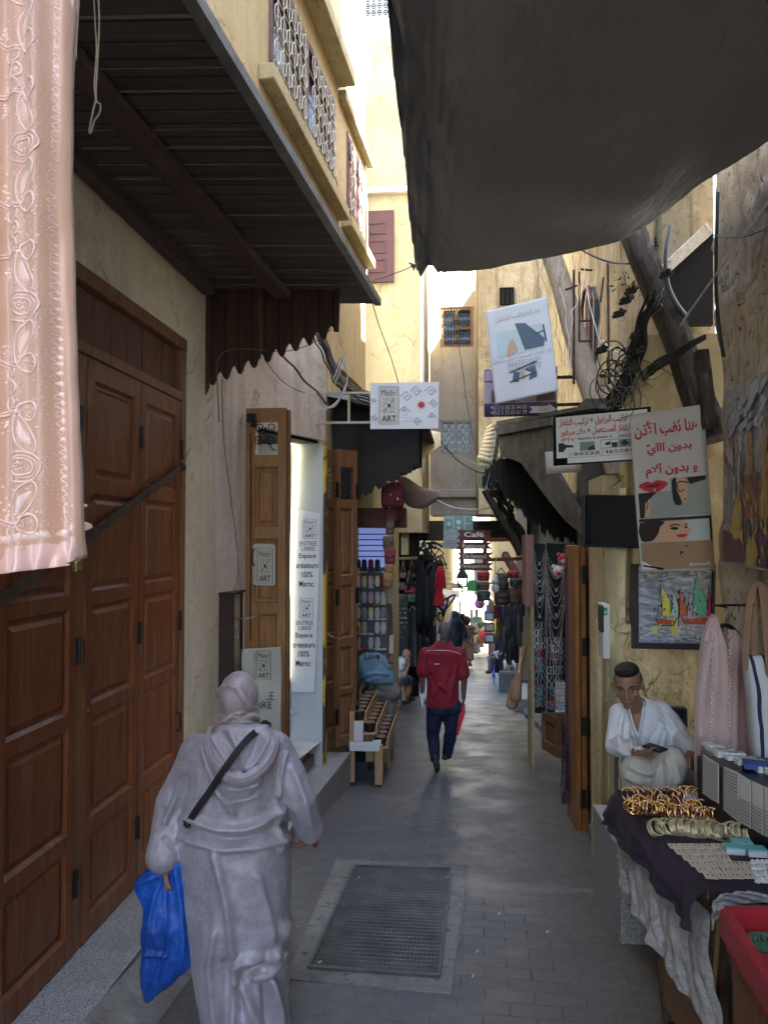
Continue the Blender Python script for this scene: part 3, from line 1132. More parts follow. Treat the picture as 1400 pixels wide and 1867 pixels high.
def rough_wall(name,mat,label,cat,o,ex,L,z0,z1,nrm,amp=0.03,parent=None,nx=60,nz=90,th=0.35,seed=0.0,fade=0.0):
 mb=MB()
 o,ex,nrm=V(o),V(ex).normalized(),V(nrm).normalized()
 def fn(s,q):
  p=o+ex*(L*s)+V((0,0,z0+(z1-z0)*q))
  k=noise.fractal(p*2.3+V((seed,0,0)),0.7,2.1,5)*amp
  return p+nrm*k
 mb.grid(fn,nx,nz)
 a=o-nrm*(amp*1.6)
 b=a+ex*L
 mb.hexa([V((a.x,a.y,z0)),V((b.x,b.y,z0)),V((b.x,b.y,z0))-nrm*th,V((a.x,a.y,z0))-nrm*th],[V((a.x,a.y,z1)),V((b.x,b.y,z1)),V((b.x,b.y,z1))-nrm*th,V((a.x,a.y,z1))-nrm*th])
 ob=mb.build(name,mat,parent,smooth=True,fix=False)
 if parent is None:
  tag(ob,label,cat)
 return ob
RX=1.50
rb=thing('stone_house','old rough rendered house on the near right behind the jewellery stall','building',(RX,3,0))
rough_wall('wall',M_PL_R,'','',(RX+.02,-8,0),(0,1,0),12.6,-1.0,9.0,(-1,0,0),0.045,rb,nx=200,nz=150)
mb=MB()
mb.box((RX+0.12,-8,-1.0),(RX+3.5,4.75,12.5))  # wall end widened into an unseen tall mass, added to block the sun
mb.build('wall_end_sun_block',M_PL_R,rb)
rb2=thing('ochre_house','ochre plastered house end behind the seated vendor','building',(1.4,5.3,-0.5))
rough_wall('wall',M_PL_OCH,'','',(0.97,5.2,0),(1,0,0),1.3,-1.0,1.20,(0,-1,0),0.022,rb2,nx=80,nz=120)
rough_wall('upper_wall',M_PL_Y,'','',(1.15,5.22,0),(1,0,0),1.15,1.20,3.12,(0,-1,0),0.018,rb2,nx=60,nz=60,seed=4)
mb=MB()
mb.tube([(1.025,5.27,-0.7),(1.03,5.26,0.6),(1.035,5.26,1.2),(1.06,5.27,2.1)],[0.085,0.08,0.075,0.07],14)
mb.build('rounded_corner',M_PL_Y2,rb2,smooth=True)
mb=MB()
mb.box((0.98,5.35,-1.2),(1.2,5.9,2.2))
mb.box((1.15,5.9,-1.2),(1.35,6.55,2.2))
mb.build('side_wall',M_PL_OCH,rb2)
rb3=thing('tan_house','tall streaked tan house on the right with a narrow arched window','building',(1.35,8,0))
rough_wall('wall',M_PL_R3,'','',(1.42,5.6,0),(0.03,1,0),9.0,2.3,8.4,(-1,0,0),0.03,rb3,nx=110,nz=90,seed=9)
r3p=wallplane(1.40,5.6,1.64,13.6)
P_=[r3p.pt(1066,660,.03),r3p.pt(1082,655,.03),r3p.pt(1083,545,.03),r3p.pt(1078,522,.03),r3p.pt(1070,530,.03),r3p.pt(1066,560,.03)]
mb=MB()
mb.slab(P_,(0.12,0,0))
wn=mb.build('window',plain('dark_glass',(0.05,0.06,0.07),0.15,0,0.3,0.0,3),rb3)
mb=MB()
mb.tube([p+V((-0.03,0,0))for p in P_],0.02,5,closed=True)
mb.build('window_frame',M_MAROON,wn)
rb4=thing('tan_house','tan house wall facing down the lane with a tiny barred window','building',(1.2,14.8,1))
mb=MB()
a=yplane(14.6).pt(872,700)
mb.box((a.x,14.6,2.2),(4.0,16.98,7.3))
mb.build('wall',M_PL_R3,rb4)
q=yplane(14.6)
a,b=q.pt(911,527),q.pt(936,556)
mb=MB()
mb.box((a.x,14.55,b.z),(b.x,14.598,a.z))
wn=mb.build('window',M_INT,rb4)
mb=MB()
for i in range(4):
 x=a.x+(b.x-a.x)*i/3
 mb.tube([(x,14.53,b.z),(x,14.53,a.z)],0.01,4)
mb.tube([(a.x,14.53,a.z),(b.x,14.53,a.z)],0.012,4)
mb.tube([(a.x,14.53,b.z),(b.x,14.53,b.z)],0.012,4)
mb.build('window_bars',M_IRON,wn)
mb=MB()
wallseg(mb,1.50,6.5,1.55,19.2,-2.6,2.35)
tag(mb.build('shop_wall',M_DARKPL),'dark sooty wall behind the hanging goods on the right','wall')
mb=MB()
mb.box((1.48,4.76,9.5),(4.5,6.8,13.0))  # unseen masses above the roofline, added to keep sun off the walls opposite
mb.box((1.60,11.1,7.4),(2.5,14.58,18.0))
mb.build('sun_block_mass',M_PL_R3,rb3)
mb=MB()
mb.hexa([(1.04,3.0,-1.0),(1.9,3.0,-1.0),(1.9,6.3,-1.4),(1.02,6.3,-1.4)],[(1.04,3.0,-0.20),(1.9,3.0,-0.20),(1.9,6.3,-0.50),(1.02,6.3,-0.50)])
tag(mb.build('kerb',M_CEMENT,bevel=0.01),'worn cement kerb beneath the jewellery stall and the seated vendor','kerb')
# === tarpaulin overhead
EDGE=[(757,483,6.0),(775,489,5.98),(800,494,5.95),(830,496,5.9),(880,490,5.8),(950,477,5.6),(1040,461,5.4),(1130,438,5.15),(1200,395,4.85),(1270,342,4.45),(1340,296,4.0),(1405,255,3.68)]
EP=catmull([Y(*e)for e in EDGE],8)
def tarp(s,q):
 k=s*(len(EP)-1)
 i=min(int(k),len(EP)-2)
 f=EP[i].lerp(EP[i+1],k-i)
 nx=-0.22+(1.72+0.0)*s
 yN=-0.6
 r=V((nx,yN,3.92-0.16*math.sin(math.pi*s)))
 p=f.lerp(r,q)
 tt=1-q
 p.z+=(0.06*math.sin(math.pi*q)-0.20*math.sin(math.pi*q)*math.sin(math.pi*s))
 if s<0.12:
  e=Y(757,483,6.0).lerp(V((-0.20,-0.6,3.9)),q)
  p=e.lerp(p,s/0.12)
  p.z-=0.05*math.sin(math.pi*s/0.12)*(1-0.4*q)
 d=s*1.9
 w_=math.exp(-((d-0.10)/0.28)**2)
 fold=math.sin(26*d+9*q*3+2.2*noise.noise(V((d*2,q*6,0))))*0.034*w_
 fold+=(math.sin(74*d-30*q+3*noise.noise(V((d*5,q*9,7))))*0.011+math.sin(120*d+14*q+4*noise.noise(V((d*4,q*12,3))))*0.006)*math.exp(-((d-0.13)/0.22)**2)
 fold+=noise.fractal(V((d*5+q*14,q*5-d*4,1.3)),0.7,2.1,4)*0.060*(w_+0.14)
 p.z+=fold
 return p
mb=MB()
mb.grid(tarp,150,200)
me_=mb.build('tarpaulin',M_TARP,smooth=True,fix=False)
m_=me_.modifiers.new('thick','SOLIDIFY')
m_.thickness=0.003
tag(me_,'big dark grey-brown tarpaulin sheet stretched over the lane','tarpaulin')
mb=MB()
ck=Y(757,483,6.0)
mb.tube(sag(ck,Y(658,517,5.7),0.01),0.004,5)
mb.tube(sag(Y(658,517,5.7),Y(622,548,5.5),0.0),0.004,5)
for i in range(4):
 mb.tube([ck,ck+V((-.05+.012*i,0,.02-.02*i))],0.007,4)
tag(mb.build('rope',M_WIRE_BR),'thin cord tying the tarpaulin corner to the plank canopy','rope')
# === soft things: cloth, bags, garments
def soft(mb,pl,prof,depth,ripple=0.0,nf=5,seed=0,n=28,off=0.0,sq=0.8,sub=4,caps=True):
 """closed soft body hanging in plane pl; prof rows = (photo row, left column, right column[, depth factor])"""
 rnd=random.Random(seed)
 rows=[]
 P=[V((r[0],r[1],r[2]))for r in prof]
 D=[r[3]if len(r)>3 else 1.0 for r in prof]
 Q=catmull(P,sub)
 m=len(P)-1
 ph=[rnd.uniform(0,6.28)for _ in range(3)]
 rings=[]
 for k,q in enumerate(Q):
  t_=k/(len(Q)-1)*m
  i=min(int(t_),m-1)
  df=D[i]+(D[i+1]-D[i])*(t_-i)
  a,b=pl.pt(q.y,q.x,off),pl.pt(q.z,q.x,off)
  c=(a+b)/2
  ex=(b-a)/2
  ring=[]
  for j in range(n):
   an=2*math.pi*j/n
   ca,sa=math.cos(an),math.sin(an)
   fx=math.copysign(abs(ca)**sq,ca)
   fy=math.copysign(abs(sa)**sq,sa)
   rp=1+(ripple*(math.sin(nf*fx*2.2+ph[0]+k*0.12)+0.6*math.sin(nf*1.9*fx+ph[1]-k*0.2))if ripple else 0)
   ring.append(c+ex*fx+pl.n*depth*0.5*df*fy*rp)
  rings.append(ring)
 mb.loft(rings,True,caps)
 return mb
def strap(mb,pl,pts,w_=0.012,off=0.02,th=0.004,smooth=6):
 P=catmull([pl.pt(u,v,off)for u,v in pts],smooth)
 L,R_=[],[]
 for i,p in enumerate(P):
  d=(P[min(i+1,len(P)-1)]-P[max(i-1,0)]).normalized()
  s_=d.cross(pl.n).normalized()*w_/2
  L.append([p-s_,p+s_,p+s_-pl.n*th,p-s_-pl.n*th])
 mb.loft(L)
gp_=yplane(1.50)
PKR=[(-120,120),(0,124),(120,119),(230,117),(330,114),(420,118),(560,122),(700,128),(800,135),(900,140),(1012,146)]
def pkr(v):
 for(a,x),(b,y)in zip(PKR,PKR[1:]):
  if v<=b:
   return x+(y-x)*max(0,(v-a))/(b-a)
 return PKR[-1][1]
def pkbot(u):
 return 1049-max(0,u+20)*0.12-(max(0,u-100)/46)**2*12
def pk(u,v,off=0.0):
 f=0.016*math.sin(u*0.055+v*0.0012+0.7)+0.009*math.sin(u*0.13-v*0.002+2)
 e=pkr(v)-u
 f+=0.03*max(0,1-e/16.0)**2
 hem=max(0,(v-985)/60)
 f+=0.010*hem*math.sin(u*0.22+1)+0.004*noise.noise(V((u*.03,v*.012,0)))
 p=gp_.pt(u,v)
 return p+V((0,f-off,0))
M_PINK=NT('peach_satin')
_c=M_PINK.ramp(M_PINK.noise(M_PINK.map(M_PINK.obj,(3,3,0.6)),1.6,4),[(0.35,(0.58,0.34,0.21)),(0.65,(0.68,0.42,0.28))])
_c=M_PINK.mix(M_PINK.ramp(M_PINK.noise(M_PINK.obj,2.0,3),[(0.4,0.0),(0.65,0.5)]),_c,(0.66,0.40,0.34))
M_PINK.bump(M_PINK.noise(M_PINK.map(M_PINK.obj,(9,9,1.5)),3,4),0.25,0.01)
M_PINK=M_PINK.out(_c,0.42,0,0.4,0.4)
M_PINK2=cloth('pink_satin_embroidery',(0.88,0.62,0.53),(0.80,0.54,0.45),0.33,120,0.12,0.3,spec=0.5)
M_PINK3=cloth('pale_pink_satin',(0.86,0.60,0.52),(0.74,0.46,0.38),0.28,100,0.15,0.2,0.5,spec=0.6)
cf=thing('hanging_caftan','peach pink satin caftan with raised paisley embroidery hanging at the near left edge','caftan',tuple(gp_.pt(40,1050)))
mb=MB()
mb.grid(lambda s,q:(lambda v:pk(-190+(pkr(v)+190)*s,v))(-120+q*(pkbot(-190+336*s)+120)),110,150)
o=mb.build('cloth',M_PINK,cf,smooth=True,fix=False)
m_=o.modifiers.new('t','SOLIDIFY')
m_.thickness=0.002
m_.offset=-1
mb=MB()
mb.grid(lambda s,q:(lambda u:pk(u,pkbot(u)-46+45.6*q,0.003+0.006*abs(math.sin(u*0.12+q*2))*q))(-150+295*s),120,12)
mb.build('hem',M_PINK3,cf,smooth=True,fix=False)
mb=MB()
OC=[(0,0,1),(1,0,0),(0,1,0),(-1,0,0),(0,-1,0),(0,0,-1)]
OF=[(0,1,2),(0,2,3),(0,3,4),(0,4,1),(5,2,1),(5,3,2),(5,4,3),(5,1,4)]
def dot(u,v,r=2.0):
 if u>pkr(v)-3 or u<-40 or v<-20 or v>985:
  return
 c=pk(u,v,0.0016)
 r*=0.00107*1.3
 mb.add([c+V((x*r,y*r*0.8,z*r))for x,y,z in OC],OF)
def line(pts,r=2.2,sm=5,closed=False,dots=0.0,dr=1.7,dist=8):
 Q=catmull([V((u,v,0))for u,v in pts],sm,closed)
 Q=[q for q in Q if q.x>-60 and q.y<985]
 if len(Q)<3:
  return
 mb.tube([pk(q.x,q.y,0.0014)for q in Q],[r*0.00107*1.1]*len(Q),5,False)
 if dots:
  acc=0
  for a,b in zip(Q,Q[1:]):
   d=b-a
   acc+=d.length
   if acc>7.0 and d.length>0:
    acc=0
    nrm=V((d.y,-d.x,0)).normalized()*dist*dots
    dot(b.x+nrm.x,b.y+nrm.y,dr)
def fill(pts,off=0.0012):
 Q=catmull([V((u,v,0))for u,v in pts],5,True)
 c=sum(Q,V())/len(Q)
 if c.y>995:
  return
 vs=[pk(c.x,c.y,off+0.0022)]+[pk(c.x+(q.x-c.x)*.7,c.y+(q.y-c.y)*.7,off+0.0016)for q in Q]+[pk(q.x,q.y,off*0.5)for q in Q]
 n=len(Q)
 mb.add(vs,[(0,1+i,1+(i+1)%n)for i in range(n)]+[(1+i,1+n+i,1+n+(i+1)%n,1+(i+1)%n)for i in range(n)])
def tr(pts,u0,v0,sx_=1,sy_=1,k=1.0):
 return[(u0+u*sx_*k,v0+v*sy_*k)for u,v in pts]
TEAR=[(0,0),(-6,-22),(-3,-44),(8,-60),(20,-66),(28,-58),(26,-44),(16,-28),(6,-10)]
TIN=[(1,-12),(-1,-28),(3,-44),(12,-54),(20,-55),(19,-45),(11,-30),(4,-14)]
LOOP=[(2,-8),(14,-16),(26,-12),(30,2),(22,12),(8,10),(1,2)]
LEAF_=[(-2,2),(-20,2),(-40,8),(-60,20),(-70,30)]
rnd=random.Random(8)
for k in range(-1,4):
 b=k*292
 for(uu,vv,sy_)in((38,b+82,1),(38,b+165,-1)):
  line(tr(TEAR,uu,vv,1,sy_,1.2),2.4,5,True,1.0)
  fill(tr(TIN,uu,vv,1,sy_,1.2))
  line(tr(LOOP,uu,vv,1,sy_,1.2),2.6,5,True,1.0)
  for _ in range(9):
   dot(uu+16+rnd.uniform(-8,8),vv+sy_*(-2+rnd.uniform(-8,8)),1.8)
  line(tr(LOOP,uu-4,vv+sy_*14,-1,sy_),2.6,5,True,0.8)
  for _ in range(8):
   dot(uu-20+rnd.uniform(-8,8),vv+sy_*(12+rnd.uniform(-7,7)),1.8)
  line(tr(LEAF_,uu,vv,1,-sy_),3.0)
  line([(u,v+6*sy_)for u,v in tr(LEAF_,uu,vv,1,-sy_)],2.2)
  for _ in range(12):
   fill([(x+uu-45+0,y)for x,y in tr([(-4,0),(0,-4),(4,0),(0,4)],rnd.uniform(-18,14),vv+sy_*rnd.uniform(-44,-18))])
 line(tr([(0,-12),(10,-4),(10,8),(0,14),(-11,12),(-9,-2)],26,b+123),3,5,True,0.9)
 fill(tr([(0,-6),(6,0),(0,6),(-6,2)],26,b+123))
 line(tr([(-30,-6),(-14,-24),(10,-26),(30,-16),(36,2),(24,20),(4,28),(-20,24),(-30,10),(-16,8),(-4,16),(16,10),(20,-4),(8,-14),(-12,-12),(-18,-2)],44,b+268),2.4,5,False,1.0)
 line(tr([(-24,-2),(-8,-18),(10,-19),(26,-10),(28,4),(16,17),(-2,21)],44,b+268),1.8)
 star=[]
 for j in range(12):
  a=j*math.pi/6
  rr=9 if j%2 else 5
  star.append((rr*math.cos(a),rr*math.sin(a)))
 line(tr(star,40,b+268),1.8,2,True)
 dot(40,b+268,3)
for _ in range(420):
 u,v=rnd.uniform(-10,84),rnd.uniform(0,960)
 if rnd.random()<.25:
  fill([(u-3,v),(u,v-3.5),(u+3.5,v),(u,v+3.5)])
 else:
  dot(u,v,rnd.uniform(1.2,2.2))
for k in range(-2,60):
 v=k*17.0
 if v>985:
  break
 e=pkr(v)-6
 wd=15+12*min(1,max(0,(v-250)/500))
 L_=e-wd
 h=rnd.uniform(-6,6)
 v+=rnd.uniform(-3,3)
 fill([(L_-5+h,v),(L_+3,v-9),(L_+wd*.5,v-7+h),(e-2,v-8),(e-1,v+3),(L_+wd*.6,v+7),(L_+4,v+9)],0.0)
 line([(L_-4,v-8),(L_+3+h,v-3),(L_-3,v+4),(L_+2,v+9)],1.6)
 for q in(-13,-19):
  dot(L_+q+5*math.sin(v*.05),v+rnd.uniform(-2,2),1.9)
  dot(L_+q+4+5*math.sin(v*.05),v+8,1.9)
for k in range(22):
 u=-40+k*8.6
 v=pkbot(u)-62
 h=rnd.uniform(-4,4)
 fill([(u-7,v+h),(u-3,v-9),(u+5,v-6-h),(u+8,v+2),(u+3,v+9),(u-5,v+7)],0.0016)
 dot(u,v-18+3*math.sin(k),2)
 dot(u+4,v-26,1.8)
 fill([(u-3,v-38+h*2),(u,v-42+h*2),(u+4,v-38+h*2),(u,v-33+h*2)])
mb.build('embroidery',M_PINK2,cf,smooth=True)
mb=MB()
soft(mb,yplane(1.53),[(-110,96,165),(-20,97,143),(40,98,132),(80,101,120),(100,104,115)],0.03,0.3,3,2)
mb.build('satin_lining',M_PINK3,cf,smooth=True)
mb=MB()
soft(mb,yplane(1.56),[(60,104,117),(110,106,120),(180,108,124),(230,107,120),(265,108,113)],0.025,0.4,3,5)
soft(mb,yplane(1.62),[(-60,118,146),(20,121,142),(70,127,139),(104,134,137)],0.02,0.4,2,6)
mb.build('sleeve_end',cloth('peach_lining',(0.72,0.42,0.25),(0.60,0.33,0.18),0.5,120,0.15),cf,smooth=True)
tp=yplane(2.1)
mb=MB()
mb.tube(catmull([tp.pt(*p)for p in[(170,-30),(173,30),(176,90),(172,150),(174,178)]],5),0.0022,5)
mb.tube(catmull([tp.pt(*p)for p in[(178,-30),(181,40),(178,110),(175,178),(183,190),(181,206),(172,220),(166,240),(163,238),(169,205),(175,180)]],5),0.0028,5)
tag(mb.build('twine',plain('twine',(0.36,0.31,0.24),0.9,0,0.2,0.5,90)),'frayed twine loop hanging below the plank canopy','twine')
# === meter box on the wall
bx_=thing('meter_box','dark brown metal electricity meter box standing open on the plaster wall','meter box',(-1.78,5.85,0.60))
mb=MB()
mb.box((-1.845,5.80,0.60),(-1.72,5.815,1.33))
mb.box((-1.845,6.13,0.60),(-1.75,6.145,1.33))
mb.box((-1.845,5.816,0.60),(-1.73,6.129,0.615))
mb.box((-1.845,5.79,1.331),(-1.71,6.15,1.345))
mb.box((-1.845,5.816,0.616),(-1.835,6.129,1.33))
mb.build('case',plain('brown_box_paint',(0.040,0.020,0.017),0.5,0.2,0.3,0.3,20),bx_,bevel=0.002)
mb=MB()
mb.box((-1.834,5.85,0.68),(-1.77,6.0,0.82))
mb.box((-1.834,5.86,0.86),(-1.78,5.98,0.93))
mb.build('meter',M_BLACKPL,bx_,bevel=0.004)
mb=MB()
mb.box((-1.834,5.87,0.98),(-1.80,5.95,1.03))
mb.tube([(-1.77,5.92,0.75),(-1.762,5.92,0.75)],0.04,14)
mb.build('meter_dial',M_WHITEPL,bx_)
mb=MB()
mb.tube(catmull([(-1.78,5.9,1.2),(-1.73,5.93,1.1),(-1.74,5.97,1.02),(-1.72,5.90,0.98),(-1.75,5.86,1.03),(-1.73,5.92,1.09)],6),0.004,5)
mb.build('wire',M_WIRE_W,bx_)
mb=MB()
pb=yplane(5.797)
rnd=random.Random(4)
for(u,v)in((380,1135),(386,1142),(381,1152),(387,1133),(384,1166),(385,1178)):
 pline(mb,pb,[(u+rnd.uniform(-4,4),v+rnd.uniform(-5,5))for _ in range(5)],0.0013,0.001,3)
mb.build('chalk_scrawl',plain('chalk',(0.28,0.26,0.24),0.9),bx_)
# === printed logo of the art shop
def star_motif(mb,pl,cu,cv,r,off,n=8,k=0.45,rot=0.0,su=1.0):
 pts=[]
 for i in range(n*2):
  a=math.pi*i/n+rot
  rr=r if i%2==0 else r*k
  pts.append((cu+rr*math.sin(a)*su,cv-rr*math.cos(a)))
 pshape(mb,pl,pts,off)
def art_logo(mb,pl,u0,v0,u1,v1,off=0.003,dv=0.0,lw=0.0016,frame=True):
 """framed logo: Médin' over a star tile over ART; all as flat ink on plane pl"""
 W_,H_=u1-u0,v1-v0
 sh=lambda fx,fy:(u0+W_*fx,v0+H_*fy+dv*fx)
 if frame:
  pline(mb,pl,[sh(0,0),sh(1,0),sh(1,1),sh(0,1)],lw,off,0,True)
  pline(mb,pl,[sh(.05,.03),sh(.95,.03),sh(.95,.97),sh(.05,.97)],lw*.5,off,0,True)
 q=lambda a,b,c,d:[pl.pt(*sh(a,d),off),pl.pt(*sh(c,d),off),pl.pt(*sh(c,b),off),pl.pt(*sh(a,b),off)]
 write(mb,"Médin'",q(0.12,0.08,0.90,0.25))
 write(mb,"ART",q(0.13,0.77,0.87,0.94),0.02)
 n=8
 x0,x1,y0,y1=0.2,0.82,0.30,0.72
 cx,cy=sh((x0+x1)/2,(y0+y1)/2)
 star_motif(mb,pl,cx,cy,H_*0.085,off,8,0.5,0,W_*(x1-x0)/(H_*(y1-y0)))
 for i in range(n):
  for j in range(n):
   fi,fj=(i+.5)/n-.5,(j+.5)/n-.5
   if math.hypot(fi,fj)<0.2:
    continue
   if(i+j)%2==0 or abs(abs(fi)-abs(fj))<0.05:
    a,b=x0+(x1-x0)*i/n,y0+(y1-y0)*j/n
    c_,d_=x0+(x1-x0)*(i+.88)/n,y0+(y1-y0)*(j+.88)/n
    if(fi*fj>0)^(i%2==0):
     pshape(mb,pl,[sh(a,b),sh(c_,b),sh(a,d_)],off)
    else:
     pshape(mb,pl,[sh(a,b),sh(c_,d_),sh(a,d_)],off)
LY=6.10
dl=thing('opened_door_leaf','honey brown opened shutter door with round iron scrollwork at its top','door',(-1.53,LY,-0.05))
zf=lambda v:CH-(v-978)/1400*LY
lfp=yplane(LY)
xa,xb=lfp.pt(447,1000).x,lfp.pt(521,1000).x
leaf(dl,(xa,LY,0),(1,0,0),(0,-1,0),xb-xa,zf(1372),zf(738),[(zf(1345),zf(1236)),(zf(1222),zf(1122)),(zf(1102),zf(982)),(zf(960),zf(848)),(zf(826),zf(764))],M_DOORO,0.07,0.05,'leaf_panel',glass_top=True)
mb=MB()
for(cu,cv,sg)in((474,779,1),(494,779,-1),(472,802,1),(492,802,-1)):
 P=[]
 for k in range(26):
  a=k*0.42
  r=9.5-k*0.30
  P.append(lfp.pt(cu+sg*r*math.cos(a),cv+r*math.sin(a),-0.015))
 mb.tube(P,0.005,6)
mb.tube(catmull([lfp.pt(u,v,-0.015)for u,v in[(463,766),(470,788),(484,792),(494,815),(503,822)]],6),0.005,6)
mb.build('scroll_grille',M_IRON,dl)
mb=MB()
mb.obox(lfp.pt(458,762,0.02),(0.035,0,0),(0,0.02,0),(0,0,0.035))
mb.obox(lfp.pt(463,772,0.02),(0.022,0,0),(0,0.02,0),(0,0,0.03))
mb.build('hinge',M_IRON,dl,bevel=0.004)
mb=MB()
mb.tube([lfp.pt(u,v,0.03)for u,v in[(464,1000),(461,1006),(460,1025),(463,1032)]],0.006,6)
mb.build('door_handle',M_IRON,dl)
mb=MB()
mb.tube([lfp.pt(457,790,0.012),lfp.pt(457,1170,0.012)],0.006,6)
mb.build('bolt_rod',M_RUST,dl)
mb=MB()
mb.box((xb+0.004,LY+0.01,zf(1372)),(xb+0.025,LY+0.07,zf(742)))
mb.build('folded_leaf',M_DOORD,dl,bevel=0.003)
pl1=thing('shop_plate','cream rounded shop plate screwed to the opened honey brown door','sign',tuple(lfp.pt(481,1068)))
mb=MB()
R4=[]
for(cu,cv,a0)in((496,998,-90),(496,1062,0),(467,1061,90),(467,997,180)):
 for k in range(5):
  a=R(a0+k*22.5)
  R4.append((cu+6*math.cos(a),cv+6*math.sin(a)))
pshape(mb,lfp,R4,0.012,th=0.006)
mb.build('plate',M_CREAMV,pl1)
mb=MB()
art_logo(mb,lfp,469,999,497,1064,0.0135)
write(mb,'CONCEPT',[lfp.pt(465.5,1062,.0135),lfp.pt(465.5,1020,.0135),lfp.pt(462.5,1020,.0135),lfp.pt(462.5,1062,.0135)])
mb.build('printing',M_INKB,pl1)
bn=thing('vinyl_banner','creased cream shop banner tied over the foot of the opened door','banner',tuple(lfp.pt(476,1345)))
mb=MB()
bpl=yplane(LY-0.05)
def bnp(s,q,off=0.0):
 p=bpl.pt(440+73*s,1184-5*s+168*q)
 return p+V((0,-off+0.012*math.sin(s*7+q*4)*(1-0.5*s)-0.008*math.sin(q*9-s*5),0))
mb.grid(lambda s,q:bnp(s,q),24,44)
o=mb.build('sheet',M_CREAMV,bn,smooth=True,fix=False)
o.modifiers.new('t','SOLIDIFY').thickness=0.001
class Curved:
 """printing that follows the creases of the banner"""
 def pt(s,u,v,off=0.0):
  return bnp((u-440)/73,(v-1184+5*(u-440)/73)/168,off)
cb_=Curved()
mb=MB()
art_logo(mb,cb_,468,1187,494,1239,0.009)
for s_,u0,v0,u1,v1,b_ in(('CONCEPT STORE',0,0,0,0,0),('ENTREE',446,1262,499,1276,0),('LIBRE',454,1279,496,1292,0),('Espace',444,1314,495,1330,.02),('créateurs',442,1338,500,1349,.02)):
 if u1:
  write(mb,s_,[cb_.pt(u0,v1,.009),cb_.pt(u1,v1,.009),cb_.pt(u1,v0,.009),cb_.pt(u0,v0,.009)],b_)
 else:
  write(mb,s_,[cb_.pt(465.5,1240,.004),cb_.pt(465.5,1192,.004),cb_.pt(462.5,1192,.004),cb_.pt(462.5,1240,.004)])
mb.build('printing',M_INKB,bn)
mb=MB()
for(u,v)in((443,1188),(443,1214),(511,1183),(508,1290)):
 mb.ball(cb_.pt(u,v,.003),0.006,8,5)
mb.build('eyelet',M_STEEL,bn)
def chain(name,label,P,r=0.006):
 mb=MB()
 n=len(P)
 for i in range(n-1):
  a,b=V(P[i]),V(P[i+1])
  d=(b-a)
  x,y=basis(d)
  s_=x if i%2 else y
  c=(a+b)/2
  L=d.length*0.72
  d.normalize()
  mb.tube([c+d*L*math.cos(k*math.pi/5)+s_*L*.55*math.sin(k*math.pi/5)for k in range(10)],r*.35,4,closed=True)
 return tag(mb.build(name,M_STEEL),label,'chain')
chain('steel_chain','thin steel chain holding the opened honey brown door to the meter box',sag(lfp.pt(418,1122,.1),lfp.pt(470,1121,.03),0.03,16))
# === banner on the lit reveal, LED strip
rp=yplane(7.385)
rv=thing('reveal_banner','tall white shop banner printed twice, fixed beside the glowing light strip','banner',tuple(rp.pt(560,1290)))
mb=MB()
pshape(mb,rp,[(536,928),(584,936),(580,1100),(573,1262),(530,1262),(533,1100)],0.002,th=0.002)
mb.build('sheet',M_WHITE,rv)
mb=MB()
for du,dv in((0,0),(-6,145)):
 art_logo(mb,rp,553+du,946+dv,577+du,982+dv,0.004,lw=.0012)
 for s_,u0,v0,u1,v1,b_ in(('ENTREE',546,987,577,995,0),('LIBRE',550,997,574,1004,0),('Espace',545,1009,576,1020,.012),('créateurs',540,1026,580,1036,.012),('100%',549,1042,570,1053,.012),('Maroc',545,1059,572,1070,.012)):
  pwrite(mb,rp,s_,u0+du,v0+dv,u1+du,v1+dv,0.0,0.004,b_)
 pline(mb,rp,[(550+du,980+dv),(550+du,950+dv)],.0006,.004)
mb.build('printing',M_INKB,rv)
ls_=thing('light_strip','glowing warm white light strip running down the doorway edge','lamp',tuple(rp.pt(528,1240)))
mb=MB()
mb.tube([rp.pt(u,v,0.02)for u,v in[(522,806),(541,813),(538,860),(533,950),(528,1080),(522,1238)]],0.011,6)
mb.build('led_tube',emit('led_light',(1.0,0.95,0.62),1.2),ls_)
mb=MB()
mb.tube(catmull([rp.pt(u,v,0.02)for u,v in[(527,1240),(529,1262),(533,1272),(541,1290),(538,1300),(524,1298)]],5),0.004,5)
mb.obox(rp.pt(530,1298,0.03),(0.03,0,0),(0,.012,0),(0,0,.012))
mb.build('lead',M_WHITEPL,ls_)
mb=MB()
mb.slab([rp.pt(*p,0.05)for p in[(517,812),(527,815),(521,1342),(513,1338)]],(0,0.03,0))
tag(mb.build('door_post',plain('soot_black_wood',(0.022,0.022,0.02),0.5,0,.2,.2)),'black door post just left of the light strip','post')
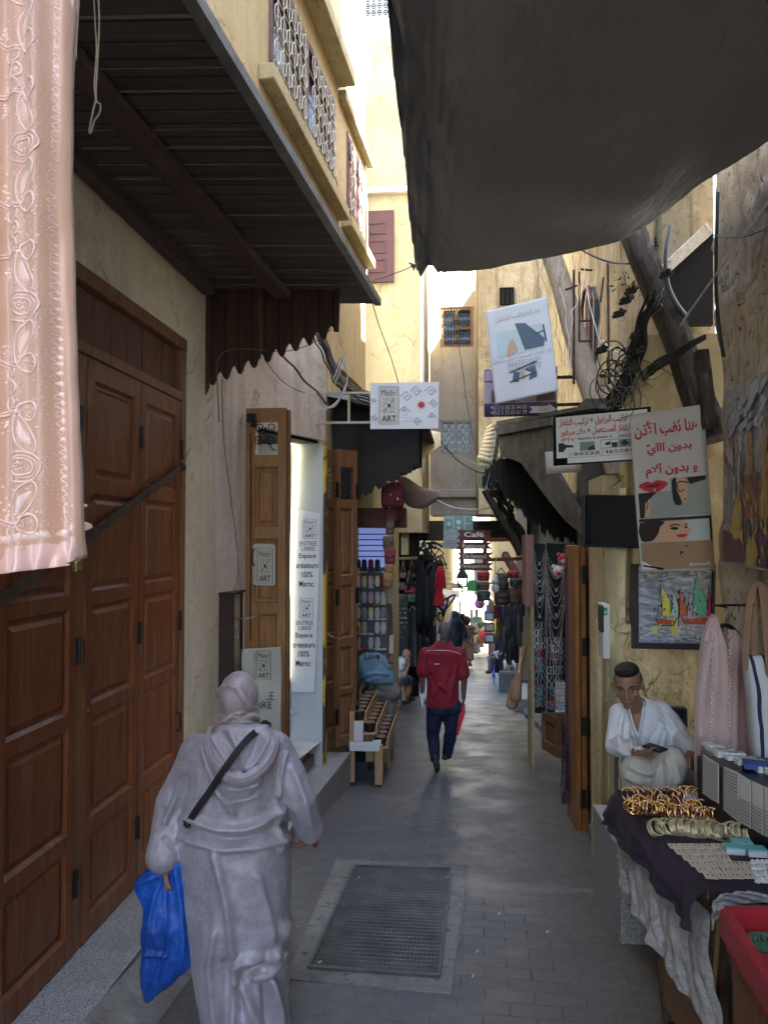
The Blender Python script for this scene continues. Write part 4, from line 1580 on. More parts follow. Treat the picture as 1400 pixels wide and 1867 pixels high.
# === folded shutter leaves right of the doorway
for nm,lab,x0,y0,x1,y1,vt,vb,cat_ in(('folded_shutter','narrow folded brown shutter next to the yellow edge',-1.375,7.6,-1.245,7.95,818,1348,'door'),('folded_shutter','outer folded brown shutter with small grilled light at its top',-1.235,7.78,-1.055,8.0,818,1358,'door')):
 dl2=thing(nm,lab,cat_,((x0+x1)/2,(y0+y1)/2,-0.3))
 d=V((x1-x0,y1-y0,0))
 n=V((d.y,-d.x,0)).normalized()
 if n.y>0:
  n=-n
 ym=(y0+y1)/2
 z0,z1=CH-(vb-978)/1400*ym,CH-(vt-978)/1400*ym
 H=z1-z0
 lf=leaf(dl2,(x0,y0,0),d,n,d.length,z0,z1,[(z0+H*a,z0+H*b)for a,b in((.03,.17),(.19,.33),(.36,.54),(.57,.80),(.83,.94))],M_DOORD,0.05,0.045,'leaf_panel',glass_top=True)
 mb=MB()
 dn=d.normalized()
 for k in range(5):
  zc=z0+H*(.845+.02*k)
  mb.tube([V((x0,y0,zc))+dn*(.05+(d.length-.1)*j/6)+V((0,0,.02*math.sin(j*2+k)))-n*.02 for j in range(7)],0.004,4)
 mb.build('grille',M_IRON,dl2)
 for f in(0.1,0.5,0.86):
  hinge(dl2,V((x0,y0,z0+H*f))+n*0.004,dn,n,0.16,0.022)
  hinge(dl2,V((x1,y1,z0+H*f))+n*0.004,dn,n,0.16,0.022)
chain('steel_chain','short steel chain linking the two narrow folded shutters',sag(Y(590,1150,7.55),Y(622,1165,7.7),0.02,10))
# === hanging sign with bracket
SY=7.25
sp_=yplane(SY)
bk=thing('sign_bracket','cream welded iron bracket carrying the white art shop sign','bracket',tuple(sp_.pt(552,770)))
mb=MB()
for v in(717,771):
 mb.bar(sp_.pt(548,v,-.02),sp_.pt(690,v-1,-.02),0.022)
for u in(567,636):
 mb.bar(sp_.pt(u,719,-.02),sp_.pt(u,769,-.02),0.022)
mb.build('frame',plain('cream_paint_iron',(0.42,0.35,0.26),0.6,0,.2,.2),bk,bevel=0.002)
mb=MB()
mb.obox(sp_.pt(552,717,-.02),(.03,0,0),(0,.03,0),(0,0,.018))
mb.obox(sp_.pt(552,771,-.02),(.03,0,0),(0,.03,0),(0,0,.018))
mb.build('wall_plate',M_RUST,bk,bevel=.003)
sg=thing('shop_sign','white board sign with framed logo and red star projecting over the lane','sign',tuple(sp_.pt(737,780)))
mb=MB()
pshape(mb,sp_,[(675,698),(800,696),(799,781),(675,782)],0.0,th=0.02)
mb.build('board',M_WHITE,sg)
mb=MB()
pshape(mb,sp_,[(691,704),(727,704),(727,773),(691,773)],0.002)
mb.build('logo_field',M_CREAMV,sg)
mb=MB()
art_logo(mb,sp_,691,704,727,773,0.0035)
mb.build('printing',M_INKB,sg)
mb=MB()
star_motif(mb,sp_,768,738,9,.003,9,.5)
mb.build('red_star',M_INKR,sg)
mb=MB()
rnd=random.Random(2)
def key_line(u,v,s,fl=1):
 pline(mb,sp_,[(u,v),(u+10*s,v-9*s),(u+20*s,v),(u+11*s,v+8*s*fl),(u+6*s,v+2*s),(u+11*s,v-2*s),(u+15*s,v+1*s)],0.0055,0.0015)
for(u,v,s,fl)in((730,722,1.0,1),(748,712,1.0,1),(728,748,.9,-1),(775,712,1.0,1),(778,760,.9,-1),(752,768,.8,1),(782,735,.8,1),(676,730,.5,1),(676,762,.6,1)):
 key_line(u,v,s,fl)
for k,(a,b)in enumerate(((735,749),(735,744),(735,753),(735,761))):
 pline(mb,sp_,[(a+(b-a)*j/8,750+k*5.6+(1.2 if j%2 else-1.2))for j in range(9)],.0018,.002)
write(mb,'CONCEPT STORE',[sp_.pt(688,774,.003),sp_.pt(688,706,.003),sp_.pt(684,706,.003),sp_.pt(684,774,.003)])
mb.build('grey_pattern',plain('pale_grey_ink',(0.48,0.51,0.54),.5),sg)
# === second plank canopy on the left
c2=thing('wooden_canopy','smaller dark canopy with pointed fringe beyond the white sign','canopy',(-0.9,9.5,3.2))
p2=yplane(8.55)
mb=MB()
def fringe(pl,x0,x1,top,bot,per,amp,mb,thick=.02,seed=0):
 pts=[(x0,top(x0)),(x0,bot(x0))]
 n=max(2,int(abs(x1-x0)/per))
 for i in range(n):
  for fx,fy in((.05,0),(.25,.15),(.38,-.35),(.5,-1.0),(.62,-.35),(.75,.15),(.95,0)):
   u=x0+(x1-x0)*(i+fx)/n
   pts.append((u,bot(u)+amp*fy))
 pts+=[(x1,bot(x1)),(x1,top(x1))]
 P=[pl.pt(u,v)for u,v in pts[1:-1]]
 T=[pl.pt(u,top(u))for u,v in pts[1:-1]]
 m=len(P)
 tv=-pl.n*thick
 vs=P+T+[p+tv for p in P]+[p+tv for p in T]
 fs=[]
 for i in range(m-1):
  fs+=[(i,i+1,m+i+1,m+i),(2*m+i,3*m+i,3*m+i+1,2*m+i+1),(i,2*m+i,2*m+i+1,i+1),(m+i,m+i+1,3*m+i+1,3*m+i)]
 fs+=[(0,m,3*m,2*m),(m-1,3*m-1,4*m-1,2*m-1)]
 mb.add(vs,fs)
fringe(p2,600,768,lambda u:730+(u-600)*.2,lambda u:938-(u-600)*.52,24,11,mb)
mb.slab([p2.pt(765,762),p2.pt(765,852),p2.pt(769,852),p2.pt(769,762)],(0,.05,0))
p2b=yplane(10.6)
fringe(p2b,670,760,lambda u:790,lambda u:895-(u-670)*.45,20,9,mb)
mb.build('fringe_board',plain('black_stained_boards',(0.022,0.018,0.016),.8,0,.3,.5,12),c2)
mb=MB()
a,b=p2.pt(600,727),p2.pt(776,764)
mb.hexa([(a.x-.2,8.3,a.z+.02),(b.x,8.3,b.z),(b.x+.03,11.0,b.z),(a.x+.1,11.0,a.z+.02)],[(a.x-.2,8.3,a.z+.05),(b.x,8.3,b.z+.03),(b.x+.03,11.0,b.z+.03),(a.x+.1,11.0,a.z+.05)])
mb.build('roof_boards',M_OLD,c2)
mb=MB()
mb.bar((a.x-.2,8.28,a.z+.05),(b.x+.02,8.28,b.z+.03),.03,.05,(0,0,1))
mb.build('edge_flashing',plain('zinc_edge2',(0.30,0.30,0.28),.6,.3),c2)
mb=MB()
q=[Y(768,782,11.2),Y(803,790,11.2),Y(803,812,10.9),Y(768,838,10.4)]
for i in range(14):
 s0,s1=i/14,(i+1)/14
 f=lambda s,side:(q[0].lerp(q[3],s)if side==0 else q[1].lerp(q[2],s))+V((0,0,.03*(i%2)))
 mb.add([f(s0,0),f(s0,1),f(s1,1)+V((0,0,.03 if i%2==0 else-.03)),f(s1,0)+V((0,0,.03 if i%2==0 else-.03))],[(0,1,2,3)])
o=mb.build('corrugated_sheet',plain('pale_fibre_sheet',(0.50,0.44,0.30),.8,0,.2,.3),c2)
o.modifiers.new('t','SOLIDIFY').thickness=.006
cc_=thing('security_camera','small white dome security camera under the second left canopy','camera',tuple(Y(741,796,8.8)))
mb=MB()
p=Y(741,790,8.8)
mb.tube([p+V((0,0,.06)),p],.05,12)
mb.build('mount',M_WHITEPL,cc_)
mb=MB()
mb.ball(p+V((0,0,-.02)),.045,12,8)
mb.build('dome',M_BLACKPL,cc_,smooth=True)
mb=MB()
mb.obox(Y(704,784,8.7),(.055,0,0),(0,.03,0),(0,0,.022))
tag(mb.build('lamp_box',M_WHITEPL,bevel=.004),'small white box fixed under the second left canopy, beside the dome camera','box')
mb=MB()
aw=[(725,868,10.2),(745,875,10.4),(770,886,10.8),(803,897,11.2)]
awb=[(726,905,10.2),(748,922,10.4),(775,928,10.8),(797,912,11.2)]
A_=catmull([Y(*p)for p in aw],8)
B_=catmull([Y(*p)for p in awb],8)
mb.grid(lambda s,q:A_[min(int(s*24),24)].lerp(B_[min(int(s*24),24)],q)+V((0,-.12*math.sin(q*math.pi),.02*math.sin(q*9+s*7))),24,12)
o=mb.build('cloth_awning',cloth('mauve_canvas',(0.22,0.17,0.185),(0.13,0.10,0.115),.9,60,.4,.2,1.0),smooth=True,fix=False)
o.modifiers.new('t','SOLIDIFY').thickness=.004
tag(o,'faded mauve cloth awning slung beside the red patterned bag','awning')
# === RIGHT: poles, cables, boards
M_KRAFT=plain('brown_card',(0.21,0.125,0.06),0.8,0,.15,.1,10)
def timber(name,lab,p,q,w0,w1,mat,rnd_=True,seed=0,cat='pole'):
 """weathered squared or round timber with knots and a slightly uneven run"""
 p,q=V(p),V(q)
 x,y=basis(q-p)
 rg=[]
 n=22
 m=16
 for i in range(n+1):
  t_=i/n
  c=p.lerp(q,t_)+V((noise.noise(V((t_*3,seed,0))),noise.noise(V((t_*3,seed,5))),0))*0.02
  r=w0+(w1-w0)*t_
  ring=[]
  for k in range(m):
   a=2*math.pi*k/m+.39
   e=1.0 if rnd_ else min(1.28,1/max(abs(math.cos(a)),abs(math.sin(a))))*.86
   e*=1+0.05*noise.noise(V((math.cos(a)*2,math.sin(a)*2,t_*7+seed)))
   ring.append(c+(x*math.cos(a)+y*math.sin(a))*r*e)
  rg.append(ring)
 mb=MB()
 mb.loft(rg)
 return tag(mb.build(name,mat,smooth=rnd_),lab,cat)
timber('wooden_prop','round peeled log leaning across the lane behind the framed board',Y(997,440,7.7),Y(1142,915,6.7),.095,.115,M_LOG,True,1)
timber('wooden_prop','square blackened timber leaning against the house over the piercing banner',Y(1146,405,5.3),Y(1306,800,4.85),.085,.095,M_BEAM,False,2)
timber('wooden_prop','thin grey timber beside the blackened one at the wall corner',Y(1278,640,4.75),Y(1296,780,4.7),.045,.05,M_BEAM,False,3)
timber('wooden_prop','thin brown strut propping the far black canopy',Y(884,893,9.4),Y(950,1010,9.6),.045,.05,M_BEAM,False,4)
timber('wooden_prop','lower dark strut crossing the passage behind the bags',Y(920,1010,12.5),Y(950,1062,12.0),.06,.06,M_BEAM,False,6)
bc=thing('broken_balcony','broken concrete slab and painted-dark recess under the tarpaulin on the right','balcony',tuple(Y(1240,640,6)))
mb=MB()
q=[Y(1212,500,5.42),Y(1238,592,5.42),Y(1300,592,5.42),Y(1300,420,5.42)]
mb.slab(q,(0,.05,0))  # flat near-black sheet; the cavity's shade is put into its colour
mb.build('hollow_shade',M_INT,bc)
mb=MB()
mb.hexa([Y(1200,488,5.32),Y(1210,506,5.32),Y(1210,506,5.41),Y(1200,488,5.41)],[Y(1288,405,5.32),Y(1300,424,5.32),Y(1300,424,5.41),Y(1288,405,5.41)])
mb.build('slab',M_PL_R,bc,bevel=.01)
rnd=random.Random(21)
for lab,cu,cv,yy,n_ in(('green weed sprouting from the wall beside the blackened timber',1182,448,5.9,200),('small fern tuft growing left of the blackened timber',1150,520,6.1,60)):
 mb=MB()
 for i in range(n_):
  u,v=cu+rnd.gauss(0,13),cv+rnd.gauss(0,16)
  c=Y(u,v,yy+rnd.uniform(-.15,.1))
  d=V((rnd.uniform(-1,1),rnd.uniform(-1,1),rnd.uniform(-1,.6))).normalized()
  s_=d.cross(V((rnd.uniform(-1,1),rnd.uniform(-1,1),1))).normalized()
  L=rnd.uniform(.03,.06)
  mb.add([c,c+d*L*.5+s_*.010,c+d*L,c+d*L*.5-s_*.010],[(0,1,2,3)])
 pt_=thing('wall_plant',lab,'plant',tuple(Y(cu,cv+15,yy)))
 mb.build('leaves',cloth('weed_green',(0.10,0.15,0.035),(0.06,0.09,0.02),.8,50,.1,0),pt_)
 mb=MB()
 for i in range(8):
  mb.tube([Y(cu+rnd.gauss(0,4),cv+20,yy),Y(cu+rnd.gauss(0,12),cv-10+rnd.gauss(0,8),yy)],.003,4)
 mb.build('stem',M_WIRE_BR,pt_)
def cable(lab,pts,r=0.006,mat=None,sm=8,name='electric_cable',wob=0.0,group=None):
 mb=MB()
 P=catmull([Y(*p)for p in pts],sm)
 if wob:
  P=[p+V((noise.noise(p*6),noise.noise(p*6+V((9,0,0))),noise.noise(p*6+V((0,9,0)))))*wob for p in P]
 mb.tube(P,r,6)
 o=mb.build(name,mat or M_WIRE_B,smooth=True)
 return tag(o,lab,'cable',group)
RCB='black cables of the tangle on the right'
rnd=random.Random(33)
for i in range(17):
 a=rnd.uniform(-9,9)
 pts=[(1188+a+rnd.uniform(-8,10),545+rnd.uniform(-20,10),4.82),(1172+a,590+rnd.uniform(-8,8),4.90),(1158+a*1.6,640+rnd.uniform(-10,10),4.99),(1140+a,690+rnd.uniform(-10,10),5.07),(1118+a*1.5,735+rnd.uniform(-5,14),5.15)]
 cable('black cable in the thick drooping tangle between the two leaning timbers',pts,rnd.choice([.006,.008,.010]),M_WIRE_B,group=RCB,wob=.03)
for i in range(11):
 a=rnd.uniform(-9,9)
 pts=[(1098+a,752+rnd.uniform(-4,8),5.15),(1140+a,712+rnd.uniform(-6,6),5.95),(1190,672+a,4.82),(1240,640+a*.6,4.56),(1290,612+a*.4,4.5)]
 cable('black cable running from the tangle up to the near wall corner',pts,rnd.choice([.007,.009]),M_WIRE_B,group=RCB,wob=.02)
for i in range(20):
 cu,cv=1115+rnd.uniform(-16,36),690+rnd.uniform(-40,45)
 r0=rnd.uniform(10,26)
 pts=[(cu+r0*math.cos(k*.9+i),cv+r0*1.3*math.sin(k*.9+i),4.99+rnd.uniform(-.05,.05))for k in range(8)]
 cable('coiled loop of thin cable hanging in the tangle above the framed board',pts,rnd.choice([.003,.004,.005]),rnd.choice([M_WIRE_B,M_WIRE_G,M_WIRE_BR]),group='cable loops in the tangle',wob=.02)
jn=MB()
for i,(u,v)in enumerate(((1150,530),(1140,548),(1128,572),(1160,610),(1165,640),(1152,672),(1096,638),(1196,548),(1214,500))):
 p=Y(u,v,4.95)
 mb=MB()
 mb.obox(p,V((.030,0,.008)),V((0,.02,0)),V((-.006,0,.018)))
 mb.tube([p+V((-.04,0,-.02)),p+V((.045,0,.02))],.012,6)
 mb.obox(p+V((.01,-.02,.015)),V((.012,0,.0)),V((0,.012,0)),V((0,0,.014)))
 tag(mb.build('cable_clamp',M_WIRE_B,bevel=.003),'chunky black clamp gripping the cable tangle on the right','clamp','black cable clamps')
cable('thick grey corrugated conduit curving down beside the blackened timber',[(1222,410,5.0),(1214,460,5.0),(1216,510,5.0),(1228,545,5.0),(1252,578,5.0)],.015,plain('grey_conduit',(.15,.15,.14),.7),name='conduit')
cable('taut white cable slanting from the near right wall to the timber',[(1410,355,3.8),(1330,465,4.2),(1245,585,4.7)],.006,M_WIRE_W)
cable('white cable sagging between the blackened timber and the cable tangle',[(1245,588,4.9),(1222,612,5.2),(1195,635,5.5),(1165,645,5.7),(1120,640,6.0),(1098,620,6.3)],.006,M_WIRE_W)
cable('long white cable hanging in front of the arched window',[(1064,480,6.5),(1072,540,6.4),(1084,590,6.3),(1100,630,6.2),(1150,660,5.9)],.005,M_WIRE_W)
cable('black cable running straight down the near right plaster',[(1308,350,4.45),(1306,430,4.45),(1305,520,4.45),(1310,590,4.45),(1319,650,4.42)],.010,M_WIRE_B)
cable('thin cord looped across the near rough wall',[(1300,428,4.4),(1322,432,4.3),(1360,430,4.0),(1410,410,3.7)],.004,M_WIRE_G)
cable('black cable dipping below the tarpaulin to the blackened timber',[(1060,455,6.2),(1085,468,6.0),(1115,478,5.8),(1148,480,5.5)],.008,M_WIRE_B)
cable('thin cable dropping from the tangle to the framed board',[(1150,690,5.8),(1160,715,5.8),(1163,745,5.8)],.004,M_WIRE_B)
cable('thin wire bracing across the yellow wall behind the tangle',[(1170,655,5.1),(1200,668,5.05),(1235,690,5.0)],.003,M_WIRE_B)
for i,(u0,v0,u1,v1)in enumerate(((1046,492,1046,700),(1058,490,1080,492),(1056,585,1080,583),(1056,622,1080,620),(1030,528,1052,520),(1056,495,1056,622),(1108,480,1110,700),(1100,505,1095,550))):
 cable('rusty iron stub on the streaked tan wall by the arched window',[(u0,v0,7.0),((u0+u1)/2,(v0+v1)/2+.5,7.0),(u1,v1,7.0)],.012 if i in(0,6)else .010,M_RUST,3,'iron_bracket',group='iron brackets on the tan wall')
for i in range(6):
 u=960+i*17
 cable('pale stray wire trailing down the tan wall under the tarpaulin',[(u,470,9-i*.4),(u+rnd.uniform(-14,14),520,9-i*.4),(u+rnd.uniform(-14,14),580,8.8-i*.4),(u+rnd.uniform(-20,20),650+rnd.uniform(-20,40),8.6-i*.4)],.0035,rnd.choice([M_WIRE_W,M_WIRE_G]),group='pale wires on the tan wall',wob=.04)
for i in range(16):
 a=rnd.uniform(-9,9)
 cable('grey cable in the bundle running down beside the left plank canopy',[(580+a,606+rnd.uniform(-6,6),6.9),(592+a,640,7.1),(606+a,672,7.2),(618+a+rnd.uniform(0,12),700+rnd.uniform(-6,6),7.3),(650+rnd.uniform(-10,30),722+a,8.0),(690,738+a,8.3)],rnd.choice([.005,.007,.010]),rnd.choice([M_WIRE_B,M_WIRE_G,M_WIRE_G]),group='cables down to the white sign',wob=.03)
for i in range(5):
 a=rnd.uniform(-3,3)
 cable('brown cable stapled down the pinkish plaster above the lit doorway',[(512+a,645,6.6),(535+a,668,6.75),(552+a,690,6.9),(575+a,712,7.0),(600+a,742,7.15)],.005,M_WIRE_BR,group='stapled brown cables',wob=.015)
for i in range(4):
 cable('white cable loop dangling by the sign bracket',[(612,680+i*8,7.1),(622+i*2,655,7.1),(632,680,7.1),(626+i,712,7.1),(612-i*3,740,7.1),(590,735+i*3,7.1),(575,722,7.1)],.0045,M_WIRE_W if i%2 else M_WIRE_G,group='cable loops by the bracket',wob=.03)
cable('single cable drooping across the pinkish plaster to the bracket',[(482,655,6.3),(510,690,6.5),(535,708,6.7),(556,716,6.9)],.004,M_WIRE_BR)
cable('thin cable hanging from the canopy end past the honey brown leaf',[(476,478,5.3),(474,560,5.3),(476,640,5.3),(473,655,5.3)],.004,M_WIRE_BR)
cable('looping cable in front of the dark fringe boards',[(400,770,5.2),(396,700,5.2),(396,660,5.25),(412,640,5.3),(450,636,5.35),(520,640,5.6),(570,625,5.8),(604,600,5.9)],.004,M_WIRE_BR)
cable('long cable running down the left plaster to the meter box',[(404,690,5.6),(408,800,5.65),(420,900,5.7),(432,1000,5.75),(432,1060,5.8),(418,1100,5.85)],.004,M_WIRE_G)
cable('short thick brown conduit hanging on the left plaster crack',[(389,695,5.72),(386,760,5.72),(384,820,5.72),(379,866,5.72)],.013,M_RUST,name='conduit')
cable('thin wire from the folding doors up to the fringe boards',[(334,846,4.95),(356,800,5.3),(386,752,5.6)],.003,M_WIRE_G)
cable('thin wire sagging from the door frame to the conduit',[(324,766,5.0),(352,758,5.3),(388,722,5.6)],.003,M_WIRE_G)
cable('crooked black wire down the wall above the folding doors',[(130,330,3.7),(136,380,3.75),(132,428,3.75),(146,470,3.85),(150,510,3.9)],.004,M_WIRE_B)
cable('white overhead wire crossing in front of the yellow house',[(366,24,5.6),(420,30,6.2),(540,32,8),(640,30,10),(725,34,12.5)],.009,M_WIRE_W)
cable('second white overhead wire just below the first',[(372,26,5.6),(430,33,6.2),(560,36,8),(640,36,10),(725,36,12.5)],.007,M_WIRE_W)
cable('thin white wire hanging before the maroon shutter',[(640,160,12.8),(662,280,12.8),(670,400,12.8),(668,520,12.8)],.010,M_WIRE_W)
cable('thin dark wire slanting from the canopy corner to the sign',[(676,540,6.0),(690,590,6.5),(712,650,7),(726,697,7.2)],.004,M_WIRE_B)
cable('thin dark wire falling in front of the upper oak window',[(814,494,8),(822,560,9),(838,640,10),(852,740,11),(868,830,12)],.004,M_WIRE_B)
cable('black cable from the lower grilled window to the far canopy',[(800,800,16.5),(830,835,14),(860,855,12),(885,862,10)],.014,M_WIRE_B)
cable('thin cable alongside the black one at the far canopy',[(800,812,16.5),(835,832,14),(880,850,10)],.007,M_WIRE_G)
cable('white cord sagging from the mauve awning to the right canopy',[(797,912,11),(830,926,10.8),(880,928,10.5),(925,912,10)],.009,M_WIRE_W)
cable('dark wire stapled along the yellow wall to the sill',[(464,196,6.3),(500,225,6.7),(545,262,7.3),(575,278,7.8)],.007,M_WIRE_B)
cable('thin wire drooping from the sill along the white wall',[(605,290,8.2),(618,350,8.6),(632,410,9.2),(655,480,9.8)],.006,M_WIRE_G)
# === boards and banners over the lane
bY=yplane(7.6,-8,.8)
pb_=thing('hanging_banner','grey-white cloth banner with phone numbers hung askew under the tarpaulin','banner',tuple(bY.pt(950,735)))
Q4=[(885,567),(998,540),(1018,712),(903,737)]
def quadpt(pl,Q,s,t_,off=0.0):
 """point in a photo quad (top-left, top-right, bottom-right, bottom-left)"""
 u=(Q[0][0]*(1-s)+Q[1][0]*s)*(1-t_)+(Q[3][0]*(1-s)+Q[2][0]*s)*t_
 v=(Q[0][1]*(1-s)+Q[1][1]*s)*(1-t_)+(Q[3][1]*(1-s)+Q[2][1]*s)*t_
 return pl.pt(u,v,off)
class QS:
 """a printed sheet spanned by a photo quad; coordinates 0..1 across and down"""
 def __init__(s,pl,Q,wav=0.0):
  s.pl,s.Q,s.w=pl,Q,wav
 def pt(s,a,b,off=0.0):
  k=s.w*(math.sin(a*5+b*3)*.6+math.sin(b*6-a*3)*.4)
  return quadpt(s.pl,s.Q,a,b,off+k)
 def text(s,mb,tx,a0,b0,a1,b1,bold=0.0,off=.004):
  write(mb,tx,[s.pt(a0,b1,off),s.pt(a1,b1,off),s.pt(a1,b0,off),s.pt(a0,b0,off)],bold)
 def shape(s,mb,pts,off=.003,sm=0):
  P=[s.pt(a,b,off)for a,b in pts]
  if sm:
   P=catmull(P,sm,True)
  c=sum(P,V())/len(P)
  mb.add(P+[c],[(i,(i+1)%len(P),len(P))for i in range(len(P))])
 def rect(s,mb,a0,b0,a1,b1,off=.003):
  n=6
  mb.grid(lambda x,y:s.pt(a0+(a1-a0)*x,b0+(b1-b0)*y,off),n,n)
 def sheet(s,name,mat,parent,nu=24,nv=36,th=.002):
  mb=MB()
  mb.grid(lambda x,y:s.pt(x,y),nu,nv)
  o=mb.build(name,mat,parent,smooth=True,fix=False)
  m=o.modifiers.new('t','SOLIDIFY')
  m.thickness=th
  m.offset=1
  return o
 def line(s,mb,pts,r=.002,off=.003,sm=0):
  P=[s.pt(a,b,off)for a,b in pts]
  if sm:
   P=catmull(P,sm)
  mb.tube(P,r,4)
def ink(qs,parent,name,mat,items,off=.004):
 """items: ('t', text, a0,b0,a1,b1[,bold]) ('s', pts, smooth) ('r', a0,b0,a1,b1) ('l', pts, r)"""
 mb=MB()
 for it in items:
  if it[0]=='t':
   qs.text(mb,it[1],*it[2:6],bold=it[6]if len(it)>6 else 0.0,off=off)
  elif it[0]=='s':
   qs.shape(mb,it[1],off,it[2]if len(it)>2 else 0)
  elif it[0]=='r':
   qs.rect(mb,*it[1:5],off=off)
  elif it[0]=='l':
   qs.line(mb,it[1],it[2],off,it[3]if len(it)>3 else 0)
 return mb.build(name,mat,parent)
def col_(n,c,r=.5):
 return flat(n,c,r)
qs=QS(bY,Q4,.005)
qs.sheet('sheet',plain('grey_white_cloth',(.55,.57,.58),.7,0,.05,.1,12),pb_)
ink(qs,pb_,'photo_ground',col_('print_sky',(.40,.50,.50)),[('r',.12,.26,.86,.52)],.003)
ink(qs,pb_,'printed_screen',col_('print_slate',(.06,.09,.13)),[('s',[(.44,.20),(.60,.22),(.88,.42),(.86,.50),(.55,.50),(.50,.36)]),('l',[(.88,.28),(.90,.46)],.008),('l',[(.70,.36),(.90,.34)],.006),('l',[(.28,.70),(.72,.64)],.008),('l',[(.26,.80),(.70,.75)],.006),('s',[(.34,.70),(.44,.72),(.40,.82),(.30,.80)]),('s',[(.50,.70),(.68,.66),(.70,.80),(.56,.82),(.62,.74)])],.005)
ink(qs,pb_,'printed_hand',col_('print_skin',(.45,.30,.20)),[('s',[(.30,.40),(.38,.36),(.42,.42),(.44,.48),(.34,.52),(.26,.52)],3),('s',[(.44,.72),(.50,.72),(.52,.78),(.46,.80)],3)],.006)
ink(qs,pb_,'printing',M_INKG,[('t',arab('عبد الله تركيب البارابول'),.14,.09,.86,.15,.01),('t',arab('بائع تلفازات المستعملة + تركيب البرابول'),.03,.535,.97,.59,.01),('t','0663322630',.26,.595,.78,.64),('t','0672378977',.25,.66,.78,.705)],.009)
pS=yplane(8.0,-6,.5)
ps_=thing('hotel_sign','purple-edged direction board with white arrow behind the hanging banner','sign',tuple(pS.pt(950,758)))
qs=QS(pS,[(883,674),(1016,668),(1016,757),(883,760)])
qs.sheet('board',col_('violet_board',(.085,.065,.16)),ps_,4,4,.015)
ink(qs,ps_,'photo_print',col_('print_street',(.34,.27,.22)),[('r',.0,.27,1,.72)],.003)
ink(qs,ps_,'photo_detail',col_('print_violet_grey',(.30,.27,.38)),[('r',.01,.02,.2,.24),('s',[(.05,.3),(.2,.3),(.25,.7),(.02,.7)]),('s',[(.5,.35),(.62,.3),(.66,.7),(.48,.7)])],.005)
ink(qs,ps_,'photo_dark',col_('print_brown_dark',(.10,.07,.05)),[('s',[(.1,.45),(.17,.42),(.18,.70),(.09,.7)]),('s',[(.7,.4),(.95,.36),(.98,.68),(.72,.7)]),('s',[(.3,.5),(.4,.45),(.42,.7),(.3,.7)])],.006)
ink(qs,ps_,'arrow',col_('arrow_white',(.62,.60,.60)),[('s',[(.61,.80),(.66,.86),(.61,.94)][::-1]+[(.61,.80),(.90,.80),(.90,.76),(.985,.87),(.90,.98),(.90,.94),(.61,.94)])],.005)
ink(qs,ps_,'printing',col_('white_ink',(.66,.66,.66)),[('t','+212 6 58 35 44 03',.09,.765,.58,.85),('t','+212 5 35 63 61 79',.09,.875,.58,.96)],.005)
ink(qs,ps_,'arrow_text',M_INKG,[('t','10m',.75,.82,.87,.91)],.007)
mb=MB()
for v0,v1 in((688,685),(738,735)):
 mb.bar(pS.pt(1012,v0,-.03),pS.pt(1112,v1,-.03),.03,.03)
mb.build('arm',M_IRON,ps_)
pF=yplane(5.0,6,1.2)
fs_=thing('framed_sign','black-framed white board lettered in red Arabic about television repair','sign',tuple(pF.pt(1095,846)))
qs=QS(pF,[(1008,758),(1186,741),(1186,838),(1010,849)])
qs.sheet('frame',M_BLACKPL,fs_,4,4,.02)
ink(qs,fs_,'white_field',M_WHITE,[('r',.028,.04,.965,.86)],.003)
ink(qs,fs_,'white_strip',M_WHITE,[('r',.14,.865,.82,.97)],.006)
ink(qs,fs_,'red_writing',M_INKR,[('t',arab('تركيب البرابول + تركيب التلفاز'),.06,.08,.76,.26,.025),('t',arab('التلفاز المستعمل + ملاء سرفور'),.07,.28,.80,.45,.025),('t','IPTV',.08,.47,.22,.54,.02),('s',[(.20,.90),(.24,.93),(.28,.90),(.27,.97),(.22,.97)],2),('t',arab('إصلاح'),.34,.875,.58,.93,.03)])
ink(qs,fs_,'black_writing',M_INKB,[('t',arab('التلفاز'),.66,.47,.80,.55,.02),('t','Reparation de telecteur',.25,.47,.56,.54,.02),('t','+',.575,.475,.605,.535),('t','06 63 32 26 30',.21,.76,.47,.83,.03),('t','/',.495,.74,.51,.85),('t','06 72 37 89 77',.57,.76,.83,.83,.03),('s',[(.05,.56),(.10,.56),(.12,.60),(.20,.62),(.21,.66),(.13,.66),(.10,.74),(.05,.74)]),('s',[(.54,.76),(.555,.76),(.56,.82),(.545,.83)]),('s',[(.53,.62),(.575,.60),(.60,.57),(.58,.63),(.61,.65),(.57,.66),(.54,.67)])])
ink(qs,fs_,'printed_photos',col_('print_teal',(.20,.26,.26)),[('r',.27,.57,.42,.74),('r',.67,.57,.80,.72),('l',[(.48,.56),(.67,.56),(.67,.72),(.48,.72),(.48,.56)],.002)],.005)
ink(qs,fs_,'photo_dark',col_('print_night',(.03,.04,.06)),[('r',.60,.62,.66,.71),('s',[(.36,.68),(.42,.64),(.43,.74),(.35,.74)]),('s',[(.69,.62),(.74,.58),(.78,.66),(.72,.70)])],.007)
ink(qs,fs_,'phone_mark',M_INKG,[('l',[(.175+.018*math.cos(k*.7),.80+.035*math.sin(k*.7))for k in range(10)],.0015)])
pW=yplane(7.0)
ws_=thing('small_sign','small dirty white board fixed below the black-framed one','sign',tuple(pW.pt(1027,862)))
qs=QS(pW,[(994,824),(1060,818),(1060,860),(996,864)])
qs.sheet('board',M_CREAMV,ws_,3,3,.012)
ink(qs,ws_,'border',M_INKG,[('l',[(.03,.05),(.97,.05),(.97,.95),(.03,.95),(.03,.05)],.0025),('s',[(.10,.72),(.14,.70),(.16,.82),(.12,.84)])])
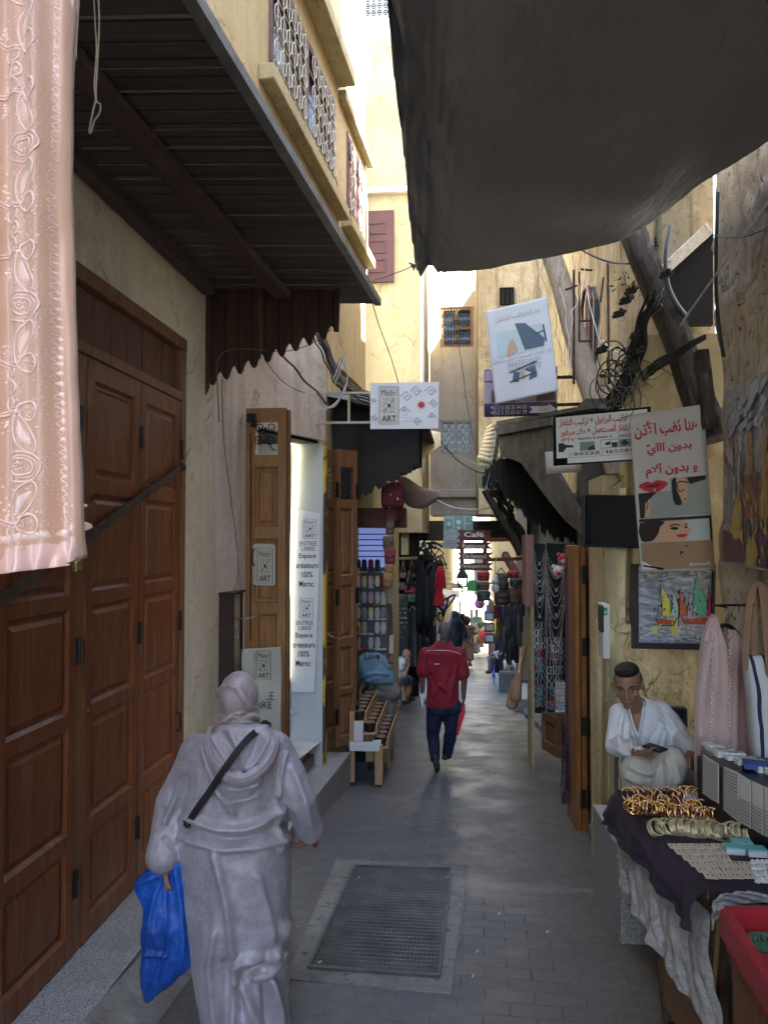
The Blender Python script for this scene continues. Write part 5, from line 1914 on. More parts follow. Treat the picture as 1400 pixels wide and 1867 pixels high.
# === television on the corner
pT=yplane(5.15,10,1.1)
tv=thing('television','flat black television screen mounted high on the corner','television',tuple(pT.pt(1110,1000)))
mb=MB()
pshape(mb,pT,[(1064,901),(1158,903),(1166,1000),(1064,997)],0.0,th=.05)
mb.build('case',M_BLACKPL,tv,bevel=.004)
mb=MB()
pshape(mb,pT,[(1067,904),(1155,906),(1163,995),(1067,992)],0.003)
mb.build('screen',plain('dark_screen',(.006,.007,.010),.12,0,.1,0),tv)
# === piercing banner
pP=yplane(4.72,4,1.3)
PQ=[(1147,756),(1283,737),(1304,1040),(1169,1043)]
pc=thing('piercing_banner','tall vinyl banner with red Arabic writing, lips, ears and a woman’s face','banner',tuple(pP.pt(1236,1040)))
qs=QS(pP,PQ,.004)
qs.sheet('sheet',plain('greyish_vinyl',(.50,.47,.43),.5,0,.06,.1,12),pc,16,30)
ink(qs,pc,'red_writing',M_INKR,[('t',arab('هنا ثقب الأذن'),.05,.055,.90,.165,.03),('t',arab('بدون آآآيْ'),.20,.20,.80,.275,.03),('t',arab('و بدون آلام'),.16,.325,.86,.415,.03)])
ink(qs,pc,'photo_ground',col_('print_grey_green',(.30,.31,.27)),[('r',.48,.425,.985,.66),('r',.04,.50,.48,.665)],.003)
ink(qs,pc,'photo_border',M_INKB,[('r',.02,.666,.995,.685),('r',.965,.685,.995,.82)],.003)
ink(qs,pc,'photo_face_ground',col_('print_pale_grey',(.46,.48,.46)),[('r',.03,.686,.964,.815)],.003)
ink(qs,pc,'printed_skin',col_('print_warm_skin',(.56,.34,.21)),[('s',[(.33,.69),(.60,.688),(.665,.705),(.67,.725),(.715,.752),(.70,.765),(.675,.768),(.68,.78),(.66,.79),(.655,.80),(.60,.812),(.40,.815),(.14,.815),(.20,.77),(.24,.72)],2),('s',[(.55,.435),(.64,.425),(.70,.46),(.70,.52),(.68,.57),(.62,.575),(.60,.53),(.55,.50)],3),('s',[(.07,.52),(.13,.51),(.19,.55),(.18,.63),(.13,.655),(.09,.62)],3)],.005)
ink(qs,pc,'printed_belly',col_('print_tan_skin',(.33,.20,.11)),[('r',.02,.816,.995,.985)],.004)
ink(qs,pc,'printed_hair',col_('print_hair',(.025,.015,.012)),[('s',[(.03,.69),(.36,.688),(.30,.72),(.27,.76),(.20,.80),(.12,.81),(.03,.80)],2),('s',[(.50,.44),(.56,.425),(.56,.50),(.62,.58),(.56,.595),(.50,.56)],2),('s',[(.70,.428),(.97,.425),(.95,.45),(.74,.47)],0),('s',[(.04,.505),(.30,.50),(.20,.53),(.08,.535),(.10,.66),(.04,.66)],0),('l',[(.43,.722),(.50,.710),(.57,.720)],.0035,4),('s',[(.43,.735),(.49,.725),(.55,.735),(.50,.745)],3),('l',[(.63,.715),(.67,.712)],.003),('s',[(.625,.73),(.66,.722),(.665,.735),(.64,.738)],3),('l',[(.72,.46),(.60,.45),(.57,.48),(.60,.51),(.66,.50)],.003,5),('l',[(.12,.53),(.16,.57),(.13,.61)],.003,5),('l',[(.03,.96),(.30,.985)],.006),('l',[(.62,.845),(.66,.85)],.003)],.007)
ink(qs,pc,'printed_lips',col_('print_lip',(.50,.03,.05)),[('s',[(.05,.457),(.16,.432),(.24,.442),(.31,.428),(.45,.452),(.36,.49),(.26,.505),(.14,.49)],3),('s',[(.50,.778),(.58,.772),(.66,.775),(.62,.79),(.56,.793)],3)],.008)
ink(qs,pc,'printed_mouth',col_('print_mouth',(.10,.02,.02)),[('s',[(.13,.459),(.24,.454),(.36,.456),(.28,.472),(.20,.472)],3)],.0095)
ink(qs,pc,'printed_stud',M_SILVER,[('s',[(.255,.478),(.275,.478),(.275,.497),(.255,.497)],3),('s',[(.555,.895),(.585,.893),(.585,.908),(.555,.908)],3),('s',[(.655,.553),(.67,.553),(.67,.563),(.655,.563)],2)],.011)
ink(qs,pc,'printed_navel',col_('print_navel',(.08,.03,.02)),[('s',[(.545,.878),(.58,.876),(.60,.90),(.57,.915),(.545,.90)],3)],.009)
ink(qs,pc,'white_writing',col_('white_ink',(.66,.66,.66)),[('t',arab('البيرسينج'),.66,.945,.93,.97,.02),('s',[(.02,.93),(.10,.95),(.22,.985),(.02,.985)])],.008)
ink(qs,pc,'printed_green',col_('print_olive',(.22,.26,.16)),[('s',[(.02,.817),(.10,.817),(.05,.88),(.02,.90)])],.008)
# === framed picture of boats
pB=yplane(5.02,2,1.3)
bt=thing('framed_picture','black-framed picture of small sailing boats with coloured sails','picture',tuple(pB.pt(1225,1184)))
qs=QS(pB,[(1152,1028),(1306,1030),(1302,1186),(1153,1183)])
mb=MB()
for a0,b0,a1,b1 in((0,0,.08,1),(.96,0,1,1),(.08,0,.96,.02),(.08,.93,.96,1)):
 P=[qs.pt(a0,b0,.02),qs.pt(a1,b0,.02),qs.pt(a1,b1,.02),qs.pt(a0,b1,.02)]
 mb.slab(P,-pB.n*.035)
mb.build('frame',plain('dark_frame',(.018,.014,.022),.5,0,.2,.1),bt,bevel=.003)
t=NT('seascape_paint')
tx=t.map(t.obj,(3,3,9))
c=t.ramp(t.noise(tx,2.2,6,.65,1.5),[(.30,(.10,.12,.16)),(.45,(.22,.24,.29)),(.55,(.36,.38,.41)),(.68,(.55,.56,.56))])
c=t.mix(t.ramp(t.noise(t.obj,3.1,4),[(.56,0.0),(.62,.8)]),c,(.33,.33,.16))
t.bump(t.noise(tx,9,4),.5,.004)
M_SEA=t.out(c,.5)
mb=MB()
qs.rect(mb,.08,.02,.96,.93,0.0)
mb.build('canvas',M_SEA,bt)
SA=[((.30,.62,.34,.25),(.36,.60),'sail_violet',(.28,.20,.30)),((.36,.60,.34,.18),(.46,.61),'sail_yellow',(.62,.58,.08)),((.47,.60,.50,.30),(.56,.61),'sail_aqua',(.35,.55,.48)),((.57,.62,.57,.26),(.66,.60),'sail_red',(.55,.12,.06)),((.66,.62,.68,.32),(.74,.61),'sail_mauve',(.45,.36,.44)),((.72,.60,.76,.12),(.90,.58),'sail_green',(.10,.38,.22)),((.90,.60,.92,.26),(.955,.6),'sail_crimson',(.42,.05,.08))]
for(x0,y0,xm,ym),(x1,y1),n_,c_ in SA:
 ink(qs,bt,'painted_sail',col_(n_,c_),[('s',[(x0,y0),(xm,ym),(xm+.02,ym+.10),(x1,(y0+ym)/2+.05),(x1,y1)])],.003)
ink(qs,bt,'painted_outline',M_INKB,[('l',[(x0,y0),(xm,ym),(x1,(y0+ym)/2+.05),(x1,y1)],.0018)for(x0,y0,xm,ym),(x1,y1),_,_ in SA]+[('l',[(.28,.62),(.32,.72),(.50,.72),(.54,.62)],.003),('l',[(.56,.76),(.56,.40)],.003)],.005)
ink(qs,bt,'painted_hull',col_('hull_red',(.42,.08,.04)),[('s',[(.28,.64),(.52,.66),(.50,.71),(.32,.70)]),('s',[(.60,.64),(.95,.62),(.95,.70),(.64,.70)])],.004)
ink(qs,bt,'painted_glint',col_('glint_yellow',(.62,.56,.10)),[('s',[(.48,.68),(.56,.66),(.58,.80),(.54,.86),(.48,.82)],3),('s',[(.24,.74),(.30,.73),(.31,.80),(.25,.82)],3)],.004)
# === large painting of a street with a minaret
pR=Plane((RX-.045,0,0),(1,0,0))
lp=thing('street_painting','large unframed canvas of an ochre street and tower, leaning out at the right edge','painting',tuple(pR.pt(1360,1030)))
LPQ=[(1319,716),(1470,637),(1470,1055),(1318,1026)]
qs=QS(pR,LPQ)
mb=MB()
P=[qs.pt(0,0,.02),qs.pt(1,0,.02),qs.pt(1,1,.02),qs.pt(0,1,.02)]
mb.slab(P,-pR.n*.035)
t=NT('sky_paint')
c=t.ramp(t.noise(t.obj,3.5,6,.65,1.0),[(.35,(.13,.14,.20)),(.5,(.30,.30,.33)),(.65,(.52,.50,.47))])
t.bump(t.noise(t.map(t.obj,(1,8,3)),6,4),.5,.004)
mb.build('canvas',t.out(c,.5),lp)
def daub(name,c1,c2,sc_=9):
 t=NT(name)
 c=t.ramp(t.noise(t.map(t.obj,(1,3,1.2)),sc_,6,.7,1.2),[(.35,c1),(.65,c2)])
 t.bump(t.noise(t.obj,40,4),.5,.004)
 return t.out(c,.5)
D_OCH=daub('ochre_paint',(.28,.14,.045),(.50,.31,.12))
D_BRN=daub('umber_paint',(.10,.045,.03),(.26,.12,.07))
D_GRY=daub('mauve_grey_paint',(.16,.14,.15),(.40,.36,.33))
D_YEL=daub('yellow_paint',(.40,.27,.04),(.62,.46,.12))
D_DRK=daub('plum_paint',(.05,.02,.035),(.16,.06,.08))
D_ROS=daub('brick_paint',(.22,.07,.05),(.38,.16,.10))
ink(qs,lp,'painted_wall',D_OCH,[('s',[(.42,.58),(.50,.38),(.58,.28),(.74,.10),(1,.0),(1,.80),(.42,.72)])],.023)
ink(qs,lp,'painted_wall',D_GRY,[('s',[(0,.18),(.10,.20),(.12,.34),(.25,.44),(.22,.62),(.14,.74),(0,.78)])],.024)
ink(qs,lp,'painted_tower',D_OCH,[('s',[(.275,.52),(.285,.32),(.30,.26),(.315,.20),(.33,.26),(.345,.32),(.36,.52)])],.026)
ink(qs,lp,'painted_house',D_ROS,[('s',[(.22,.54),(.40,.54),(.40,.74),(.24,.74)])],.027)
ink(qs,lp,'painted_light',D_YEL,[('s',[(.16,.60),(.22,.66),(.24,.84),(.14,.86),(.08,.80)]),('s',[(.30,.86),(.36,.84),(.42,.92),(.36,.98),(.26,.98)],2),('s',[(.45,.55),(.6,.5),(.6,.74),(.46,.74)])],.029)
ink(qs,lp,'painted_ground',D_DRK,[('s',[(0,.80),(.14,.84),(.24,.86),(.28,.98),(0,.99)]),('s',[(.42,.72),(.7,.78),(1,.82),(1,.99),(.40,.99)])],.025)
ink(qs,lp,'painted_roof',D_BRN,[('s',[(0,.34),(.12,.44),(.12,.49),(0,.40)]),('s',[(.20,.51),(.42,.50),(.42,.545),(.20,.555)]),('s',[(.28,.62),(.33,.62),(.33,.70),(.28,.70)]),('s',[(.26,.75),(.31,.75),(.31,.88),(.26,.88)])],.031)
rnd=random.Random(61)
def dabs(qs,par,name,mat,n,fn,L=.05,W_=.012,off=.033):
 """short loose brush strokes: fn(rnd) gives centre a, b and slant"""
 mb=MB()
 for i in range(n):
  a,b,an=fn(rnd)
  l,w_=L*rnd.uniform(.5,1.3),W_*rnd.uniform(.6,1.5)
  ca,sa=math.cos(an),math.sin(an)
  P=[(a+x*ca-y*sa,b+x*sa+y*ca)for x,y in((-l,0),(-l*.5,-w_),(l*.6,-w_*.8),(l,0),(l*.5,w_),(-l*.6,w_))]
  if all(0.005<x<.995 and .005<y<.99 for x,y in P):
   qs.shape(mb,P,off+rnd.uniform(0,.0015))
 return mb.build(name,mat,par)
U_=rnd.uniform
dabs(qs,lp,'brush_strokes',daub('stroke_sky',(.20,.25,.36),(.56,.56,.56)),50,lambda r:(U_(.02,.5),U_(.02,.25),U_(-.6,-.2)),.06,.014)
dabs(qs,lp,'brush_strokes',daub('stroke_ochre',(.30,.17,.06),(.50,.33,.14)),90,lambda r:(U_(.45,.98),U_(.3,.8),U_(1.2,1.9)),.06,.010)
dabs(qs,lp,'brush_strokes',daub('stroke_grey',(.34,.29,.26),(.56,.50,.44)),18,lambda r:(U_(.0,.2),U_(.25,.75),U_(1.3,1.8)),.05,.010)
dabs(qs,lp,'brush_strokes',daub('stroke_umber',(.08,.04,.03),(.20,.10,.07)),60,lambda r:(U_(.2,.98),U_(.45,.98),U_(1.0,2.1)),.035,.007)
dabs(qs,lp,'brush_strokes',daub('stroke_gold',(.50,.34,.10),(.66,.50,.22)),40,lambda r:(U_(.12,.5),U_(.6,.97),U_(.8,2.2)),.025,.006)
dabs(qs,lp,'brush_strokes',daub('stroke_blue',(.06,.06,.16),(.16,.15,.28)),30,lambda r:(U_(.4,.9),U_(.75,.97),U_(.8,2.2)),.03,.008)
dabs(qs,lp,'brush_strokes',daub('stroke_tower',(.12,.06,.03),(.2,.12,.06)),22,lambda r:(U_(.285,.35),U_(.26,.52),0),.012,.004,.036)
qs=QS(pB,[(1152,1028),(1306,1030),(1302,1186),(1153,1183)])
for nm,c1,c2,n,y0,y1,x0,x1 in(('stroke_white',(.5,.5,.52),(.66,.66,.66),46,.04,.2,.1,.94),('stroke_slate',(.12,.14,.2),(.26,.28,.33),40,.05,.5,.1,.94),('stroke_foam',(.42,.44,.46),(.62,.62,.62),60,.72,.9,.1,.94),('stroke_coral',(.45,.12,.08),(.6,.25,.18),26,.3,.8,.5,.92),('stroke_mint',(.12,.3,.2),(.35,.5,.4),16,.3,.6,.7,.92),('stroke_lemon',(.5,.45,.06),(.6,.55,.2),18,.35,.85,.3,.55),('stroke_ink',(.02,.02,.03),(.05,.04,.06),30,.3,.7,.26,.94)):
 dabs(qs,bt,'brush_strokes',daub(nm,c1,c2),n,lambda r:(U_(x0,x1),U_(y0,y1),U_(-.3,.3)if nm in('stroke_white','stroke_slate','stroke_foam')else U_(1.2,1.9)),.035 if n>30 else .025,.007,.007)
fd=thing('folding_door','orange-brown folding door standing open edge-on by the necklace boards','door',(1.12,6.6,-0.75))
def zz(v,y):
 return CH-(v-978)/1400*y
M_DOORR=wood('door_orange',(0.22,0.085,0.022),(0.40,0.17,0.05),'Z',0.36,1.0,bump=0.12)
for(u0,u1,dy)in((1047,1057,0),(1058,1069,.02),(1073,1084,.0),(1085,1095,.03)):
 a,b=Y(u0,1000,6.55),Y(u1,1000,6.55)
 mb=MB()
 mb.box((a.x,6.55+dy,zz(1508,6.55)),(b.x-.003,7.1,zz(995,6.55)))
 mb.build('leaf_edge',M_DOORR,fd,bevel=.006)
for v in(1048,1180,1325,1458):
 for s_ in(-1,1):
  mb=MB()
  c=Y(1071,v,6.54)
  mb.obox(c+V((s_*.028,0,0)),(.018,0,0),(0,.005,0),(0,0,.075))
  for k in range(5):
   mb.ball(c+V((s_*.04,-.006,-.06+.03*k)),.004,6,4)
  mb.build('hinge',M_IRON,fd)
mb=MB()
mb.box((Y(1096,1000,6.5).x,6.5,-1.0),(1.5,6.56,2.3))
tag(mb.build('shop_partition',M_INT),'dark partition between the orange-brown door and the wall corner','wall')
sp=yplane(7.0)
scf=thing('hanging_scarf','long purple scarf with beaded fringe beside the necklace boards','scarf',tuple(sp.pt(1040,1475)))
mb=MB()
soft(mb,sp,[(1008,1034,1046),(1040,1030,1047),(1150,1031,1047),(1300,1033,1046),(1400,1031,1045),(1440,1030,1045)],.07,.3,3,4)
mb.build('cloth',cloth('purple_cloth',(.085,.05,.11),(.045,.025,.06),.8,120,.3,.05,1.2),scf,smooth=True)
mb=MB()
rnd=random.Random(7)
for i in range(16):
 u=1024+i*1.2
 P=[sp.pt(u+rnd.uniform(-1.5,1.5),v,.03)for v in(1300+i*8,1380,1440,1462+rnd.uniform(0,10))]
 mb.tube(P,.003,4)
 for q in range(7):
  mb.ball(sp.pt(u+rnd.uniform(-2,2),1330+q*20+rnd.uniform(-6,6),.035),.007,5,4)
mb.build('fringe',plain('bead_dark',(.06,.03,.05),.3),scf)
nb=[]
for lab,u0,u1,v0,v1,yy in(('narrow black cloth board of necklaces left of the wider one',973,994,990,1302,8.0),('wide black cloth board of necklaces left of the purple scarf',996,1031,990,1300,7.45)):
 pl=yplane(yy)
 t_=thing('display_board',lab,'display board',tuple(pl.pt((u0+u1)/2,v1)))
 mb=MB()
 pshape(mb,pl,[(u0,v0),(u1,v0+2),(u1,v1),(u0+2,v1-2)],0.0,th=.03)
 mb.build('cloth_panel',cloth('black_felt',(.018,.018,.02),(.008,.008,.009),.95,150,.2,.2),t_)
 nb.append((pl,u0,u1,v0,v1))
rnd=random.Random(41)
bead=plain('silver_beads',(.55,.54,.52),.3,.8,.2,.1)
beadd=plain('dark_silver_beads',(.22,.21,.20),.4,.8,.2,.1)
for k,(pl,u0,u1,v0,v1)in enumerate(nb):
 n=13 if k else 10
 for i in range(n):
  mb=MB()
  t0=v0+12+i*(9 if k else 7)*.9
  du=(u1-u0)*.46
  cu=(u0+u1)/2+rnd.uniform(-1,1)
  dp=26+i*(6.5 if k else 4)+rnd.uniform(-4,4)
  P=[]
  for j in range(17):
   s_=-1+j/8
   P.append(pl.pt(cu+du*s_,t0+dp*(1-abs(s_)**2.3),.012))
  m_=bead if i%3 else beadd
  mb.tube(P,.0035,5)
  for q in P[1:-1]:
   mb.ball(q,.006,5,4)
  if i%3==0:
   mb.obox(P[8]+V((0,-.008,-.012)),(.012,0,0),(0,.003,0),(0,0,.016))
  tag(mb.build('necklace',m_),'silver necklace draped on the %s black board'%('wide' if k else 'narrow'),'necklace','silver necklaces on the %s board'%('wide' if k else 'narrow'))
kinds=[]
cols=[('silver',M_SILVER),('silver',M_SILVER),('pale green',plain('jade',(.20,.38,.30),.3)),('coral red',plain('coral',(.45,.06,.05),.35)),('turquoise',plain('turquoise',(.08,.30,.36),.35)),('dark',beadd)]
pl0=nb[1][0]
for nm,m_ in cols:
 mb=MB()
 c=V((0,0,0))
 mb.tube([c+V((.018*math.cos(a),0,.034*math.sin(a)))for a in[k*math.pi/6 for k in range(12)]],.0038,5,closed=True)
 o=mb.build('bracelet',m_,org=(0,0,0))
 tag(o,nm+' loop','bracelet',nm+' loops')
 kinds.append([nm,o,False])
for k,(pl,u0,u1,v0,v1)in enumerate(nb):
 vv=v0+150+30*k
 row=0
 while vv<v1-12:
  for j in range(6 if k else 4):
   if rnd.random()<.12:
    continue
   kk=rnd.choice([0,0,1,5,5])if vv<1190 else rnd.choice([0,2,3,4,0,5,1])
   nm,o,used=kinds[kk]
   p=pl.pt(u0+3+(u1-u0-6)*(j+.5)/(6 if k else 4)+rnd.uniform(-.6,.6),vv+rnd.uniform(-1,1),.014)
   q=o if not used else o.copy()
   if used:
    col.objects.link(q)
   kinds[kk][2]=True
   q.location=p
   q['label']='%s bead loop pinned low on the %s black board'%(nm,'wide' if k else 'narrow')
   q['group']='%s loops on the %s board'%(nm,'wide' if k else 'narrow')
  vv+=13
  row+=1
cdp=nb[1][0]
cd=thing('earring_card','white card of small pendants at the foot of the wide black board','card',tuple(cdp.pt(1021,1298)))
mb=MB()
pshape(mb,cdp,[(1012,1244),(1030,1244),(1030,1299),(1012,1299)],.012,th=.004)
mb.build('card',M_WHITE,cd)
mb=MB()
for k in range(8):
 pline(mb,cdp,[(1013,1249+k*6.3),(1021,1251+k*6.3),(1029,1249+k*6.3)],.003,.018)
mb.build('pendants',beadd,cd)
for lab,cu,cv,r,c1,c2 in(('red plush toy head hanging at the top of the necklace board',1028,1020,11,(.45,.02,.03),(.70,.48,.38)),('cream and red plush toy hanging under the red one',1018,1042,11,(.68,.56,.50),(.50,.03,.04))):
 ty=thing('plush_toy',lab,'toy',tuple(Y(cu,cv+12,7.3)))
 c=Y(cu,cv,7.3)
 mb=MB()
 mb.ball(c,(.055,.05,.055),16,10)
 mb.ball(c+V((-.045,0,.045)),.02,8,6)
 mb.ball(c+V((.045,0,.045)),.02,8,6)
 mb.build('head',cloth('plush_%d'%cv,c1,None,.9,80,.3,.5),ty,smooth=True)
 mb=MB()
 mb.ball(c+V((-.005,-.04,-.018)),(.028,.022,.02),12,8)
 mb.build('muzzle',cloth('plushm_%d'%cv,c2,None,.9,80,.3,.5),ty,smooth=True)
 mb=MB()
 for dx in(-.02,.02):
  mb.ball(c+V((dx,-.045,.012)),.006,6,5)
 mb.ball(c+V((-.005,-.062,-.012)),.007,6,5)
 mb.build('face',M_INKB,ty)
mb=MB()
P=[Y(1032+3*math.sin(k*.5),1035+k*3,7.28)for k in range(12)]
for p in P:
 mb.ball(p,.014,7,5)
tag(mb.build('bead_string',plain('red_beads',(.4,.03,.05),.4)),'short string of red beads beside the plush toys','beads')
dl3=thing('low_door','pair of low brown door leaves beneath the necklace boards','door',tuple(Y(1005,1370,7.9)))
a,b=Y(987,1300,8.0),Y(1013,1300,7.7)
d=V((b.x-a.x,b.y-a.y,0))
n=V((d.y,-d.x,0)).normalized()
leaf(dl3,a,d,n if n.y<0 else-n,d.length,zz(1356,8),zz(1290,8),[(zz(1340,8),zz(1303,8))],M_DOORD,.03,.03,'leaf_panel')
a,b=Y(1016,1300,7.6),Y(1033,1300,7.5)
d=V((b.x-a.x,b.y-a.y,0))
n=V((d.y,-d.x,0)).normalized()
leaf(dl3,a,d,n if n.y<0 else-n,d.length,zz(1372,7.6),zz(1292,7.6),[(zz(1350,7.6),zz(1310,7.6))],M_DOORD,.02,.03,'leaf_panel')
for lab,uv,yb,up,mt in(('long tapering cement kerb block below the necklace boards',[(1060,1512),(1120,1512),(1080,1362),(1028,1362)],0,.13,M_CEMENT),('granite ledge behind the purple scarf',[(1062,1470),(1100,1470),(1065,1365),(1034,1365)],0,.30,M_GRANITE),('flat stone step below the pink doorpost',[(985,1335),(1030,1338),(1010,1300),(955,1300)],0,.09,M_CEMENT),('grey stone step block in front of the dark shop on the right',[(934,1296),(975,1298),(968,1262),(936,1262)],0,.22,M_GRANITE),('low broken kerb stone beside the grey step block',[(958,1310),(985,1318),(975,1290),(950,1290)],0,.08,M_CEMENT)):
 P=[G(u,v)for u,v in uv]
 mb=MB()
 mb.hexa([p-V((0,0,.2))for p in P],[p+V((0,0,up))for p in P])
 tag(mb.build('kerb_block',mt,bevel=.012),lab,'kerb stone')
g0=Y(1096,1470,4.9)
mb=MB()
mb.hexa([(g0.x,4.35,-.9),(1.3,4.35,-.9),(1.3,5.1,-.9),(g0.x-.02,5.1,-.9)],[(g0.x,4.35,zz(1470,4.9)),(1.3,4.35,zz(1470,4.9)),(1.3,5.1,zz(1470,4.9)),(g0.x-.02,5.1,zz(1470,4.9))])
tag(mb.build('granite_block',M_GRANITE,bevel=.008),'grey granite block under the corner of the jewellery stall','step')
mb=MB()
a,b=Y(958,1000,9.0),Y(973,1000,9.0)
mb.box((a.x,9.0,zz(1104,9)),(b.x,9.5,zz(975,9)))
mb.cur=1
mb.box((a.x+.055,9.002,-1.2),(b.x-.005,9.5,zz(1104,9)-.002))
o=mb.build('doorpost',[plain('pink_wash',(.36,.20,.165),.8,0,.15,.4,8),M_PL_Y2])
tag(o,'doorpost painted pink above and cream below, left of the necklaces','post')
# === utility box on the corner
ub=thing('utility_box','slim white meter cabinet with green sticker on the house corner','meter box',tuple(Y(1100,1198,5.1)))
a,b=Y(1094,1100,5.1),Y(1108,1198,5.1)
mb=MB()
mb.box((a.x,5.02,b.z),(b.x,5.2,a.z))
mb.build('case',M_WHITEPL,ub,bevel=.008)
mb=MB()
mb.box((a.x-.012,5.0,Y(1094,1150,5.1).z),(a.x+.005,5.12,a.z-.01))
mb.build('glass_door',M_BLACKPL,ub,bevel=.003)
mb=MB()
q=yplane(5.018)
pshape(mb,q,[(1100,1108),(1107,1108),(1107,1122),(1100,1122)],.001)
mb.build('sticker',plain('green_sticker',(.03,.25,.10),.5),ub)
mb=MB()
pshape(mb,q,[(1101.5,1117),(1103.5,1112),(1105.5,1117),(1103.5,1119)],.003)
mb.build('sticker_mark',M_WHITE,ub)
# === plastic armchair behind the stall
ch=thing('armchair','dark seated armchair with grey metal arms beside the house corner','chair',(1.14,4.45,.06))
mb=MB()
M_CHM=plain('grey_tube',(.20,.19,.18),.45,.5)
sz=.36
mb.obox((1.14,4.45,sz),(.20,0,0),(0,.22,0),(0,0,.03))
mb.build('seat',cloth('black_seat',(.02,.02,.022),None,.8,80),ch,bevel=.02)
for dx in(-.215,.215):
 mb=MB()
 x=1.14+dx
 mb.tube(catmull([(x,4.38,.06),(x,4.30,.52),(x,4.33,.585),(x,4.62,.60),(x,4.66,.54),(x,4.70,.06)],4),.014,8)
 mb.build('arm_frame',M_CHM,ch,smooth=True)
 mb=MB()
 mb.obox((x,4.45,.61),(.026,0,0),(0,.17,0),(0,0,.012))
 mb.build('armrest',M_BLACKPL,ch,bevel=.008)
mb=MB()
mb.obox((1.14,4.70,.62),(.20,0,0),(0,.02,.0),(0,0,.16))
mb.build('backrest',cloth('black_seat2',(.02,.02,.022),None,.8,80),ch,bevel=.02)
# === hanging caftan, hanger and striped bag
mb=MB()
nail=X_=pR.pt(1305,1106)
kp=yplane(4.0)
hk=Y(1321,1106,4.0)
mb.tube([V((RX,4.05,Y(1300,1104,4.0).z)),Y(1304,1104,4.0),Y(1325,1108,4.0)],.006,6)
tag(mb.build('wall_hook',M_IRON),'black iron hook in the wall above the pink caftan','hook')
hg=thing('clothes_hanger','black plastic hanger carrying the pale pink caftan','hanger',tuple(kp.pt(1320,1165)))
mb=MB()
mb.tube(catmull([kp.pt(*p)for p in[(1319,1110),(1324,1106),(1326,1114),(1322,1124),(1321,1140)]],5),.003,6)
mb.build('hook',M_STEEL,hg)
mb=MB()
mb.tube(catmull([kp.pt(*p)for p in[(1288,1172),(1302,1152),(1321,1140),(1340,1150),(1352,1168)]],6),.011,8)
mb.build('bar',M_BLACKPL,hg,smooth=True)
kc=thing('hanging_caftan','pale pink caftan hanging open on a black hanger beside the striped bag','caftan',tuple(kp.pt(1320,1440)))
M_ROSEC=cloth('dusty_pink_cloth',(.56,.41,.38),(.46,.33,.31),.8,160,.3,.4,.8)
mb=MB()
soft(mb,kp,[(1126,1296,1306,.5),(1150,1284,1312,.8),(1180,1278,1322),(1240,1272,1330),(1330,1268,1332),(1440,1266,1332)],.11,.38,3,3,off=.02)
soft(mb,kp,[(1148,1330,1340,.5),(1165,1326,1352,.8),(1190,1322,1360),(1250,1316,1364),(1330,1312,1366),(1440,1310,1368)],.11,.38,3,8)
mb.build('body',M_ROSEC,kc,smooth=True)
mb=MB()
soft(mb,kp,[(1170,1284,1300,.7),(1220,1274,1290),(1270,1266,1284),(1340,1267,1282),(1410,1266,1276,.7)],.06,.3,3,5,off=.07)
mb.build('sleeve',M_ROSEC,kc,smooth=True)
mb=MB()
for u_ in(1299,1331):
 for k in range(46):
  mb.ball(kp.pt(u_-(k*.06)+(1 if k%2 else-1),1150+k*6,.085),.006,6,4)
mb.build('braid_trim',plain('cream_braid',(.66,.58,.46),.6),kc)
pk2=thing('hanging_garment','salmon pink garment shoulder showing behind the pale pink caftan','garment',tuple(Y(1288,1200,4.12)))
mb=MB()
soft(mb,yplane(4.12),[(1120,1296,1302,.5),(1140,1286,1303,.8),(1165,1280,1300),(1200,1280,1298)],.06,.3,3,3)
mb.build('cloth',cloth('salmon_cloth',(.62,.30,.25),None,.7,120),pk2,smooth=True)
bp=yplane(3.72)
sb_=thing('striped_bag','white canvas bag with navy stripes and brown leather handles, right edge','bag',tuple(bp.pt(1385,1392)))
t=NT('navy_striped_canvas')
sx=t.n('ShaderNodeSeparateXYZ')
t.l(t.obj,sx.inputs[0])
q=t.math('FRACT',t.math('ADD',t.math('MULTIPLY',t.math('ADD',sx.outputs[0],t.math('MULTIPLY',t.noise(t.obj,4,2),.03)),19.0),t.math('MULTIPLY',sx.outputs[2],1.2)))
st_=t.math('LESS_THAN',q,.28)
c=t.mix(st_,(.52,.54,.54),(.02,.022,.06))
t.bump(t.noise(t.obj,300,2),.2,.003)
mb=MB()
soft(mb,bp,[(1194,1362,1440,.3),(1212,1356,1446,.7),(1270,1362,1450),(1330,1366,1450),(1375,1370,1448),(1392,1374,1440,.5)],.16,.06,2,3,sq=.55)
mb.build('body',t.out(c,.85),sb_,smooth=True)
mb=MB()
M_LEATH=plain('tan_leather',(.23,.13,.07),.6,0,.15,.2)
strap(mb,bp,[(1358,1222),(1362,1150),(1368,1090),(1376,1068),(1386,1068),(1392,1100),(1398,1170),(1403,1232)],.028,.09)
mb.build('handle',M_LEATH,sb_)
mb=MB()
strap(mb,bp,[(1376,1196),(1376,1140),(1384,1080),(1394,1075),(1404,1110),(1412,1200)],.026,.03)
mb.build('handle',M_LEATH,sb_)
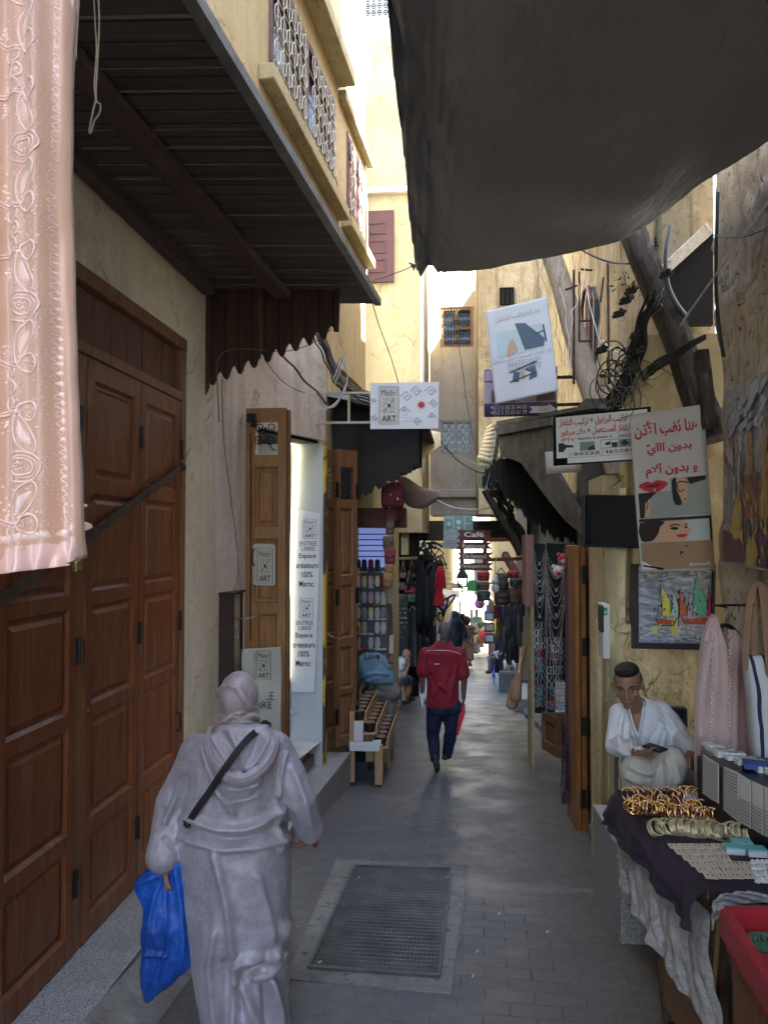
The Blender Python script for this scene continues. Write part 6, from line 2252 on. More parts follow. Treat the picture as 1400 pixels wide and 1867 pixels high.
# === jewellery stall
TZ=.54
P1,P2=Z(1128,1446,TZ),Z(1289,1624,TZ)
P3,P4=V((1.46,P2.y-.02,TZ)),V((1.46,P1.y+.05,TZ))
tb=thing('jewellery_stall','market table draped in dark purple cloth over a crumpled grey-white sheet','table',((P1.x+1.46)/2,(P1.y+P2.y)/2,-.35))
mb=MB()
mb.hexa([p-V((0,0,.03))for p in(P1,P2,P3,P4)],[p-V((0,0,.004))for p in(P1,P2,P3,P4)])
mb.build('tabletop',M_KRAFT,tb)
mb=MB()
lg=Y(1140,1640,3.42)
mb.hexa([(P1.x+.10,3.38,-.36),(P1.x+.13,3.38,-.36),(P1.x+.13,3.42,-.36),(P1.x+.10,3.42,-.36)],[(P1.x+.02,3.48,TZ-.03),(P1.x+.05,3.48,TZ-.03),(P1.x+.05,3.52,TZ-.03),(P1.x+.02,3.52,TZ-.03)])
mb.build('leg',M_RUST,tb)
mb=MB()
mb.bar((P2.x+.06,P2.y+.03,-.28),(P2.x+.05,P2.y+.03,TZ-.03),.03)
mb.build('leg',M_RUST,tb)
mb=MB()
mb.bar((P1.x+.11,3.4,-.27),(P2.x+.06,P2.y+.03,-.22),.025)
mb.build('rail',M_RUST,tb)
mb=MB()
mb.hexa([(.86,2.86,-.10),(.875,2.86,-.10),(.875,3.42,-.20),(.86,3.42,-.20)],[(.885,2.78,TZ-.04),(.90,2.78,TZ-.04),(.85,3.48,TZ-.04),(.835,3.48,TZ-.04)])
mb.build('side_panel',M_KRAFT,tb)
def drape(name,mat,top,bot,n,amp,seed,parent,out,nv=24,fq=5.0):
 T=catmull([V(p)for p in top],12)
 B=catmull([V(p)for p in bot],12)
 m=min(len(T),len(B))
 mb=MB()
 out=V(out)
 def fn(s,q):
  i=min(int(s*(m-1)),m-2)
  f=s*(m-1)-i
  a,b=T[i].lerp(T[i+1],f),B[i].lerp(B[i+1],f)
  p=a.lerp(b,q)
  w=amp*(q**.6)*(math.sin(fq*6.28*s+seed+q*1.5)*.6+math.sin(fq*14.7*s+seed*2-q*2)*.25+noise.noise(V((s*14,q*5,seed)))*.9)
  bulge=.05*math.sin(min(1,q*1.2)*math.pi)*.5
  return p+out*(w+bulge)
 mb.grid(fn,n,nv)
 o=mb.build(name,mat,parent,smooth=True,fix=False)
 m_=o.modifiers.new('t','SOLIDIFY')
 m_.thickness=.003
 return o
M_VELV=cloth('aubergine_cloth',(.035,.021,.040),(.018,.011,.022),.85,200,.35,.03,.9)
t=NT('crumpled_plastic')
nz=t.noise(t.map(t.obj,(5,5,9)),3.0,8,.65,1.6)
c=t.ramp(nz,[(.35,(.30,.29,.27)),(.6,(.50,.49,.47))])
t.bump(nz,.8,.03)
M_CRUM=t.out(c,.5,0,.4)
mb=MB()
mb.grid(lambda s,q:P1.lerp(P4,s).lerp(P2.lerp(P3,s),q)+V((0,0,.004+.003*noise.noise(V((s*9,q*9,2))))),20,20)
mb.build('top_cloth',M_VELV,tb,smooth=True,fix=False)
drape('side_fall',M_VELV,[P4+V((-.35,.0,.003)),P1+V((.06,.02,.004)),P1+V((0,0,.004)),P1.lerp(P2,.35),P1.lerp(P2,.7),P2+V((0,0,.004))],[P4+V((-.35,.04,-.2)),Y(1135,1500,3.80),Y(1104,1508,3.74),Y(1160,1568,3.35),Y(1212,1640,3.0),Y(1262,1703,2.70)],90,.022,1.3,tb,(-1,-.15,0))
drape('front_fall',M_VELV,[P2+V((0,0,.004)),P2.lerp(P3,.5),P3+V((0,0,.004))],[P2+V((.0,-.015,-.05)),P2.lerp(P3,.5)+V((0,-.02,-.02)),P3+V((0,-.02,-.06))],30,.006,2.2,tb,(0,-1,0),8)
drape('under_sheet',M_CRUM,[P1+V((.01,.01,-.10)),P1.lerp(P2,.3)+V((.01,0,-.10)),P1.lerp(P2,.7)+V((.01,0,-.10)),P2+V((.01,0,-.08))],[Y(1133,1612,3.66),Y(1165,1680,3.30),Y(1230,1790,2.95),Y(1318,1905,2.62)],90,.018,4.1,tb,(-1,-.3,0))
drape('under_sheet_front',M_CRUM,[P2+V((.01,-.01,-.02)),P2.lerp(P3,.3)+V((0,-.01,-.02)),P2.lerp(P3,.62)+V((0,-.012,-.02))],[Y(1300,1700,2.70),Y(1305,1640,2.70),Y(1365,1626,2.70)],40,.010,3.1,tb,(0,-1,0),14)
mb=MB()
mb.tube([(1.12,3.0,-.25),(1.12,3.0,.18)],[.13,.16],20)
tag(mb.build('plastic_tub',plain('grey_green_plastic',(.20,.23,.20),.5)),'dull green plastic tub standing under the jewellery table','tub')
def mkbangle(mat,r=.031,lab=''):
 mb=MB()
 mb.tube([V((r*math.cos(a),0,r+r*math.sin(a)))for a in[k*math.pi/10 for k in range(20)]],.0042,7,closed=True)
 for k in range(7):
  a=math.pi*(.15+.7*k/6)
  mb.ball(V((r*math.cos(a),0,r+r*math.sin(a))),.0062,6,5)
 return mb.build('bangle',mat,org=(0,0,0),smooth=True)
bg=[mkbangle(M_GOLD),mkbangle(M_ROSE),mkbangle(M_GOLD,.027)]
bu=[False]*3
rnd=random.Random(9)
BL=[('gold bangle standing in the rear row of the jewellery table','bangles in the rear row',0),('gold bangle standing in the front row of the jewellery table','bangles in the front row',0),('gold bangle leaning in the heap between the two bangle rows','bangles in the middle heap',0)]
def put(i,p,rz,rx,lab,grp):
 o=bg[i]
 if bu[i]:
  o=bg[i].copy()
  col.objects.link(o)
 bu[i]=True
 o.location=p
 o.rotation_euler=(rx,0,rz)
 o['label'],o['category'],o['group']=lab,'bangle',grp
for i in range(15):
 p=Z(1146+i*9+rnd.uniform(-3,3),1462+rnd.uniform(-3,3),TZ+.008)
 put(rnd.choice([0,1,0]),p,rnd.uniform(-.9,.9),rnd.uniform(-.35,.2),BL[0][0],BL[0][1])
for i in range(19):
 p=Z(1148+i*9+rnd.uniform(-3,3),1484+i*.9+rnd.uniform(-3,3),TZ+.008)
 put(rnd.choice([0,1,2]),p,rnd.uniform(-.8,.8),rnd.uniform(-.4,.1),BL[1][0],BL[1][1])
for i in range(20):
 p=Z(1150+i*8+rnd.uniform(-4,4),1474+i*.6+rnd.uniform(-4,4),TZ+.02)
 put(rnd.choice([0,1,2]),p,rnd.uniform(-1.5,1.5),rnd.uniform(-1.2,.3),BL[2][0],BL[2][1])
mb=MB()
mb.grid(lambda s,q:Z(1246+34*s,1440+22*q,TZ+.03)+V((0,0,.02*noise.noise(V((s*4,q*4,1))))),8,6)
o=mb.build('tissue',M_WHITE,fix=False)
o.modifiers.new('t','SOLIDIFY').thickness=.003
tag(o,'crumpled white tissue lying behind the gold bangles','tissue')
mb=MB()
mb.bar((0,0,.006),(.11,0,.006),.013,.008)
for k in(0.01,.05,.1):
 mb.ball((k,0,.012),.004,6,4)
bb=mb.build('black_bracelet',M_BLACKPL,org=(0,0,0),bevel=.002)
for i in range(9):
 o=bb if i==0 else bb.copy()
 if i:
  col.objects.link(o)
 o.location=Z(1168+(i%3)*22+(i//3)*10,1490+(i//3)*11+rnd.uniform(-2,2),TZ+.006)
 o.rotation_euler=(0,0,-.12+rnd.uniform(-.1,.1))
 tag(o,'slim black clasp bracelet lying below the bangles','bracelet','flat black bracelets')
t=NT('cellophane_gold')
t.bump(t.noise(t.pos,40,4),.6,.01)
t.b.inputs['Transmission Weight'].default_value=.35
M_CELL=t.out((.72,.62,.38),.12,.35,.6)
mb=MB()
ww=[]
for k in range(5):
 mb.tube([V((.034*math.cos(a),.006*k,.034+.034*math.sin(a)))for a in[j*math.pi/9 for j in range(18)]],.0035,6,closed=True)
wr_=mb.build('bangle_bundle',M_CELL,org=(0,0,0),smooth=True)
for i in range(15):
 o=wr_ if i==0 else wr_.copy()
 if i:
  col.objects.link(o)
 o.location=Z(1205+i*13.5,1521+i*1.3+rnd.uniform(-3,3),TZ+.006)
 o.rotation_euler=(-.6+rnd.uniform(-.2,.2),0,.5+rnd.uniform(-.3,.3))
 tag(o,'pale gold bangle bundle in clear film across the middle of the table','bangles','film-wrapped bangle bundles')
mb=MB()
q=[Z(*p,TZ+.006)for p in[(1218,1488),(1345,1500),(1330,1512),(1232,1508)]]
mb.slab(q,(0,0,.008))
tag(mb.build('paper_tray',M_CREAMV),'long pale paper tray between bangles and wrapped bundles','tray')
mb=MB()
mb.box((0,0,0),(.043,.05,.0015))
cdm=mb.mesh('earring_card')
gm=MB()
gm.ball((.014,.028,.004),.004,6,4)
gm.ball((.029,.028,.004),.004,6,4)
gm.tube([(.014,.028,.004),(.014,.014,.003)],.0014,4)
gm.tube([(.029,.028,.004),(.029,.014,.003)],.0014,4)
first=None
ex1=(Z(1375,1606,TZ)-Z(1290,1606,TZ))
for r_ in range(6):
 for c_ in range(7):
  v=1548+r_*11
  u=1222+r_*13+c_*(20.5+r_*.6)
  if u>1395 or(r_<3 and u>1325):
   continue
  p=Z(u,v,TZ+.009+.0005*c_)
  if first is None:
   root=thing('earring_card','small white card with a pair of gold earrings, in the grid at the table front','card',tuple(p),'earring cards in the grid')
   o1=bpy.data.objects.new('card',cdm)
   cdm.materials.append(M_CREAMV)
   col.objects.link(o1)
   o1.parent=root
   g_=gm.build('earrings',M_GOLD,None,org=(0,0,0))
   g_.parent=root
   g_.location=(0,0,0)
   first=root
  else:
   d_=dup(first,p-first.location)
   d_.rotation_euler=(0,0,rnd.uniform(-.06,.06))
M_TURQ=plain('turquoise_lid',(.18,.48,.50),.35)
for lab,u,v in(('clear box with turquoise lid beside the earring cards',1338,1556),('second turquoise-lidded box at the right edge of the table',1378,1560),('third small turquoise box behind the others',1352,1547)):
 p=Z(u,v,TZ+.006)
 bx2=thing('small_box',lab,'box',tuple(p))
 mb=MB()
 mb.box((p.x-.035,p.y-.025,p.z),(p.x+.035,p.y+.025,p.z+.022))
 mb.build('base',M_WHITEPL,bx2,bevel=.002)
 mb=MB()
 mb.box((p.x-.037,p.y-.027,p.z+.0225),(p.x+.037,p.y+.027,p.z+.03))
 mb.build('lid',M_TURQ,bx2,bevel=.002)
mb=MB()
q0_=Z(1348,1570,TZ+.006)
mb.box((q0_.x-.03,q0_.y-.02,q0_.z),(q0_.x+.035,q0_.y+.02,q0_.z+.014))
tag(mb.build('phone_case',M_BLACKPL,bevel=.004),'small black case below the turquoise boxes','case')
rg0=None
for i in range(24):
 p=Z(1372+(i%6)*9+(i//6)*3,1576+(i//6)*11,TZ+.01)
 if rg0 is None:
  mb=MB()
  mb.obox((0,0,.006),(.008,0,0),(0,.011,0),(0,0,.006))
  mb.ball((0,0,.014),.005,6,4)
  rg0=mb.build('ring',M_WHITEPL,org=(0,0,0))
  o=rg0
 else:
  o=rg0.copy()
  col.objects.link(o)
 o.location=p
 o.rotation_euler=(0,0,rnd.uniform(0,3))
 tag(o,'small white ring block in the cluster at the right end of the table','ring','white ring blocks')
rk=thing('card_rack','black stand full of white pin cards at the back of the jewellery table','display rack',(1.3,3.2,TZ))
ra,rb_,rc=Z(1272,1478,TZ+.01),Z(1405,1560,TZ+.01),None
rz1=zz(1365,ra.y)
mb=MB()
h1=rz1-TZ
dv_=(rb_-ra)
mb.hexa([ra,rb_,rb_+V((.3,0,0)),ra+V((.3,0,0))],[ra+V((0,0,h1)),rb_+V((0,0,h1)),rb_+V((.3,0,h1)),ra+V((.3,0,h1))])
mb.build('stand',M_BLACKPL,rk)
rpl=Plane(ra+V((0,0,.0)),V((dv_.y,-dv_.x,0)))
first=None
for i,(u0,u1,vt0,vt1,vb0,vb1)in enumerate(((1281,1309,1376,1394,1448,1466),(1319,1346,1398,1410,1478,1500),(1348,1368,1412,1424,1500,1512),(1371,1390,1424,1434,1512,1524),(1393,1412,1434,1444,1524,1536))):
 cdx=thing('pin_card',['ribbed white pin card at the far end of the black stand','tall white pin card with dark hooks, second on the black stand','plain white card with a dark smudged foot on the black stand','fourth white card on the black stand, grey towards its foot','last white card on the black stand at the picture edge'][i],'card',tuple(rpl.pt(u0,vb0,.02)))
 mb=MB()
 pshape(mb,rpl,[(u0,vt0),(u1,vt1),(u1,vb1),(u0,vb0)],.008,th=.004)
 mb.build('card',M_CREAMV,cdx)
 mb=MB()
 nn_=14
 for k in range(nn_):
  f=(k+.5)/nn_
  if i>=2 and f<.45:
   continue
  pline(mb,rpl,[(u0-2,vt0+(vb0-vt0)*f),((u0+u1)/2,(vt0+vt1)/2+((vb0+vb1)/2-(vt0+vt1)/2)*f+3),(u1-1,vt1+(vb1-vt1)*f+1)],.0018,.014)
 mb.build('pins',M_WIRE_G,cdx)
mb=MB()
tz_=rz1+.01
for k in range(7):
 for j in range(4):
  p=Z(1290+k*19+j*8,1362+k*7+j*6,tz_)
  mb.obox(p+V((0,0,.012)),(.024,.004,0),(-.004,.017,0),(0,0,.010+.004*((k+j)%2)))
tag(mb.build('ring_tray',M_WHITEPL,bevel=.004),'ribbed white tray of ring blocks on top of the black stand','tray')
mb=MB()
q0_=Z(1385,1396,tz_+.02)
mb.obox(q0_,(.06,-.02,0),(.01,.04,0),(0,0,.012))
tag(mb.build('blue_card',plain('blue_card',(.03,.07,.28),.5),bevel=.002),'blue card lying on the white ring tray','card')
# === red-rimmed tray stall, lower right corner
RZ=.60
A_,B_=Z(1322,1676,RZ),Z(1402,1802,RZ)
A2,B2=Z(1440,1676,RZ),Z(1560,1802,RZ)
B_=A_+(B_-A_)*1.3
B2=A2+(B_-A_)
rs=thing('red_stall','red velvet-rimmed tray table with green coiled cords in the lower right corner','table',((A_.x+B2.x)/2,B_.y,-.2))
M_RED=cloth('red_velvet',(.36,.012,.022),(.24,.008,.014),.8,200,.2,.06)
mb=MB()
ex_=(A2-A_).normalized()
ey_=(B_-A_).normalized()
for(p,q_)in((A_,A2),(A_,B_)):
 mb.bar(p+V((0,0,-.01)),q_+V((0,0,-.01)),.035,.09,(0,0,1))
mb.build('rim',M_RED,rs,bevel=.01)
mb=MB()
mb.hexa([p-V((0,0,.09))for p in(A_,A2,B2,B_)],[p-V((0,0,.03))for p in(A_,A2,B2,B_)])
mb.build('tray',M_RED,rs)
mb=MB()
lo=-.4
for p,q_ in((A_+ex_*.02,B_+ex_*.02),):
 mb.hexa([V((p.x,p.y,lo)),V((q_.x,q_.y,lo)),V((q_.x+.02,q_.y,lo)),V((p.x+.02,p.y,lo))],[V((p.x,p.y,RZ-.091)),V((q_.x,q_.y,RZ-.091)),V((q_.x+.02,q_.y,RZ-.091)),V((p.x+.02,p.y,RZ-.091))])
p,q_=A_+ex_*.045-ey_*.01,A2
mb.hexa([V((p.x,p.y,lo)),V((q_.x,q_.y,lo)),V((q_.x,q_.y+.02,lo)),V((p.x,p.y+.02,lo))],[V((p.x,p.y,RZ-.091)),V((q_.x,q_.y,RZ-.091)),V((q_.x,q_.y+.02,RZ-.091)),V((p.x,p.y+.02,RZ-.091))])
mb.build('carton_side',wood('rust_board',(.16,.07,.03),(.27,.125,.055),'Z',.7),rs)
mb=MB()
M_GREEN=cloth('green_cord',(.015,.12,.05),(.008,.07,.03),.7,150,.3)
for k,(fx,fy)in enumerate(((.11,.10),(.22,.12),(.13,.24),(.25,.26),(.16,.38))):
 c=A_+ex_*fx+ey_*fy+V((0,0,-.02))
 for r_ in(.055,.045,.035,.022):
  mb.tube([c+V((r_*math.cos(a)*(1.2),r_*math.sin(a),.004*math.sin(3*a+k)+(.055-r_)*.2))for a in[j*math.pi/9 for j in range(18)]],.0055,6,closed=True)
tag(mb.build('coiled_cord',M_GREEN,smooth=True),'coils of dark green cord spread on the red tray','cord')
mb=MB()
mb.obox(A_+ex_*.33+ey_*.12+V((0,0,-.015)),ex_*.06,ey_*.09,V((0,0,.006)))
tag(mb.build('white_cloth',M_WHITE,bevel=.003),'white cloth square beside the green cords','cloth')
# === LEFT SHOPS
rnd=random.Random(77)
sp9=yplane(10.0)
sd_=thing('slipper_display','blue-white slatted display board with added glow above rows of slippers','display board',tuple(sp9.pt(675,1240)))
mb=MB()
pshape(mb,sp9,[(645,962),(706,964),(706,1024),(645,1024)],0.0,th=.03)
for k in range(6):
 v=974+k*10.2
 mb.hexa([sp9.pt(645,v+9.4,0),sp9.pt(706,v+9.4,0),sp9.pt(706,v+9.4,.012),sp9.pt(645,v+9.4,.012)],[sp9.pt(645,v,0),sp9.pt(706,v,0),sp9.pt(706,v,.006),sp9.pt(645,v,.006)])
mb.build('slat_panel',emit('blue_glow_panel',(.20,.26,.60),.06),sd_)  # faint emission imitates lamp light falling on the slats
mb=MB()
for k in range(5):
 pline(mb,sp9,[(645,974+k*10.2),(706,974+k*10.2)],.007,.014)  # raised dark bars stand in for the shade inside the grooves
mb.build('panel_groove_shade',plain('groove_shade_blue',(.05,.06,.12),.6),sd_)
mb=MB()
pshape(mb,sp9,[(645,1025),(706,1025),(706,1240),(641,1240)],0.0,th=.03)
mb.build('back_panel',plain('slate_panel',(.10,.12,.17),.5),sd_)
ROWS=[(1020,1043),(1050,1071),(1079,1101),(1108,1129),(1134,1156),(1162,1184),(1192,1212)]
COLS=[653,664,676,688,699]
SHC={'white':(.62,.62,.64),'green':(.16,.42,.05),'red':(.50,.03,.03),'yellow':(.62,.55,.05),'blue':(.03,.08,.40),'dark':(.05,.05,.07)}
for r_,(v0,v1)in enumerate(ROWS):
 for c_,u in enumerate(COLS):
  k=['white','white','yellow','white','blue','white','green','red','white','green','blue','white','red','white','green'][(r_*4+c_*2)%15]
  mb=MB()
  c=sp9.pt(u,v1,.05)
  mb.obox(c,(.033,0,0),(0,.035,0),(0,0,.010))
  mb.build('shelf',plain('shelf_'+k,SHC[k],.5,0,.05,0),sd_)
SLC=[('pale yellow',(.72,.70,.38)),('grey-white',(.68,.68,.70)),('lilac',(.66,.55,.66)),('dark blue',(.03,.05,.11)),('dark red',(.20,.02,.03)),('silver grey',(.36,.37,.40)),('cream',(.60,.54,.40))]
def slipper(pl,u,v,w_,h_,mat,off=.06):
 mb=MB()
 rg=[]
 for q in range(9):
  t_=q/8
  ww=w_*(0.55+.45*math.sin(math.pi*(t_*.8+.12)))*.5 if t_<.95 else w_*.2
  dd=.035*(1-.7*t_)+.006
  c=pl.pt(u,v-h_/2+h_*t_,off)
  e=(pl.pt(u+ww,v,off)-pl.pt(u,v,off))
  rg.append([c+e*math.cos(a)+pl.n*dd*max(-.25,math.sin(a))for a in[j*math.pi/5 for j in range(10)]])
 mb.loft(rg)
 return mb
for r_,(v0,v1)in enumerate(ROWS):
 for c_,u in enumerate(COLS):
  if(r_==0 and c_ in(4,))or(r_>=4 and(r_+c_)%3==0):
   continue
  k=[3,3,4,3,0][c_]if r_==0 else rnd.choice([0,1,2,5,6,1,5])if r_>1 else[1,0,2,0,4][c_]
  nm,c=SLC[k]
  o=slipper(sp9,u,(v0+v1)/2,10,v1-v0,None).build('slipper',plain('slipper_'+nm,c,.6,0,.15,.1),smooth=True)
  tag(o,'%s slipper in the %s row of the slipper board'%(nm,['top','second','third','fourth','fifth','sixth','lowest'][r_]),'slipper','%s slippers, %s row'%(nm,['top','second','third','fourth','fifth','sixth','lowest'][r_]))
mb=MB()
a,b=Y(647,926,9.3),Y(702,962,9.3)
mb.box((a.x-.2,9.3,b.z),(b.x+.25,9.6,a.z))
tag(mb.build('shop_fascia',M_BROWN,bevel=.01),'dark brown boarded fascia above the slipper display','fascia')
bs=None
for i in range(9):
 mb=MB()
 u=641+(i%5)*3.2
 v0=1035+(i//5)*62+rnd.uniform(-4,4)
 for k in range(16):
  mb.obox(Y(u+rnd.uniform(-.5,.5),v0+k*4,8.6),(.010,0,0),(0,.01,0),(0,0,.009))
 tag(mb.build('bead_strand',plain('beige_beads',(.45,.34,.22),.7)),'strand of square beige beads hanging beside the folded shutter','beads','beige bead strands')
for i in range(10):
 mb=MB()
 u=640+(i%5)*3
 v0=1140+(i//5)*50+rnd.uniform(-5,5)
 P=[Y(u+1.5*math.sin(k),v0+k*7,8.5)for k in range(8)]
 mb.tube(P,.008,5)
 tag(mb.build('bead_rope',plain('dark_bead_rope',(.06,.04,.03),.6)),'dark cord hanging low beside the folded shutter','cord','dark cords by the shutter')
pb9=yplane(8.7)
def hbag(name,lab,pl,u0,v0,u1,v1,mat,cat='bag',group=None,flap=True,strap_=0.0,deep=.10,mat2=None):
 t_=thing(name,lab,cat,tuple(pl.pt((u0+u1)/2,v1)),group)
 mb=MB()
 h=v1-v0
 w_=u1-u0
 soft(mb,pl,[(v0,u0+w_*.10,u1-w_*.10,.4),(v0+h*.10,u0+w_*.03,u1-w_*.03,.8),(v0+h*.5,u0,u1),(v0+h*.88,u0+w_*.02,u1-w_*.02),(v1,u0+w_*.10,u1-w_*.10,.5)],deep,.0,sq=.5,n=20,sub=3)
 mb.build('body',mat,t_,smooth=True)
 if flap:
  mb=MB()
  soft(mb,pl,[(v0-h*.02,u0+w_*.06,u1-w_*.06,.5),(v0+h*.12,u0,u1),(v0+h*.45,u0+w_*.02,u1-w_*.02),(v0+h*.58,u0+w_*.25,u1-w_*.25,.8)],deep*.4,0,sq=.5,n=20,sub=3,off=deep*.42)
  mb.build('flap',mat2 or mat,t_,smooth=True)
  mb=MB()
  mb.ball(pl.pt((u0+u1)/2,v0+h*.52,deep*.62),.010,8,5)
  mb.build('clasp',M_BRASS,t_)
 if strap_:
  mb=MB()
  m_=(u0+u1)/2
  strap(mb,pl,[(u0+w_*.15,v0+2),(m_-w_*.12,v0-strap_*.6),(m_,v0-strap_),(m_+w_*.12,v0-strap_*.6),(u1-w_*.15,v0+2)],.016,.01)
  mb.build('strap',mat,t_)
 return t_
t=NT('red_kilim')
vo=t.n('ShaderNodeTexVoronoi')
vo.inputs['Scale'].default_value=17
t.l(t.obj,vo.inputs['Vector'])
c=t.ramp(vo.outputs['Distance'],[(.0,(.50,.42,.30)),(.16,(.50,.42,.30)),(.20,(.07,.01,.015)),(.35,(.07,.008,.012)),(.7,(.10,.014,.02))])
M_KIL=t.out(c,.85)
t_=hbag('patterned_bag','dark red patterned cloth bag with long handles hanging at the shop corner',pb9,695,880,737,928,M_KIL,flap=False,deep=.16)
mb=MB()
strap(mb,pb9,[(700,884),(709,862),(714,843),(717,868),(722,886)],.02,.09)
strap(mb,pb9,[(712,886),(718,868),(722,862),(728,872),(732,886)],.02,.05)
mb.build('handle',plain('dark_red_strap',(.16,.02,.03),.7),t_)
mb=MB()
for k in range(14):
 mb.tube([pb9.pt(697+k*2.9,926,.03),pb9.pt(697+k*2.9+rnd.uniform(-1,1),938+rnd.uniform(0,10),.03)],.006,4)
mb.build('fringe',plain('dark_red_strap',(.16,.02,.03),.7),t_)
LC=[(.17,.10,.06),(.13,.085,.06),(.12,.07,.05),(.20,.03,.04),(.30,.16,.06),(.33,.18,.07),(.15,.09,.06)]
for i,(u,v,w_,h_)in enumerate(((712,937,19,26),(711,962,16,26),(708,990,20,24),(711,1014,20,30),(709,1042,16,26),(707,1058,17,26))):
 lab=['round dark tan leather pouch right below the red patterned bag','second leather pouch down the string, plain brown','third leather pouch, brown with a dark flap','dark red leather pouch in the hanging string','mustard leather pouch below the dark red one','lowest mustard leather pouch of the string'][i]
 hbag('leather_pouch',lab,yplane(8.75),u-w_/2,v-h_/2,u+w_/2,v+h_/2,plain('pouch_%d'%i,LC[i],.5,0,.2,.2),'pouch','string of leather pouches',True,0,.07)
mb=MB()
for k in range(12):
 u=702+k*2
 P=catmull([Y(u,1062,8.8),Y(u+4*math.sin(k),1085,8.8),Y(u+8-k,1100,8.8)],4)
 mb.tube(P,.008,5)
tag(mb.build('belt_bundle',plain('pale_leather',(.36,.27,.20),.7)),'bundle of pale leather belts knotted beneath the mustard pouch','belts')
mb=MB()
soft(mb,yplane(8.9),[(1100,706,714),(1130,707,716),(1170,706,716),(1210,708,717)],.05,.2,3,2)
tag(mb.build('leather_strip',plain('brown_hide',(.10,.06,.045),.7),smooth=True),'dark hide strip hanging below the pale belts','leather')
for i,(v0,v1)in enumerate(((1160,1192),(1196,1208))):
 mb=MB()
 pshape(mb,yplane(8.85),[(710,v0),(717,v0-3),(717,v1),(709,v1)],.0,th=.02)
 tag(mb.build('carved_plaque',plain('cream_bone',(.50,.42,.34),.6)if i==0 else plain('copper_plaque',(.25,.10,.05),.5)),['cream carved plaque hanging at the shop corner post','small copper-brown plaque under the cream one'][i],'plaque')
mb=MB()
a,b=Y(731,948,13.6),Y(744,1012,13.6)
mb.box((a.x,13.6,b.z),(b.x,13.9,1.84))
tag(mb.build('cream_pillar',M_PL_Y2,bevel=.01),'cream painted pillar strip right of the leather pouches','pillar')
mb=MB()
mb.bar(Y(728,1018,14.8),Y(761,1017,14.8),.05)
tag(mb.build('rail',M_PINE),'pale yellow wooden rail over the brown handbags','rail')
p10=yplane(15.0)
for lab,u0,v0,u1,v1,c,stp_,g in(('tan handbag with looped strap hanging left under the yellow rail',729,1044,741,1054,(.28,.17,.12),22,None),('brown handbag with tall strap hanging right under the yellow rail',743,1042,758,1056,(.20,.09,.07),20,None),('flat tan purse below the tall-strapped brown bag',741,1054,758,1064,(.24,.15,.10),0,None),('bright red leather purse on the left bag rack',737,1068,760,1081,(.48,.02,.03),0,None),('dark olive half-moon bag below the bright red purse',742,1083,761,1098,(.06,.09,.05),0,None),('brown shoulder bag left of the bright red purse',728,1062,740,1076,(.13,.08,.06),0,None),('grey-green flat bag at the left of the half-moon bag',726,1083,742,1094,(.08,.09,.07),0,None)):
 hbag('handbag',lab,p10,u0,v0,u1,v1,plain('hb_'+str(u0)+str(v0),c,.45,0,.15,.15),'bag','handbags on the left rack',True,stp_,.10)
kb=thing('keyring_board','black board with rows of small silver rings below the left handbags','display board',tuple(p10.pt(731,1190)))
mb=MB()
pshape(mb,p10,[(717,1094),(743,1094),(744,1240),(717,1240)],-.02,th=.03)
mb.build('board',M_BLACKPL,kb)
k0=None
for r_ in range(8):
 for c_ in range(7):
  if rnd.random()<.25+(r_>5)*.3:
   continue
  p=p10.pt(720+c_*3.4,1101+r_*8.6,.0)
  if k0 is None:
   mb=MB()
   mb.tube([V((.009*math.cos(a),0,.020*math.sin(a)))for a in[j*math.pi/5 for j in range(10)]],.0035,4,closed=True)
   k0=mb.build('key_ring',M_SILVER,org=(0,0,0))
   o=k0
  else:
   o=k0.copy()
   col.objects.link(o)
  o.location=p
  tag(o,'little silver ring hung on the black keyring board','key ring','silver rings on the black board')
for lab,u0,u1,v0,v1,c,yy in(('grey hooded coat hanging behind the seated bald man',744,760,1108,1215,(.10,.105,.105),15.4),('second darker coat with white hanger beside the grey one',757,768,1100,1210,(.07,.075,.075),15.8),('long grey garment on a strap further along the left shops',762,772,1040,1170,(.06,.06,.06),16.2)):
 t_=thing('hanging_coat',lab,'coat',tuple(Y((u0+u1)/2,v1,yy)))
 mb=MB()
 pl=yplane(yy)
 soft(mb,pl,[(v0,(u0+u1)/2-2,(u0+u1)/2+2,.3),(v0+6,u0+2,u1-2,.7),(v0+20,u0,u1),(v0+60,u0+1,u1),(v1,u0+1,u1+1)],.16,.25,4,int(u0))
 mb.build('body',cloth('coat_%d'%u0,c,None,.9,100,.3,.05,.8),t_,smooth=True)
 mb=MB()
 soft(mb,pl,[(v0+7,u0+1,u0+4,.6),(v0+30,u0-1,u0+3),(v0+62,u0-1,u0+2.5,.6)],.07,.2,3,2,off=.08)
 mb.build('sleeve',cloth('coats_%d'%u0,c,None,.9,100,.3,.05,.8),t_,smooth=True)
 mb=MB()
 mb.tube(catmull([pl.pt(u0+1,v0+8,.06),pl.pt((u0+u1)/2,v0-3,.06),pl.pt(u1-1,v0+8,.06)],4),.01,5)
 mb.build('hanger',M_WHITE,t_)
bk_=thing('shop_frontage','black shop frontage with doorposts deep on the left side of the lane','shop front',tuple(Y(765,1180,13)))
mb=MB()
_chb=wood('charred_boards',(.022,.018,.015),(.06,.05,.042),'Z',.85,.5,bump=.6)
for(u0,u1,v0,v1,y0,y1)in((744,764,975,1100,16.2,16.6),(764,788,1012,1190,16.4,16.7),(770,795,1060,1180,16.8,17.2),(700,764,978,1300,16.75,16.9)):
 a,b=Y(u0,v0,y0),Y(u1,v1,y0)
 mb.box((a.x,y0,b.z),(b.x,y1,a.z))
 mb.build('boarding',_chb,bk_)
 mb=MB()
